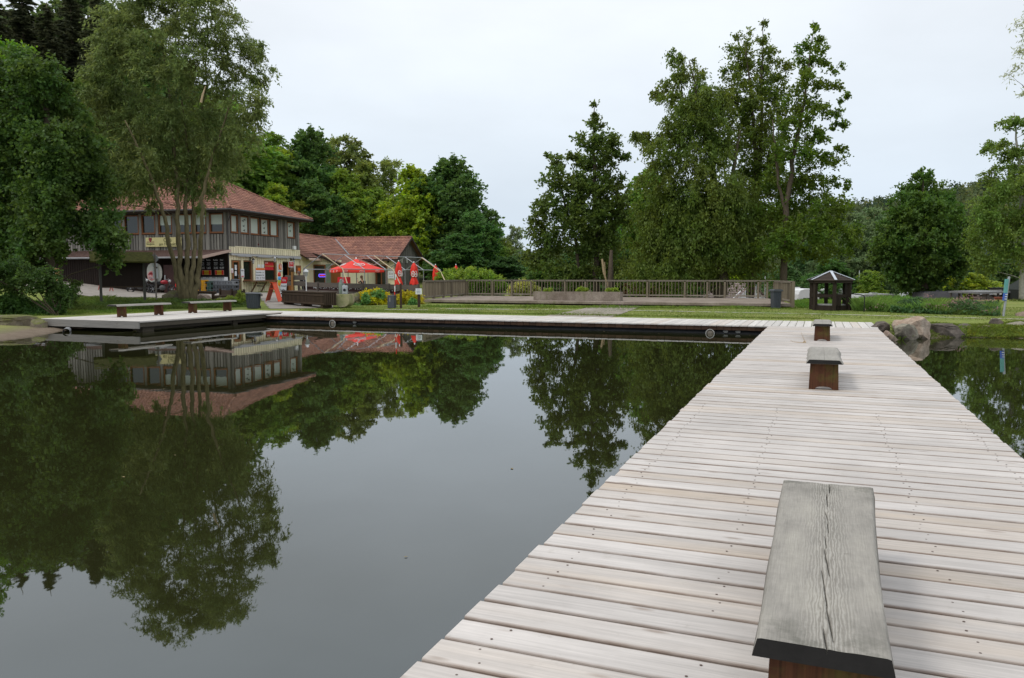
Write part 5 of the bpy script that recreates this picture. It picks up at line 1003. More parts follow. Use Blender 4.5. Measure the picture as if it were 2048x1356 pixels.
# barrier, panel board
pz = lambda px, py, Y: pt(px, py, Y)
a, b = pz(92, 521, 62), pz(157, 525, 60); t = thing('boom_barrier', 'raised level red and white boom barrier at the left of the drive', 'barrier', tuple(b))
for i in range(7): u0, u1 = (a-b)*i/7, (a-b)*(i+1)/7; MB().bar(tuple(u0), tuple(u1), .10, .10).build('stripe', WHT if i % 2 == 0 else RED, t)
MB().box((.1, 0, (gz1(b[0], b[1])-b[2])/2), (.3, .3, b[2]-gz1(b[0], b[1])+.2)).build('pedestal', basic('dark_pedestal', (.07, .07, .07)), t)
p = onY(104, 56); t = thing('roadside_board', 'orange tan painted panel with grey box beside the drive', 'panel', p, R(8)); zt, zb = pt(104, 537, 56)[2]-p[2], pt(104, 562, 56)[2]-p[2]; MB().box((0, 0, (zt+zb)/2), (1.0, .06, zt-zb)).build('panel', basic('tan_panel', (.50, .30, .14), .7, .15, 2), t); MB().box((.02, -.05, zt-.35), (.36, .04, .26)).build('box', GRYM, t); MB().bar((.6, .05, -.2), (.6, .05, zt), .16).build('post', DKW, t); MB().bar((-.5, .05, -.2), (-.5, .05, zt), .1).build('post', DKW, t)
t = thing('stone_wall', 'low pale wall with coping along the drive left of the cafe', 'wall', (0, 0, 0)); m = MB()
wps = [onY(128, 62), onY(168, 61), onY(235, 59.5), onY(272, 58.8)]
for a, b in zip(wps[:-1], wps[1:]): m.add([(a[0], a[1], a[2]-.3), (b[0], b[1], b[2]-.3), (b[0], b[1], b[2]+.35), (a[0], a[1], a[2]+.5), (a[0], a[1]+.3, a[2]-.3), (b[0], b[1]+.3, b[2]-.3), (b[0], b[1]+.3, b[2]+.35), (a[0], a[1]+.3, a[2]+.5)], [(0, 1, 2, 3), (7, 6, 5, 4), (0, 4, 5, 1), (1, 5, 6, 2), (2, 6, 7, 3), (3, 7, 4, 0)])
m.build('wall', basic('pale_wall', (.22, .19, .16), .9, .2, 3), t); 
# trestle, cone, motorbikes
p = onY(210, 56); t = thing('red_trestle', 'small faded red trestle barrier on the drive', 'trestle', p, .1); m = MB()
for x in (-.4, .4):
    m.bar((x-.12, 0, 0), (x, 0, .4), .05); m.bar((x+.12, 0, 0), (x, 0, .4), .05)
m.bar((-.45, 0, .4), (.45, 0, .4), .08, .05); m.build('frame', basic('faded_red', (.4, .1, .08), .7), t)
t = thing('traffic_cone', 'red cone standing by the dark wall behind the willow', 'cone', kw(kface(352.5, 580, -3.4)[0], -3.4, .03)); MB().lathe([(.2, .03), (.16, .06), (.03, .72)], 12).build('cone', RED, t); MB().box((0, 0, .015), (.42, .42, .03)).build('base', BLK, t)
def motorbike(px, lab, col, Yo=-4.0):
    x = kface(px, 580, Yo)[0]; k_ = kw(x, Yo, 0); t = thing('motorcycle', lab, 'motorcycle', (k_[0], k_[1], gz1(k_[0], k_[1])+.02), KROT+.25, 'motorcycles by the dark wall')
    for x_ in (-.68, .68):
        w_ = MB().tube([(x_+.28*math.cos(a*math.pi/10), 0, .31+.28*math.sin(a*math.pi/10)) for a in range(21)], .05, 8, False).build('wheel', BLK, t, True); m = MB()
        for a in range(6): m.bar((x_, 0, .31), (x_+.26*math.cos(a), 0, .31+.26*math.sin(a)), .015)
        m.lathe([(.05, -.04), (.05, .04)], 8, (x_, 0, .31)); m.build('spokes', GRYM, w_)
    m = MB(); m.tube([(.68, .0, .31), (.5, 0, .75), (.42, 0, 1.0)], .03, 6); m.tube([(-.68, 0, .31), (-.15, 0, .38), (.4, 0, .8)], .035, 6); m.tube([(-.6, 0, .7), (-.1, 0, .7), (.42, 0, .85)], .03, 6); m.sphere((0, 0, .42), (.24, .13, .2)); m.build('frame', basic('engine_grey', (.09, .09, .09), .5, .2), t, True)
    MB().sphere((.15, 0, .82), (.3, .13, .15)).build('tank', basic(*col), t, True); MB().sphere((-.4, 0, .80), (.38, .13, .09)).build('seat', BLK, t, True); MB().tube([(.3, -.33, 1.06), (.42, -.1, 1.0), (.42, .1, 1.0), (.3, .33, 1.06)], .02, 6).build('handlebar', GRYM, t); MB().sphere((.55, 0, .9), (.09, .11, .11)).build('headlight', basic('headlight', (.5, .5, .5), .2), t, True)
motorbike(280, 'dark motorcycle parked under the oval sign board', ('tank_dark', (.03, .03, .035), .3)); motorbike(325, 'motorcycle with red tank parked near the road sign post', ('tank_red', (.3, .02, .03), .3))
# low dark fence and bush in front of the cafe door
p0, p1 = onY(441, 50), onY(489, 47); t = thing('low_fence', 'low dark board fence in front of the cafe door', 'fence', tuple(p0), math.atan2(p1[1]-p0[1], p1[0]-p0[0])); L = math.hypot(p1[0]-p0[0], p1[1]-p0[1]); zt = pt(441, 580, 50)[2]-p0[2]
MB().b2(0, L, -.02, .02, .05, zt).build('board', DKW, t)
for x in (0, L/2, L): MB().bar((x, -.05, -.1), (x, -.05, zt+.1), .12).build('post', DKW, t)
p = onY(425, 47); t = thing('log_bench', 'rough low bench of dark logs by the willow', 'bench', p, .1); m = MB(); m.tube([(-1.3, 0, .45), (.2, .0, .42)], .09, 8); m.tube([(.1, -.2, .18), (1.1, -.1, .22)], .08, 8); m.build('log', DKW, t); m = MB(); m.bar((-.9, 0, 0), (-.9, 0, .4), .15); m.bar((0, 0, 0), (0, 0, .38), .15); m.bar((.2, -.2, 0), (.2, -.2, .12), .12); m.bar((.9, -.12, 0), (.9, -.12, .16), .12); m.build('leg', DKW, t)
# ---------------------------------------------------------------- people
def person(loc, rz, pose, lab, skin, top, hair):
    t = thing('person', lab, 'person', loc, rz)
    def skinned(name, V_, E_, Rr, m_):
        me = bpy.data.meshes.new(name); me.from_pydata(V_, E_, []); me.materials.append(m_); o = bpy.data.objects.new(name, me); C.objects.link(o); o.parent = t
        o.modifiers.new('skin', 'SKIN').use_smooth_shade = True; s_ = o.modifiers.new('sub', 'SUBSURF'); s_.levels = s_.render_levels = 1
        for i, r_ in enumerate(Rr): me.skin_vertices[0].data[i].radius = (r_, r_*.85)
        me.skin_vertices[0].data[0].use_root = True; return o
    P = pose; names = list(P); idx = {n: i for i, n in enumerate(names)}; V_ = [P[n][:3] for n in names]; Rr = [P[n][3] for n in names]
    E_ = [(idx[a], idx[b]) for a, b in (('pel', 'waist'), ('waist', 'chest'), ('chest', 'neck'), ('neck', 'head'), ('head', 'crown'), ('chest', 'sL'), ('sL', 'eL'), ('eL', 'hL'), ('chest', 'sR'), ('sR', 'eR'), ('eR', 'hR'), ('pel', 'tL'), ('tL', 'kL'), ('kL', 'fL'), ('fL', 'oL'), ('pel', 'tR'), ('tR', 'kR'), ('kR', 'fR'), ('fR', 'oR'))]
    skinned('body', V_, E_, Rr, skin)
    sub = ['pel', 'waist', 'chest', 'sL', 'eL', 'sR', 'eR']; ii = {n: i for i, n in enumerate(sub)}; skinned('shirt', [P[n][:3] for n in sub], [(ii[a], ii[b]) for a, b in (('pel', 'waist'), ('waist', 'chest'), ('chest', 'sL'), ('sL', 'eL'), ('chest', 'sR'), ('sR', 'eR'))], [P[n][3]*1.16 for n in sub], top)
    sub = ['pel', 'tL', 'kL', 'fL', 'tR', 'kR', 'fR']; ii = {n: i for i, n in enumerate(sub)}; skinned('trousers', [P[n][:3] for n in sub], [(ii[a], ii[b]) for a, b in (('pel', 'tL'), ('tL', 'kL'), ('kL', 'fL'), ('pel', 'tR'), ('tR', 'kR'), ('kR', 'fR'))], [P[n][3]*1.15 for n in sub], BLK)
    h = P['head']; c_ = P['crown']; m = MB(); m.sphere(((h[0]+c_[0])/2+.025, (h[1]+c_[1])/2+.02, (h[2]+c_[2])/2+.03), (.105, .1, .13), 12, 8); m.sphere((h[0]+.07, h[1]+.03, h[2]-.08), (.06, .08, .15), 10, 6); m.build('hair', hair, t, True)
    m = MB()
    for n in ('hL', 'hR'):
        x, y, z = P[n][:3]
        for f in range(4): m.tube([(x-.02+.015*f, y-.01, z+.03), (x-.03+.017*f, y-.03, z+.09), (x-.03+.017*f, y-.05, z+.12)], [.009, .008, .006], 5)
        m.tube([(x+.03, y, z), (x+.06, y-.02, z+.05)], [.01, .007], 5)
    m.build('fingers', skin, t); m = MB(); m.sphere((h[0]-.095, h[1]-.005, h[2]+.02), (.02, .015, .02), 6, 5); m.build('nose', skin, t, True)
SKIN = basic('skin', (.50, .28, .19), .6, .05); BRH = basic('brown_hair', (.10, .04, .02), .6, .3, 20)
p = pt(723, 560, 58); person((p[0], p[1], .65), R(-10), dict(pel=(.05, 0, .47, .13), waist=(.06, 0, .62, .12), chest=(.03, 0, .86, .13), neck=(.0, 0, 1.04, .05), head=(-.03, 0, 1.14, .075), crown=(-.02, 0, 1.24, .06), sL=(.02, -.16, .93, .055), eL=(-.18, -.2, .76, .042), hL=(-.27, -.12, 1.02, .03), sR=(.03, .16, .93, .055), eR=(-.08, .2, .70, .042), hR=(-.28, .14, .76, .03), tL=(-.02, -.09, .47, .085), kL=(-.42, -.1, .5, .06), fL=(-.42, -.1, .08, .045), oL=(-.56, -.1, .03, .035), tR=(-.02, .09, .47, .085), kR=(-.42, .1, .5, .06), fR=(-.42, .1, .08, .045), oR=(-.56, .1, .03, .035)), 'woman with long brown hair sitting behind the board fence, hand at her face', SKIN, BLK, BRH)
p = pt(603, 560, 56.5); person((p[0], p[1], .65), R(-15), dict(pel=(.12, 0, .95, .14), waist=(.08, 0, 1.08, .13), chest=(-.12, 0, 1.22, .14), neck=(-.25, 0, 1.36, .055), head=(-.26, 0, 1.46, .08), crown=(-.25, 0, 1.55, .06), sL=(-.14, -.18, 1.28, .06), eL=(-.30, -.2, 1.05, .045), hL=(-.42, -.12, 1.10, .032), sR=(-.12, .18, 1.28, .06), eR=(-.28, .2, 1.02, .045), hR=(-.42, .14, 1.08, .032), tL=(.1, -.1, .9, .09), kL=(.12, -.1, .5, .065), fL=(.2, -.1, .09, .05), oL=(.06, -.1, .04, .035), tR=(.1, .1, .9, .09), kR=(.1, .1, .5, .065), fR=(.14, .1, .09, .05), oR=(0, .1, .04, .035)), 'person in a dark navy jacket leaning on the board screen by the entrance', SKIN, basic('navy', (.015, .018, .03), .8), basic('grey_hair', (.15, .1, .08), .7))
p = pt(733, 560, 58.2); t = thing('cafe_chair', 'dark chair on which the woman behind the fence sits', 'chair', (p[0]-.35, p[1], .65), R(-10)); MB().box((0, 0, .42), (.42, .42, .05)).build('seat', DKW, t); MB().box((.2, 0, .68), (.04, .42, .5)).build('backrest', DKW, t)
for x in (-.18, .18):
    for y in (-.18, .18): MB().box((x, y, .2), (.04, .04, .4)).build('leg', DKW, t)
# ---------------------------------------------------------------- far right: blue sign, campsite
p = on(2006, 632.5); t = thing('blue_sign_post', 'blue green vertical sign on a grey post at the right of the lawn', 'sign', tuple(p), R(0)); Yq = p[1]; z_ = lambda py: pt(2008, py, Yq)[2]-p[2]
MB().tube([(0, 0, -.1), (.16, 0, z_(553))], .045, 10).build('pole', GRYM, t); m = MB(); m.prism([(-.02, z_(601)), (.075, z_(601)), (.12, z_(558)), (.02, z_(558))], lambda a, b: (a-.01, -.07, b), (0, .10, 0)); m.build('panel', basic('turquoise', (.12, .33, .32), .5, .12), t); m = MB(); m.prism([(-.03, z_(601)), (.07, z_(601)), (.09, z_(586)), (-.01, z_(586))], lambda a, b: (a-.01, -.075, b), (0, .11, 0)); m.build('lower_panel', basic('sign_blue', (.06, .12, .42), .5, .05), t)
for k_ in range(3): MB().box((.02+.01*k_, -.085, z_(598)+.09*k_), (.09, .01, .03)).build('stripe', WHT, t)
CW = basic('caravan_white', (.68, .68, .67), .4, .06, 2)
def caravan(px0, px1, pyt, Y, lab, col=CW, H=2.5, rz=0, wins=1, depth=2.2, cover=False):
    a, b = pt(px0, pyt, Y), pt(px1, pyt, Y); L = b[0]-a[0]; zt = a[2]; t = thing('caravan', lab, 'caravan', ((a[0]+b[0])/2, Y+depth/2, zt-H), rz); h = H; m = MB()
    pr = [(-L/2+.1, .35), (-L/2, .9), (-L/2+.03, h-.5), (-L/2+.2, h-.12), (-L/2+.6, h), (L/2-.6, h), (L/2-.2, h-.12), (L/2-.03, h-.5), (L/2, .9), (L/2-.1, .35)]
    m.prism(pr, lambda x, z: (x, -depth/2, z), (0, depth, 0)); m.build('body', col, t, bevel=.06)
    if wins:
        for i in range(wins):
            x = -L/2+L*(i+.5)/wins-.1; w_ = MB().box((x, -depth/2-.01, h*.62), (.75, .04, .6)).build('window', BLK, t); MB().box((x, -depth/2-.035, h*.62), (.66, .02, .5)).build('pane', glass('dark_glass'), w_)
        m = MB(); m.box((0, -depth/2-.006, h*.42), (L*.9, .012, .07)); m.build('stripe', basic('grey_stripe', (.25, .27, .3)), t)
    for x in (-L*.2, L*.2): MB().tube([(x, -depth/2+.1, .32), (x, -depth/2+.3, .32)], .32, 16).build('wheel', BLK, t)
    m = MB(); m.box((0, 0, h+.05), (.5, .5, .1)); m.build('roof_hatch', col, t); return t
caravan(1596, 1640, 577.5, 68, 'white motorhome with small dark window left of the wooden shelter', H=2.9, wins=1, rz=.0, depth=6)
caravan(1640, 1692, 576, 76, 'white caravan seen through the wooden shelter', H=2.6, wins=3)
caravan(1560, 1600, 590, 80, 'low white caravan roof seen behind the railing end', H=2.2, wins=2)
caravan(1716, 1801, 588, 66, 'long caravan under a pale grey cover behind the reeds', col=basic('cover_grey', (.40, .41, .39), .7, .12, 2), H=2.2, wins=0)
caravan(1850, 1929, 583, 62, 'boat shaped load under a dark grey tarpaulin behind the reeds', col=basic('tarp_dark', (.15, .145, .15), .8, .3, 1.2), H=1.9, wins=0)
caravan(1982, 2003, 590, 58, 'small rounded white caravan with blue window under the carport', H=1.7, wins=0); 
a = pt(1992, 600, 57.9); t2 = [o for o in C.objects if o.get('label', '').startswith('small rounded white')][0]; w_ = MB().box((-.0, -1.13, 1.15), (.5, .04, .36)).build('window', basic('blue_window', (.07, .09, .22), .2), t2)
p = pt(1814, 584, 66); t = thing('white_tent', 'small white peaked awning tent behind the reeds', 'tent', (p[0], p[1], p[2]-2)); m = MB(); m.prism([(-.7, 0), (-.7, 1.45), (.1, 2.0), (.75, 1.9), (.75, 0)], lambda a, b: (a, -1, b), (0, 2, 0)); m.build('canopy', CW, t)
a, b = pt(1950, 586, 57), pt(2012, 583, 57); t = thing('carport', 'grey flat roofed wooden carport in front of the right trees', 'carport', ((a[0]+b[0])/2, 58.5, a[2]-2.2)); L = b[0]-a[0]; m = MB(); m.box((0, 0, 2.25), (L, 4, .14), ry=-.03); m.build('roof', basic('grey_roof', (.22, .22, .22), .7, .2), t)
for x in (-L/2+.1, -L/6, L/6, L/2-.1):
    for y in (-1.8, 1.8): MB().bar((x, y, 0), (x, y, 2.2), .12).build('post', GRW, t)
p = pt(2021, 578, 60); t = thing('white_shed', 'tall narrow white shed behind the blue sign post', 'shed', (p[0], 61, p[2]-3)); MB().box((0, 0, 1.5), (.75, 2, 3)).build('wall', CW, t); MB().box((0, 0, 3.05), (1, 2.3, .1)).build('roof', BLK, t); MB().box((.25, -1.02, 1.6), (.4, .06, 1.9)).build('door', basic('teal_door', (.03, .07, .08)), t)
p = pt(2050, 580, 54); t = thing('hut', 'dark hut with white bargeboard at the right edge', 'hut', (p[0]+2.3, 56, p[2]-2.0)); m = MB(); m.prism([(-1.7, 0), (-1.7, 2.0), (0, 3.0), (1.7, 2.0), (1.7, 0)], lambda a, b: (a, -1.5, b), (0, 3, 0)); m.build('wall', basic('hut_dark', (.025, .03, .025), .9, .3), t); m = MB(); m.bar((-2.0, -1.6, 1.9), (0, -1.6, 3.1), .06, .22); m.bar((2, -1.6, 1.9), (0, -1.6, 3.1), .06, .22); m.build('barge_board', WHT, t)
p = pt(1986, 606, 52); t = thing('flower_pot', 'terracotta pot beside the blue sign post', 'pot', (p[0]+.4, 52, p[2]-.2)); MB().lathe([(.2, 0), (.28, .5), (.32, .52), (.32, .6)], 12).build('pot', basic('terracotta', (.35, .11, .06), .8), t)
def lamp_post(px, pyt, Y, lab, head=True):
    a = pt(px, pyt, Y); b = gz1(a[0], a[1]); t = thing('street_lamp', lab, 'lamp post', (a[0], a[1], b), 0, 'thin pale posts on the campsite'); H = a[2]-b; MB().tube([(0, 0, 0), (0, 0, H)], [.07, .04], 8).build('pole', basic('pale_pole_metal', (.5, .52, .52), .5), t)
    if head: MB().sphere((.25, 0, H), (.4, .14, .08)).build('lamp_head', basic('pale_pole_metal', (.5, .52, .52)), t, True)
lamp_post(1719, 541, 78, 'thin pale pole right of the wooden shelter', False); lamp_post(1924, 549, 85, 'street lamp with curved head above the yellow green bush'); lamp_post(1512, 569, 62, 'short white pole behind the railing', False); lamp_post(1530.5, 549, 66, 'tall thin white flag pole behind the railing', False); lamp_post(1818, 570, 90, 'street lamp half hidden by the round tree'); lamp_post(2016, 556, 63, 'white pole just behind the blue sign post', False)
# tiled hut behind the railing
p = pt(1412, 566, 72); q = pt(1478, 566, 72); t = thing('tiled_hut', 'low house with pale tiled roof and white gable behind the railing', 'building', (p[0], 72, p[2]-3.6), 0); L = q[0]-p[0]
m = MB(); sq = math.hypot(2.6, 1.55); tiles(m, (-.4, -.3, 2.05), (1, 0, 0), np.array([0, 2.6, 1.55])/sq, L+.8, sq, np.array([0, -1.55, 2.6])/sq); m.add([(-.4, 2.3, 3.57), (L+.4, 2.3, 3.57), (L+.4, 5, 2.0), (-.4, 5, 2.0)], [(0, 1, 2, 3)]); m.build('roof', basic('pale_tiles', (.24, .185, .17), .8, .2, 3), t)
MB().b2(0, L, .1, 4.6, -.5, 2.1).build('wall', CW, t); m = MB(); m.prism([(-.4, 0), (-.4, 2.1), (2.3, 3.7), (5, 2.1), (5, 0)], lambda a, b: (L, a, b), (.1, 0, 0)); m.build('gable', WHT, t); t.rotation_euler = (0, 0, R(-52))
# ---------------------------------------------------------------- vegetation
def unit(a): return a/np.maximum(np.linalg.norm(a, axis=-1, keepdims=True), 1e-9)
def leaf_mesh(name, P_, A_, L_, W_, rng, m, parent, up=.35):
    n = len(P_); nrm = unit(rng.normal(size=(n, 3))+np.array([0, 0, up])*2); sd_ = unit(np.cross(A_, nrm)); L_ = L_[:, None]; W_ = W_[:, None]
    V_ = np.empty((n, 4, 3)); V_[:, 0] = P_-A_*L_*.5; V_[:, 1] = P_+sd_*W_*.5+A_*L_*.05; V_[:, 2] = P_+A_*L_*.5; V_[:, 3] = P_-sd_*W_*.5+A_*L_*.05
    return npmesh(name, V_.reshape(-1, 3), np.arange(4*n).reshape(n, 4), m, parent)
DM, CM = 4.4, 2.1
def make_tree(name, lab, cat, base, stems, blobs, col, seed, leaf=(.2, .12), clr=.9, dens=1.0, tw=9, lpt=9, droop=.25, trunkm=None, grp=None, limb_r=.035, lift=.15, gap=.0, leafup=.35, crown_name='crown', inner=.3, hang=0.):
    """base: world point. stems: lists of (world point, radius). blobs: (cx,cy,cz,rx,ry,rz) world."""
    rng = np.random.default_rng(seed); t = thing(name, lab, cat, tuple(base), 0, grp); b0 = np.array(base); mb = MB(); sp_ = []
    for st in stems:
        pts = [np.array(p)-b0 for p, r_ in st]; rs = [r_ for p, r_ in st]; fp, fr_ = [], []
        for i in range(len(pts)-1):
            for k in range(5):
                u = k/5; q = pts[i]*(1-u)+pts[i+1]*u
                if i or k: q = q+rng.normal(0, .03+.08*rs[i], 3)*np.array([1, 1, 0])
                fp.append(q); fr_.append(rs[i]*(1-u)+rs[i+1]*u)
        fp.append(pts[-1]); fr_.append(rs[-1]); mb.tube(fp, fr_, 9 if rs[0] > .12 else 6); sp_ += [(p, r_) for p, r_ in zip(fp, fr_)]
    SPt = np.array([p for p, _ in sp_]); SR = np.array([r_ for _, r_ in sp_]); C_, CR = [], []
    for bl in blobs:
        c = np.array(bl[:3])-b0; r3 = np.array(bl[3:6]); vol = r3[0]*r3[2]+.5*r3[1]*(r3[0]+r3[2])
        k = max(2, int(dens*vol/(clr*clr)*DM)); d = unit(rng.normal(size=(k, 3))); rr_ = (inner+(1-inner)*rng.random(k)**.6)[:, None]; C_.append(c+d*rr_*r3*.97); CR += [min(clr, r3.min()*.9+.1)]*k
    C_ = np.concatenate(C_); CR = np.array(CR)
    ce = C_.mean(0)
    NP_ = [p for p in SPt]; NR = list(SR); order = np.argsort([np.linalg.norm(SPt-c, axis=1).min() for c in C_])
    for c in C_[order]:
        A0 = np.array(NP_); dv = c-A0; hz = np.linalg.norm(dv[:, :2], axis=1); dist = np.linalg.norm(dv, axis=1)+np.where(dv[:, 2] > -.15, 0, 6)+np.abs(dv[:, 2]-.4*hz)*.4
        i = int(dist.argmin()); p = A0[i]; L = np.linalg.norm(c-p); SRi = NR[i]
        if L > 9: continue
        mid = (p+c)/2+np.array([0, 0, .08*L])+rng.normal(0, .05*L, 3); r0 = min(SRi*.75, limb_r*(.35+.3*L)); NP_ += [mid*.35+c*.65, c]; NR += [r0*.6, r0*.45]; mb.tube([p, p*.25+mid*.75, mid*.35+c*.65, c], [r0, r0*.7, r0*.45, .008], 4, False)
    mb.build('trunk', trunkm or BARK, t, True)
    K = len(C_); out = unit(C_-ce)
    D = unit(rng.normal(size=(K, tw, 3))+out[:, None, :]*.7+np.array([0, 0, lift])*2); Lt = CR[:, None]*rng.uniform(.45, 1.15, (K, tw))
    T = rng.uniform(.12, 1, (K, tw, lpt)); P_ = C_[:, None, None, :]+D[:, :, None, :]*(Lt[:, :, None]*T)[..., None]; P_[..., 2] -= droop*Lt[:, :, None]*T**2+hang*T
    P_ = P_+rng.normal(0, .055, P_.shape)*np.minimum(1, CR.mean()+.3)*1.4; A_ = unit(D[:, :, None, :]+rng.normal(0, .8, P_.shape)-np.array([0, 0, droop*1.6+hang*.5]))
    P_ = P_.reshape(-1, 3); A_ = A_.reshape(-1, 3); n = len(P_)
    if gap: keep = rng.random(n) > gap; P_, A_ = P_[keep], A_[keep]; n = len(P_)
    o = leaf_mesh(crown_name, P_, A_, leaf[0]*rng.uniform(.65, 1.3, n), leaf[1]*rng.uniform(.65, 1.3, n), rng, LEAF, t, leafup); o.color = (col[0]*CM*1.06, col[1]*CM, col[2]*CM*.72, 1); return t
def B(lst, Y, ry=.8, jit=0, seed=0, fx=1):   # crown masses measured at distance Y
    q = random.Random(seed); out = []
    for it in lst:
        px, py, rx, rz = it[:4]; dy = it[4] if len(it) > 4 else q.uniform(-jit, jit); YY = Y+dy; c = pt(px, py, YY); out.append((c[0], c[1], c[2], rx*fx/FPX*YY, max(rx, rz*.6)/FPX*YY*ry, rz/FPX*YY))
    return out
def ST(lst, Y): return [[(pt(px, py, Y+(dy[0] if dy else 0)), r_) for px, py, r_, *dy in st] for st in lst]
# willow
wy = 44.6; wb = onY(376, wy); st = ST([
 [(366, 600, 0.224), (352, 545, 0.139), (337, 470, 0.112, -.6), (322, 410, 0.092, -1), (292, 330, 0.066, -1.5), (250, 240, 0.033, -2)],
 [(371, 600, 0.224), (360, 545, 0.145), (357, 470, 0.132), (355, 400, 0.112, .4), (345, 250, 0.079, .5), (325, 80, 0.033, .5)],
 [(377, 602, 0.238), (373, 550, 0.145), (376, 490, 0.132, .3), (371, 420, 0.112, .5), (378, 340, 0.086, .8), (362, 180, 0.053, 1), (356, 20, 0.02, 1)],
 [(381, 600, 0.198), (384, 545, 0.132), (388, 480, 0.106, .8), (386, 400, 0.092, 1), (402, 270, 0.079, 1.2), (411, 170, 0.053, 1), (414, 40, 0.02, 1)],
 [(386, 602, 0.211), (396, 545, 0.132), (403, 480, 0.112, -.3), (404, 400, 0.099, -.5), (425, 310, 0.066, -.6), (468, 190, 0.033, -1)]], wy)
wbl = [(405, 30, 70, 60), (300, 30, 75, 60), (465, 110, 50, 70), (350, 120, 90, 70), (240, 130, 70, 65), (190, 210, 60, 70), (290, 250, 85, 80), (400, 230, 85, 85), (490, 220, 40, 70), (245, 330, 75, 55), (350, 330, 80, 55), (430, 305, 55, 45), (520, 150, 24, 35), (528, 215, 16, 22), (320, -35, 85, 45), (410, -22, 55, 42), (235, 60, 50, 50), (270, 375, 45, 20), (395, 372, 50, 20), (205, 395, 25, 24), (520, 100, 18, 20), (400, 412, 14, 12), (300, 405, 12, 12)]
make_tree('willow_tree', 'big grey green willow with five mossy stems in front of the cafe', 'tree', (wb[0], wb[1], wb[2]-.1), st, B(wbl, wy, .8, 1.5, 1), (.080, .108, .048), 11, leaf=(.25, .07), clr=.95, dens=1.5, tw=10, lpt=12, droop=.45, trunkm=BARKM, limb_r=.03, hang=.15)
tag(MB().tube([pt(402, 205, wy-3), pt(406, 188, wy-3), pt(411, 172, wy-3)], [.06, .05, .015], 7).build('broken_branch', basic('fresh_wood', (.45, .33, .2), .8)), 'pale splintered branch stub high in the willow', 'branch')
# big dark alders on the left shore
def simple(name, lab, px, Y, lst, col, seed, top=None, r=.25, **kw):
    b = onY(px, Y); st = ST([[(px, 590, r), (px+3, 500, r*.8), (px-4, (top or 300)+60, r*.5), (px, top or 300, r*.15)]], Y); st[0][0] = (np.array([b[0], b[1], b[2]-.2]), r); return make_tree(name, lab, 'tree', b, st, B(lst, Y, kw.pop('ry', .8), kw.pop('jit', 1), seed), col, seed, **kw)
simple('alder_tree', 'broad dark green alder overhanging the drive at the left edge', 95, 38, [(95, 380, 55, 60, -2.2), (100, 290, 55, 55, -2), (70, 470, 50, 50, -2.2), (150, 330, 45, 45, 1), (60, 150, 55, 50), (20, 170, 60, 60), (110, 210, 60, 55), (40, 260, 80, 70), (140, 290, 65, 60), (70, 350, 90, 65), (165, 370, 65, 50), (185, 440, 50, 40), (80, 440, 90, 55), (215, 505, 28, 32), (232, 480, 18, 22), (30, 520, 60, 60), (-60, 300, 80, 150), (195, 470, 40, 30), (120, 500, 30, 20), (-50, 480, 60, 80)], (.036, .066, .021), 21, top=130, leaf=(.17, .14), clr=.8, dens=1.5, tw=10, lpt=10, jit=1.5, inner=.2)
simple('alder_tree', 'bright green alder crown rising above the left edge', -30, 42, [(-20, 130, 60, 60), (30, 120, 30, 30), (-80, 200, 80, 100), (-100, 60, 80, 80)], (.06, .13, .025), 22, top=100, leaf=(.19, .15), clr=.8, dens=1.2)
# spruces
def spruce(name, lab, base, H, Rr, col, seed, n=1.0):
    rng = np.random.default_rng(seed); t = thing(name, lab, 'tree', tuple(base), 0, 'dark spruces on the left slope'); MB().tube([(0, 0, -.3), (0, 0, H*.5), (0, 0, H)], [.3, .18, .02], 8).build('trunk', BARK, t, True)
    P_, A_ = [], []
    for z in np.arange(H*.12, H*.985, .42):
        f = 1-z/H; L = Rr*(f**.8)*rng.uniform(.8, 1.1)+.15; nb_ = int(5+6*f)
        for k in range(nb_):
            a = rng.uniform(0, 6.283); l = L*rng.uniform(.6, 1.1); m_ = int((10+26*l)*n); u = rng.uniform(.1, 1, m_); d = np.array([math.cos(a), math.sin(a), 0]); sd_ = np.array([-math.sin(a), math.cos(a), 0])
            p = d*(u*l)[:, None]+sd_*(rng.normal(0, .22, m_)*(1.1-u)*l*.5)[:, None]; p[:, 2] = z-.35*u*l+.12*(u*l)**2/max(l, .1)-np.abs(rng.normal(0, .16, m_)); P_.append(p); A_.append(unit(d+sd_*rng.normal(0, .7, m_)[:, None]-np.array([0, 0, .5])+rng.normal(0, .2, (m_, 3))))
    P_, A_ = np.concatenate(P_), np.concatenate(A_); nn_ = len(P_); o = leaf_mesh('crown', P_, A_, rng.uniform(.3, .6, nn_), rng.uniform(.09, .17, nn_), rng, LEAF, t); o.color = (*col, 1); return t
sp0 = None
for i, (px, Y, H, l_) in enumerate(((12, 78, 24, 'leftmost spruce behind the alder'), (70, 84, 24, 'second spruce from the left edge'), (118, 80, 22.5, 'spruce above the gap between alder and willow'), (165, 86, 24, 'spruce directly left of the willow top'), (215, 82, 25, 'spruce behind the upper left of the willow'), (-50, 80, 20, 'spruce beyond the left frame edge, seen in the pond')  )):
    p = onY(px, Y)
    if sp0 is None: sp0 = spruce('spruce_tree', l_, p, 30, 4.8, (.075, .085, .042), 5, 2.4); sp0.scale = (H/30*1.5, H/30*1.5, H/30)
    else: dup(sp0, p, random.uniform(0, 6), l_, (H/30*random.uniform(1.4, 1.6), H/30*1.5, H/30))
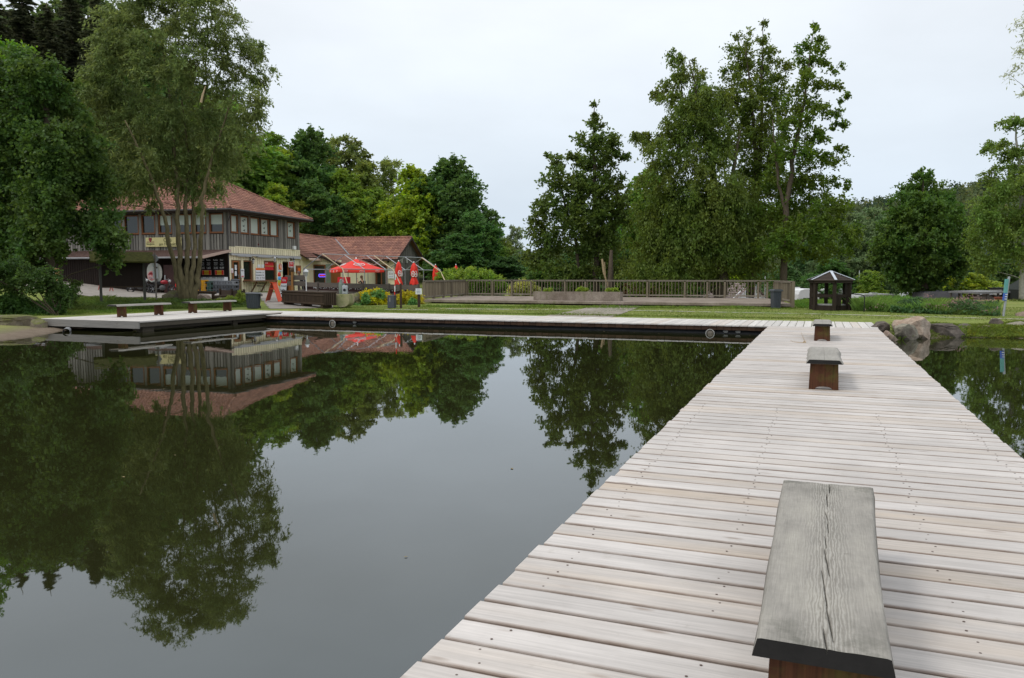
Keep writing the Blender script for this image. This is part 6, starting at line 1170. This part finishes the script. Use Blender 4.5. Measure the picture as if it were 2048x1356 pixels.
# forest prototypes
def proto(seed, H, Wd, dens, leaf, droop=.2, lift=.2, bl=13, clr=1.05):
    q = random.Random(seed); blobs = []; stem = [(np.array([0, 0, -.3]), .22), (np.array([q.uniform(-.3, .3), 0, H*.5]), .15), (np.array([q.uniform(-.4, .4), q.uniform(-.4, .4), H*.93]), .03)]
    for i in range(bl):
        f = i/(bl-1); z = H*(.22+.68*f); r_ = Wd*1.25*(1-abs(f-.35)**1.5*.85); a = q.uniform(0, 6.28); o_ = r_*.45*(1-.5*f); blobs.append((o_*math.cos(a), o_*math.sin(a), z, max(.7, r_*.62*q.uniform(.8, 1.1)), max(.7, r_*.62), max(.8, H*.10*q.uniform(.85, 1.2))))
    blobs.append((q.uniform(-.3, .3), 0, H*.95, 1.1, 1.1, .8)); blobs.append((0, 0, H*.45, Wd*.7, Wd*.7, H*.25))
    return dict(stems=[stem], blobs=blobs, seed=seed, leaf=leaf, clr=clr, dens=dens, droop=droop, lift=lift, tw=8, lpt=8)
PROT = [(proto(101, 14, 3.6, .85, (.34, .2)), 14), (proto(102, 14, 3.2, .8, (.34, .17), .5), 14), (proto(103, 14, 4.2, .95, (.36, .24), .1, .4), 14), (proto(104, 14, 2.8, .75, (.32, .16), .1, .7), 14), (proto(105, 14, 3.9, .9, (.34, .22), .3), 14)]
YG, MG, DG_, OLG, GG = (.110, .150, .030), (.070, .115, .03), (.040, .072, .026), (.085, .105, .035), (.08, .11, .065)
FOR = [  # px, py of top, Y, proto, width factor, colour, label
 (545, 262, 100, 1, 1.0, MG, 'green tree crown touching the right edge of the willow'), (572, 300, 96, 0, 1.0, YG, 'yellow green tree right of the willow above the cafe roof end'), (615, 266, 98, 2, .9, DG_, 'tall dark green tree above the cafe roof corner'), (668, 275, 108, 3, .7, OLG, 'narrow pointed tree standing clear on the skyline'), (700, 272, 106, 1, .95, (.075, .09, .035), 'olive feathery tree right of the narrow skyline tree'), (742, 325, 102, 0, 1.0, OLG, 'olive tree on the falling skyline above the annex'), (780, 318, 108, 3, .9, (.1, .12, .045), 'light green pointed tree in the skyline notch'), (828, 336, 96, 4, .9, (.12, .16, .025), 'bright yellow green rounded top above the annex gable'), (893, 322, 98, 2, 1.1, DG_, 'tallest dark green tree right of the annex'), (852, 380, 101, 0, 1.0, (.028, .056, .022), 'very dark tree directly behind the annex gable'), (930, 352, 94, 4, .95, DG_, 'dark green tree forming the right shoulder of the wood'), (952, 425, 80, 2, .85, (.04, .08, .03), 'low dark tree at the right end of the wood'), (978, 458, 86, 4, .8, MG, 'small green tree closing the right end of the wood'), (1002, 476, 92, 0, .7, OLG, 'last low olive tree right of the wood'),
 (520, 330, 92, 4, 1.1, MG, 'green tree behind the cafe roof ridge'), (560, 370, 88, 0, 1.0, YG, 'yellow green tree just above the cafe roof slope'), (600, 400, 90, 1, 1.0, (.11, .13, .03), 'pale yellow green tree low above the cafe eaves end'), (632, 362, 92, 2, 1.0, DG_, 'dark tree between two yellow green ones above the roofs'), (660, 400, 95, 0, 1.0, MG, 'mid green tree over the left annex roof'), (690, 345, 96, 4, 1.0, (.09, .13, .03), 'light green tree in the middle of the wooded slope'), (712, 385, 95, 1, .9, YG, 'yellow green drooping tree over the annex ridge'), (745, 372, 100, 0, 1.0, (.10, .14, .035), 'fresh green tree above the middle of the annex ridge'), (775, 410, 100, 2, 1.0, (.08, .12, .03), 'green tree low above the right annex ridge'), (808, 392, 100, 4, .9, MG, 'mid green tree left of the very dark one'), (640, 440, 95, 3, 1.2, (.03, .062, .03), 'dark bluish tree tucked behind the junction of cafe and annex'), (690, 455, 96, 2, .9, (.04, .08, .03), 'dark low tree just over the annex valley'), (880, 430, 98, 2, 1.0, (.03, .062, .024), 'dark bushy tree right of the gable'), (915, 470, 76, 4, .9, (.035, .07, .026), 'dark low tree behind the hedge'), (850, 470, 100, 0, 1.0, (.025, .05, .02), 'dark low growth behind the closed parasols'), (95, 40, 90, 2, 1.3, (.034, .050, .022), 'dark broad tree standing between the left spruces'), (190, -10, 94, 4, 1.3, (.036, .054, .024), 'dark broad tree between the spruces and the willow top'), (20, 30, 92, 0, 1.3, (.034, .050, .022), 'dark broad tree behind the leftmost spruce'), (280, 60, 92, 2, 1.2, DG_, 'tall dark tree hidden behind the middle of the willow'), (360, 120, 92, 0, 1.2, DG_, 'tall dark tree rising behind the right half of the willow'), (440, 200, 92, 4, 1.2, MG, 'tall green tree behind the right flank of the willow'), (480, 300, 96, 2, 1.2, DG_, 'dark tree behind the right half of the willow'), (440, 350, 90, 0, 1.2, DG_, 'dark tree behind the willow above the cafe roof'), (330, 340, 92, 4, 1.3, DG_, 'dark tree seen through the willow stems'), (230, 330, 84, 2, 1.3, (.028, .058, .02), 'dark tree between alder and willow above the roof'), (150, 400, 78, 0, 1.3, (.03, .065, .02), 'dark tree behind the boom barrier'), (60, 380, 74, 4, 1.3, (.025, .05, .02), 'dark tree behind the left alder'), (200, 480, 80, 2, .9, (.07, .13, .02), 'lighter green undergrowth tree left of the cafe'), (-60, 200, 70, 2, 1.5, DG_, 'dark tree beyond the left edge, seen in the pond'),
 # beyond the terrace and the campsite
 (1030, 452, 95, 3, .8, (.12, .14, .10), 'thin greyish tree in the gap left of the alders'), (1046, 500, 84, 1, .9, (.06, .09, .045), 'low grey green tree at the left foot of the alders'), (1010, 515, 78, 2, .9, (.035, .065, .03), 'low dark green tree right of the hedge'), (1085, 525, 70, 0, .8, (.05, .09, .03), 'low green tree behind the railing left of the tall alder'), (1150, 505, 78, 4, 1.0, (.035, .07, .03), 'dark backdrop tree behind the tall alder'), (1240, 440, 75, 0, 1.0, (.055, .10, .03), 'green tree filling the gap right of the tall alder'), (1290, 345, 68, 4, .95, (.06, .11, .025), 'fresh green tree between alder and hornbeam'), (1260, 500, 66, 2, 1.0, (.04, .075, .03), 'dark low tree left of the hornbeams'), (1390, 500, 90, 2, 1.1, (.035, .07, .03), 'dark backdrop tree behind the left hornbeam'), (1480, 505, 95, 0, 1.1, (.04, .085, .035), 'backdrop tree behind the hornbeam trunks'), (1620, 480, 92, 4, 1.1, (.045, .08, .04), 'grey green backdrop tree right of the hornbeams'), (1665, 440, 88, 1, 1.0, (.07, .10, .06), 'greyish loose tree above the wooden shelter'), (1700, 425, 84, 0, 1.0, (.075, .10, .062), 'grey green willow above the shelter roof'), (1740, 415, 86, 1, 1.1, (.07, .10, .06), 'rounded grey green willow left of the round dark tree'), (1780, 470, 84, 4, .9, (.06, .095, .05), 'grey green bush left behind the round dark tree'), (1660, 520, 78, 2, .9, (.04, .08, .028), 'dark green tree right behind the shelter'), (1740, 540, 76, 1, .9, (.09, .13, .03), 'yellowish small tree between shelter and round tree'), (1575, 530, 84, 0, 1.0, (.045, .08, .035), 'low backdrop tree right of the slim hornbeam trunk'), (1930, 500, 110, 2, 1.0, (.04, .075, .045), 'bluish green tree far behind the street lamp'), (1980, 520, 100, 0, 1.0, (.045, .08, .045), 'far tree behind the carport'), (2030, 500, 90, 4, 1.0, (.05, .08, .035), 'tree behind the white shed'), (1890, 520, 105, 4, 1.0, (.04, .075, .04), 'far dark tree right of the round tree trunk'), (1920, 552, 68, 2, .8, (.16, .19, .035), 'yellow green shrub by the street lamp'), (1950, 548, 68, 4, .9, (.15, .18, .04), 'round yellow green shrub left of the carport'), (1985, 560, 72, 0, .8, (.10, .13, .04), 'green shrub behind the carport roof')]
TP = {}
for px, py, Y, pi, wf, col, lab in FOR:
    g_ = onY(px, Y); top = pt(px, py, Y)[2]; H = max(3, top-g_[2]); s_ = H/14; wf *= 1.15 if px < 1010 else 1; 
    wfac = wf*(1 if s_ > .75 else .75/s_*.9); sc_ = (s_*wfac*1.05, s_*wfac*1.05, s_)
    if pi not in TP:
        d = PROT[pi][0]; TP[pi] = make_tree('broadleaf_tree', lab, 'tree', (0, 0, 0), d['stems'], d['blobs'], col, d['seed'], leaf=d['leaf'], clr=d['clr'], dens=d['dens'], droop=d['droop'], lift=d['lift'], tw=8, lpt=9, grp='trees behind the cafe and campsite'); o = TP[pi]; o.location = g_; o.scale = sc_
    else: o = dup(TP[pi], g_, random.uniform(0, 6.28), lab, sc_)
    for ch in o.children:
        if ch.name.startswith('crown'): ch.color = (col[0]*CM*1.08, col[1]*CM*1.12, col[2]*CM*.8, 1)
# tall alder
ay = 57; ab = onY(1192, ay)
make_tree('tall_alder', 'tall dark green pyramidal alder behind the middle of the railing', 'tree', ab, ST([[(1192, 592, .26), (1193, 480, .2), (1190, 380, .15), (1188, 290, .09), (1189, 215, .03)], [(1165, 592, .14), (1150, 480, .11), (1128, 400, .08), (1112, 325, .02)]], ay), B([(1182, 430, 50, 80), (1188, 222, 9, 16), (1193, 252, 20, 18), (1175, 285, 30, 20), (1215, 290, 30, 24), (1240, 312, 20, 11), (1150, 318, 22, 12), (1195, 325, 50, 24), (1110, 325, 24, 14), (1107, 360, 26, 26), (1205, 370, 48, 30), (1150, 375, 40, 26), (1095, 410, 28, 30), (1160, 430, 55, 32), (1230, 420, 34, 34), (1078, 450, 24, 28), (1110, 480, 45, 32), (1190, 485, 60, 36), (1075, 520, 32, 26), (1120, 540, 42, 26), (1225, 530, 40, 30), (1170, 545, 34, 22)], ay, .8, 1, 4), (.052, .080, .024), 31, leaf=(.22, .16), clr=.85, dens=1.45, tw=9, lpt=8, gap=.05, inner=.3)
sp_ = onY(1221, 55); t = thing('broken_tree', 'storm broken brown trunk with long pale splinter right of the tall alder', 'tree', sp_); m = MB(); m.tube([(0, 0, -.2), (-.02, 0, 1.2), (.03, 0, pt(1221, 500, 55)[2]-sp_[2])], [.3, .25, .1], 9); m.build('trunk', BARK, t, True); m = MB(); zz = lambda py: pt(1210, py, 55)[2]-sp_[2]; m.bar((-.15, -.1, zz(575)), (-.5, -.15, zz(545)), .08, .1); m.bar((-.5, -.15, zz(545)), (-.62, -.12, zz(518)), .12, .07); m.bar((-.35, -.15, zz(565)), (-.45, -.2, zz(524)), .05, .05); m.build('splinter', basic('fresh_wood', (.45, .33, .2), .8), t)
# hornbeams
hy = 52; hb = onY(1443, hy)
make_tree('hornbeam_tree', 'left of the three tall hornbeams, olive with drooping outer branches', 'tree', hb, ST([[(1443, 595, .5), (1442, 520, .4), (1440, 430, .3), (1425, 330, .2), (1405, 230, .12), (1378, 120, .03)], [(1440, 430, .2), (1465, 350, .14), (1480, 260, .06)]], hy), B([(1400, 240, 66, 80), (1420, 200, 34, 34), (1312, 182, 20, 8), (1290, 272, 34, 8), (1268, 266, 16, 6), (1318, 330, 20, 10), (1425, 400, 80, 90), (1365, 460, 80, 80), (1362, 112, 24, 16), (1385, 145, 30, 24), (1350, 160, 22, 18), (1400, 190, 34, 30), (1330, 195, 22, 12), (1375, 230, 45, 34), (1345, 270, 30, 14), (1295, 280, 26, 10), (1325, 300, 32, 24), (1400, 300, 55, 40), (1335, 350, 45, 40), (1320, 420, 50, 46), (1300, 480, 52, 40), (1285, 535, 44, 30), (1380, 400, 60, 50), (1400, 480, 70, 50), (1450, 400, 50, 50), (1480, 470, 52, 44), (1340, 540, 50, 28), (1430, 535, 50, 22), (1500, 520, 40, 26)], hy, .85, 1.2, 5, 1.2), (.060, .088, .023), 41, leaf=(.2, .10), clr=.85, dens=1.5, tw=10, lpt=10, gap=.12, droop=.9, hang=.35, lift=.05)
hy = 55; hb = onY(1505, hy)
make_tree('hornbeam_tree', 'middle one of the three tall hornbeams, tallest twiggy top', 'tree', hb, ST([[(1500, 595, .3), (1508, 450, .24), (1512, 330, .18), (1505, 220, .1), (1490, 90, .03)], [(1508, 450, .2), (1522, 300, .15), (1524, 150, .07), (1527, 35, .012)]], hy), B([(1510, 190, 45, 90), (1520, 330, 55, 90), (1527, 42, 7, 12), (1524, 78, 14, 18), (1488, 78, 20, 16), (1478, 110, 26, 22), (1535, 110, 22, 22), (1505, 140, 34, 24), (1462, 145, 24, 18), (1560, 140, 24, 20), (1490, 190, 42, 32), (1548, 190, 38, 32), (1460, 220, 38, 34), (1520, 245, 46, 38), (1575, 230, 26, 26), (1480, 290, 48, 38), (1545, 300, 42, 34), (1510, 360, 48, 36), (1560, 370, 36, 30), (1530, 430, 50, 36), (1500, 480, 45, 30)], hy, .85, 1.2, 6, 1.15), (.058, .085, .021), 42, leaf=(.2, .115), clr=.85, dens=1.15, tw=9, lpt=8, droop=.35, gap=.1)
hy = 50; hb = onY(1567, hy)
make_tree('hornbeam_tree', 'right one of the three tall hornbeams, bright green layered branches', 'tree', hb, ST([[(1567, 600, .24), (1569, 480, .2), (1576, 390, .16), (1592, 280, .12), (1614, 170, .07), (1626, 40, .012)], [(1571, 440, .12), (1552, 320, .08), (1545, 240, .03)]], hy), B([(1625, 50, 7, 12), (1634, 75, 18, 12), (1617, 100, 20, 14), (1648, 100, 20, 9), (1630, 130, 34, 16), (1672, 140, 18, 8), (1615, 165, 34, 18), (1655, 178, 30, 12), (1690, 198, 18, 7), (1605, 205, 34, 22), (1640, 225, 36, 14), (1675, 250, 24, 8), (1590, 255, 34, 26), (1640, 272, 40, 13), (1680, 296, 22, 7), (1590, 310, 44, 26), (1640, 325, 44, 14), (1570, 360, 44, 28), (1650, 360, 50, 13), (1685, 372, 20, 6), (1610, 395, 56, 24), (1660, 410, 45, 16), (1560, 430, 50, 28), (1630, 445, 62, 22), (1590, 475, 66, 26), (1680, 460, 40, 20), (1550, 500, 44, 22), (1640, 500, 46, 18), (1690, 490, 24, 18)], hy, .85, 1.0, 7, 1.1), (.052, .086, .018), 43, leaf=(.19, .12), clr=.66, dens=1.0, tw=8, lpt=8, droop=.15, gap=.08, lift=.1)
# round tree
ry = 64; rb = onY(1848, ry)
make_tree('round_tree', 'dense round dark green tree on the campsite, wide low crown', 'tree', rb, ST([[(1848, 615, .3), (1848, 520, .24), (1846, 430, .14), (1846, 345, .03)]], ry), B([(1846, 352, 18, 16), (1845, 385, 42, 26), (1820, 405, 40, 22), (1880, 405, 36, 22), (1850, 430, 75, 32), (1800, 450, 40, 30), (1900, 455, 44, 30), (1845, 480, 96, 36), (1780, 500, 34, 26), (1915, 510, 40, 28), (1850, 525, 85, 28), (1800, 545, 40, 16), (1895, 545, 40, 16), (1850, 568, 60, 18)], ry, .85, 1, 8), (.042, .080, .022), 51, leaf=(.24, .17), clr=.85, dens=1.35, tw=9, lpt=9, inner=.35)
# right edge trees
ry = 50; rb = onY(2044, ry)
make_tree('birch_tree', 'large pale green birch at the right edge of the picture', 'tree', rb, ST([[(2044, 610, .2), (2046, 480, .17), (2044, 380, .13), (2035, 290, .07), (2028, 225, .02)]], ry), B([(2026, 238, 24, 16), (2045, 262, 28, 20), (1990, 285, 24, 14), (2010, 300, 36, 20), (1968, 300, 14, 12), (2060, 310, 40, 30), (2000, 345, 40, 22), (2050, 360, 60, 34), (1985, 390, 36, 24), (2040, 410, 70, 36), (1975, 430, 34, 24), (2030, 460, 70, 34), (1965, 470, 30, 24), (2010, 505, 50, 26), (1985, 525, 30, 18), (2090, 400, 60, 70), (2090, 500, 50, 40)], ry, .85, 1, 9), (.072, .110, .032), 61, leaf=(.18, .11), clr=.8, dens=1.05, tw=10, lpt=9, droop=.5, hang=.15, trunkm=basic('birch_bark', (.4, .37, .33), .9, .4, 6))
ry = 30; rb = onY(2240, ry)
make_tree('silver_willow', 'airy silvery willow twigs entering the sky at the top right corner', 'tree', rb, ST([[(2240, 640, .22), (2200, 400, .17), (2150, 200, .1), (2080, 60, .03)], [(2200, 400, .1), (2110, 240, .05), (2045, 170, .015)]], ry), B([(2052, 50, 26, 22), (2060, 100, 28, 18), (2040, 145, 24, 16), (2050, 178, 26, 12), (2110, 80, 60, 50), (2120, 170, 60, 50), (2150, -30, 90, 60), (2190, 280, 80, 70)], ry, .85, .6, 10), (.16, .19, .13), 62, leaf=(.17, .035), clr=.6, dens=.7, tw=7, lpt=9, droop=.4, lift=.3)
# shrubs and hedge
def shrub(name, lab, Y, lst, col, seed, leaf=(.13, .09), clr=.32, dens=1.5, cat='shrub', ry=.8, jit=.3, **kw):
    px = lst[0][0]; b = onY(px, Y); bl = B(lst, Y, ry, jit, seed); st = [[(np.array(b)+[0, 0, -.1], .04), (np.array([x[0], x[1], x[2]]), .01)] for x in bl[:6]]; return make_tree(name, lab, cat, b, st, bl, col, seed, leaf=leaf, clr=clr, dens=dens, tw=7, lpt=7, limb_r=.02, **kw)
shrub('shrub', 'dark dense bush on the bank left of the notice board', 33, [(112, 580, 24, 22), (95, 555, 22, 22), (130, 592, 20, 14), (60, 560, 28, 34), (30, 550, 32, 38), (-20, 545, 40, 55)], (.030, .056, .020), 23, (.12, .08), .35, 1.3)
shrub('hedge', 'long clipped light green hedge behind the left end of the railing', 56, [(940, 558, 55, 20), (900, 560, 28, 20), (980, 562, 30, 17), (1000, 568, 14, 14), (920, 580, 50, 20), (970, 584, 40, 14), (890, 572, 18, 20)], (.10, .155, .035), 71, (.17, .1), .4, 1.5, 'hedge', 1.0)
shrub('yellow_shrub', 'left yellow green bush below the board fence, next to the low wall', 42.3, [(745, 597, 30, 17), (728, 605, 18, 11), (765, 600, 20, 15), (750, 608, 30, 8)], (.24, .23, .02), 72, (.10, .07), .25, 2.0)
shrub('yellow_shrub', 'right yellow green bush below the board fence, behind the wooden post', 42.0, [(815, 600, 24, 15), (800, 604, 12, 12), (832, 602, 11, 13)], (.21, .20, .025), 73, (.10, .07), .25, 2.0)
shrub('green_shrub', 'bluish green clump between the two halves of yellow shrub', 41.6, [(757, 590, 12, 8), (718, 611, 14, 5), (822, 607, 10, 8), (735, 598, 8, 8)], (.07, .15, .06), 74, (.13, .09), .22, 1.8)
shrub('hydrangea', 'pale flowering shrub seen through the railing', 58, [(1045, 575, 20, 14), (1030, 582, 14, 10), (1062, 578, 12, 12)], (.22, .24, .10), 75, (.14, .12), .3, 1.6)
shrub('dark_red_bush', 'dark reddish bush behind the middle of the railing', 56, [(1262, 578, 22, 10), (1300, 584, 30, 8)], (.09, .055, .03), 76)
shrub('green_shrub', 'bright yellow green shrub behind the left hornbeam trunk', 75, [(1470, 556, 22, 12), (1455, 565, 12, 10)], (.17, .24, .02), 77, (.25, .18), .5, 1.5)
shrub('green_shrub', 'dark evergreen shrub by the blue sign post', 46, [(2030, 612, 18, 8), (2050, 610, 14, 8)], (.045, .065, .018), 78, (.12, .08))
shrub('green_shrub', 'green weedy bush in front of the low cafe fence', 42.5, [(470, 603, 24, 9), (450, 606, 16, 7), (488, 600, 10, 12), (480, 590, 6, 9), (430, 610, 14, 5)], (.10, .135, .035), 79, (.09, .06), .22, 1.4)
shrub('reddish_bush', 'small dark shrub at the left foot of the notice board', 38, [(135, 595, 20, 14), (150, 575, 12, 10), (118, 585, 20, 20)], (.05, .075, .03), 80, (.1, .07), .25, 1.4)
for i, (px, dx) in enumerate(((1097, 0), (1165, 1), (1225, 2))):
    q = [0, 41.9]; tp = shrub('trough_plant', f'{("left", "middle", "right")[i]} green plant growing out of the concrete trough', q[1], [(px, 581, 9+3*i, 3.5)], (.10, .15, .03), 81+i, (.08, .05), .12, 1, 'plant'); [bpy.data.objects.remove(c_) for c_ in list(tp.children) if c_.name.startswith('trunk')]
# ---------------------------------------------------------------- ground cover stuff
def blades(name, lab, region, n, h, w_, col, seed, lean=.25, extra=None):
    rng = np.random.default_rng(seed); P_ = []
    a, b, c, d = [np.array(p[:2]) for p in region]; u, v = rng.random(n)[:, None], rng.random(n)[:, None]; P_ = (a*(1-u)+b*u)*(1-v)+(d*(1-u)+c*u)*v
    # clump
    P_ = P_+rng.normal(0, .06, P_.shape); sdp = pond_sd(P_[:, 0], P_[:, 1]); P_ = P_[sdp > .05]; n = len(P_); z = gz(P_[:, 0], P_[:, 1]); H = h*rng.uniform(.45, 1.15, n)*(.75+.35*np.sin(P_[:, 0]*1.7+seed)*np.cos(P_[:, 1]*1.3)); an_ = rng.uniform(0, 6.283, n); ln = rng.normal(0, lean, (n, 2))*H[:, None]
    sd_ = np.stack([np.cos(an_), np.sin(an_)], 1)*w_/2*rng.uniform(.6, 1.3, n)[:, None]; V_ = np.zeros((n, 4, 3)); V_[:, 0, :2] = P_-sd_*.6; V_[:, 1, :2] = P_+sd_*.6; V_[:, 2, :2] = P_+ln*.55+sd_; V_[:, 3, :2] = P_+ln*1.3-sd_*.1; V_[:, 0, 2] = z-.02; V_[:, 1, 2] = z-.02; V_[:, 2, 2] = z+H*.6; V_[:, 3, 2] = z+H
    o = npmesh(name, V_.reshape(-1, 3), np.arange(4*n).reshape(n, 4), LEAF); o.color = (*col, 1); return tag(o, lab, 'grass', kind='stuff')
def patch(name, lab, region, n, h, col, seed, leaf=(.1, .07), flat=.5):
    rng = np.random.default_rng(seed); a, b, c, d = [np.array(p[:2]) for p in region]; u, v = rng.random(n)[:, None], rng.random(n)[:, None]; P_ = (a*(1-u)+b*u)*(1-v)+(d*(1-u)+c*u)*v
    sdp = pond_sd(P_[:, 0], P_[:, 1]); P_ = P_[sdp > .05]; n = len(P_); hh = h*(.55+.45*np.sin(P_[:, 0]*2.1+seed)*np.cos(P_[:, 1]*1.9)+.2*np.sin(P_[:, 0]*5.3)); z = gz(P_[:, 0], P_[:, 1])+np.abs(hh)*rng.random(n)**flat
    o = leaf_mesh(name, np.column_stack([P_, z]), unit(rng.normal(size=(n, 3))), leaf[0]*rng.uniform(.6, 1.3, n), leaf[1]*rng.uniform(.6, 1.3, n), rng, LEAF, None); o.color = (*col, 1); return tag(o, lab, 'plants', kind='stuff')
# reeds right
R1, R2, R3, R4 = on(1712, 622), on(2000, 632), onY(2000, 37.5), onY(1712, 42)
blades('reeds', 'dense bright green reeds behind the lawn right of the shelter', [on(1712, 622), on(1880, 628), onY(1880, 39), onY(1712, 41)], 34000, .50, .02, (.16, .27, .06), 1, .35)
blades('reeds', 'lower reeds right of the flowering weeds', [on(1860, 628), on(1990, 632), onY(1990, 37), onY(1860, 39)], 11000, .46, .02, (.16, .24, .06), 2, .35)
blades('reeds', 'tall grass left of the shelter', [on(1596, 616), on(1700, 620), onY(1700, 42), onY(1596, 44)], 9000, .30, .02, (.16, .27, .05), 3, .35)
patch('weeds', 'leafy green weeds in front of the reeds', [on(1780, 626), on(2000, 633), onY(2000, 34.5), onY(1780, 36)], 9000, .5, (.075, .14, .05), 4, (.13, .07))
patch('pink_flowers', 'pinkish seed heads among the reeds', [on(1850, 628), on(1995, 633), onY(1995, 35.5), onY(1850, 37)], 1500, .62, (.30, .2, .17), 5, (.09, .05), .25)
patch('pink_flowers', 'scattered pink flowers at the foot of the reeds', [on(1730, 624), on(1850, 628), onY(1850, 34), onY(1730, 35)], 160, .35, (.5, .3, .3), 6, (.06, .05), .4)
# rough grass left, behind platform
blades('grass', 'rough bank grass below the notice board and the willow', [on(130, 622), on(500, 614), onY(500, 45), onY(130, 50)], 26000, .28, .022, (.10, .15, .035), 7, .5)
patch('weeds', 'leafy weeds on the bank below the willow', [on(200, 616), on(490, 613), onY(490, 42), onY(200, 45)], 9000, .4, (.09, .135, .035), 8, (.09, .05))
patch('weeds', 'lush broad leaved weeds on the left bank', [on(-60, 628), on(130, 624), onY(130, 33), onY(-60, 33)], 13000, 1.0, (.085, .16, .04), 9, (.20, .09))
blades('grass', 'bright grass fringe along the left shore', [on(-60, 636), on(330, 624), on(330, 618), on(-60, 626)], 7000, .12, .02, (.13, .21, .035), 10, .4)
blades('grass', 'grass fringe along the walkway', [on(600, 622), on(1640, 640), on(1640, 637), on(600, 619)], 9000, .085, .02, (.14, .19, .04), 11, .5)
blades('grass', 'tufts along the front of the concrete terrace', [on(845, 615), on(1590, 619), on(1590, 616), on(845, 612)], 8000, .13, .02, (.14, .21, .04), 12, .5)
blades('grass', 'lush grass on the right bank between the boulders', [at(1790, 672, .15), at(2110, 668, .15), on(2110, 648), on(1790, 650)], 14000, .14, .018, (.14, .19, .035), 13, .6)
patch('moss', 'yellow green moss and weeds at the right waterline', [at(1935, 674, .05), at(2120, 676, .05), at(2120, 664, .15), at(1935, 662, .15)], 5000, .14, (.20, .22, .035), 14, (.06, .04))
blades('grass', 'short lawn grass blades', [on(700, 622), on(2100, 643), onY(2100, 37), onY(640, 41)], 60000, .035, .02, (.15, .20, .045), 15, .6)
patch('fallen_leaves', 'small leaves and crumbs scattered on the lawn and terrace', [on(850, 626), on(1640, 636), onY(1640, 38), onY(850, 46)], 500, .03, (.4, .36, .2), 16, (.07, .05), 1)
# far wooded hill
rng = np.random.default_rng(77); prof = [(-2500, 15), (900, 546), (1060, 515), (1300, 455), (1640, 414), (1760, 395), (1900, 371), (2048, 357), (2300, 335), (3200, 350), (4800, 500)]
HP = np.array([[pt(px, 553, 460)[0], pt(1024, py, 520)[2]] for px, py in prof[1:]])
hx_ = np.linspace(-40, 1400, 140); hy_ = np.linspace(150, 620, 50); HX, HY = np.meshgrid(hx_, hy_); ridge_z = np.interp(HX*460/520, HP[:, 0], HP[:, 1]); HZ = -3+(ridge_z-6)*S((HY-190)/330)*S((HX+60)/80)+2*np.sin(HX*.05)*np.cos(HY*.04)
nxh = len(hx_); I = (np.arange(len(hy_)-1)[:, None]*nxh+np.arange(nxh-1)[None, :]).ravel()
tag(npmesh('hill', np.stack([HX.ravel(), HY.ravel(), HZ.ravel()], 1), np.stack([I, I+1, I+1+nxh, I+nxh], 1), basic('hill_floor', (.035, .06, .03), .95, .3, .05)), 'wooded hill beyond the campsite', None, kind='structure')
def wood_mass(name, lab, n, x0, x1, y0, y1, col, seed):
    rng = np.random.default_rng(seed); X = rng.uniform(x0, x1, n); Y = rng.uniform(y0, y1, n); rz_ = np.interp(X*460/520, HP[:, 0], HP[:, 1]); Z = -3+(rz_-6)*S((Y-190)/330)*S((X+60)/80)+2*np.sin(X*.05)*np.cos(Y*.04); k = 70; hgt = rng.uniform(7, 12, n)
    d = unit(rng.normal(size=(n, k, 3))); d[..., 2] = np.abs(d[..., 2]); rad_ = rng.uniform(2.6, 4.6, n); P_ = np.stack([X, Y, Z], 1)[:, None, :]+d*np.stack([rad_, rad_, hgt], 1)[:, None, :]*(rng.uniform(.75, 1.03, (n, k))[..., None]); P_ = P_.reshape(-1, 3); m_ = len(P_)
    o = leaf_mesh(name, P_, unit(rng.normal(size=(m_, 3))), rng.uniform(1.2, 2.4, m_), rng.uniform(.9, 1.6, m_), rng, LEAF, None); o.color = (*col, 1); tag(o, lab, 'forest', kind='stuff')
wood_mass('hill_forest', 'distant bluish green forest covering the hill', 2300, -10, 700, 190, 560, (.095, .125, .050), 1); wood_mass('hill_forest', 'darker conifer patches in the distant forest', 700, 20, 700, 210, 580, (.05, .08, .045), 2); wood_mass('hill_forest', 'lighter tree crowns in the distant forest', 500, 0, 600, 190, 500, (.15, .165, .055), 3)
rngf = np.random.default_rng(5); m = MB()
for i in range(170):
    x, y = rngf.uniform(-14, 8), rngf.uniform(5, 24)
    if i < 90: q_ = jw(rngf.uniform(-19, -.3), -rngf.exponential(.5)); x, y = q_[0], q_[1]
    a = rngf.uniform(0, 6.28); s_ = rngf.uniform(.008, .03); m.add([(x+s_*math.cos(a), y+s_*math.sin(a), .004), (x-s_*.5*math.sin(a), y+s_*.5*math.cos(a), .006), (x-s_*math.cos(a), y-s_*math.sin(a), .004), (x+s_*.5*math.sin(a), y-s_*.5*math.cos(a), .007)], [(0, 1, 2, 3)])
tag(m.build('floating_leaves', basic('dry_leaf', (.22, .17, .08), .8, .4)), 'tiny leaves floating on the pond', 'leaves', kind='stuff')
for o in C.objects:
    if o.type == 'EMPTY' and o.get('label') is None: print('NOLABEL', o.name)
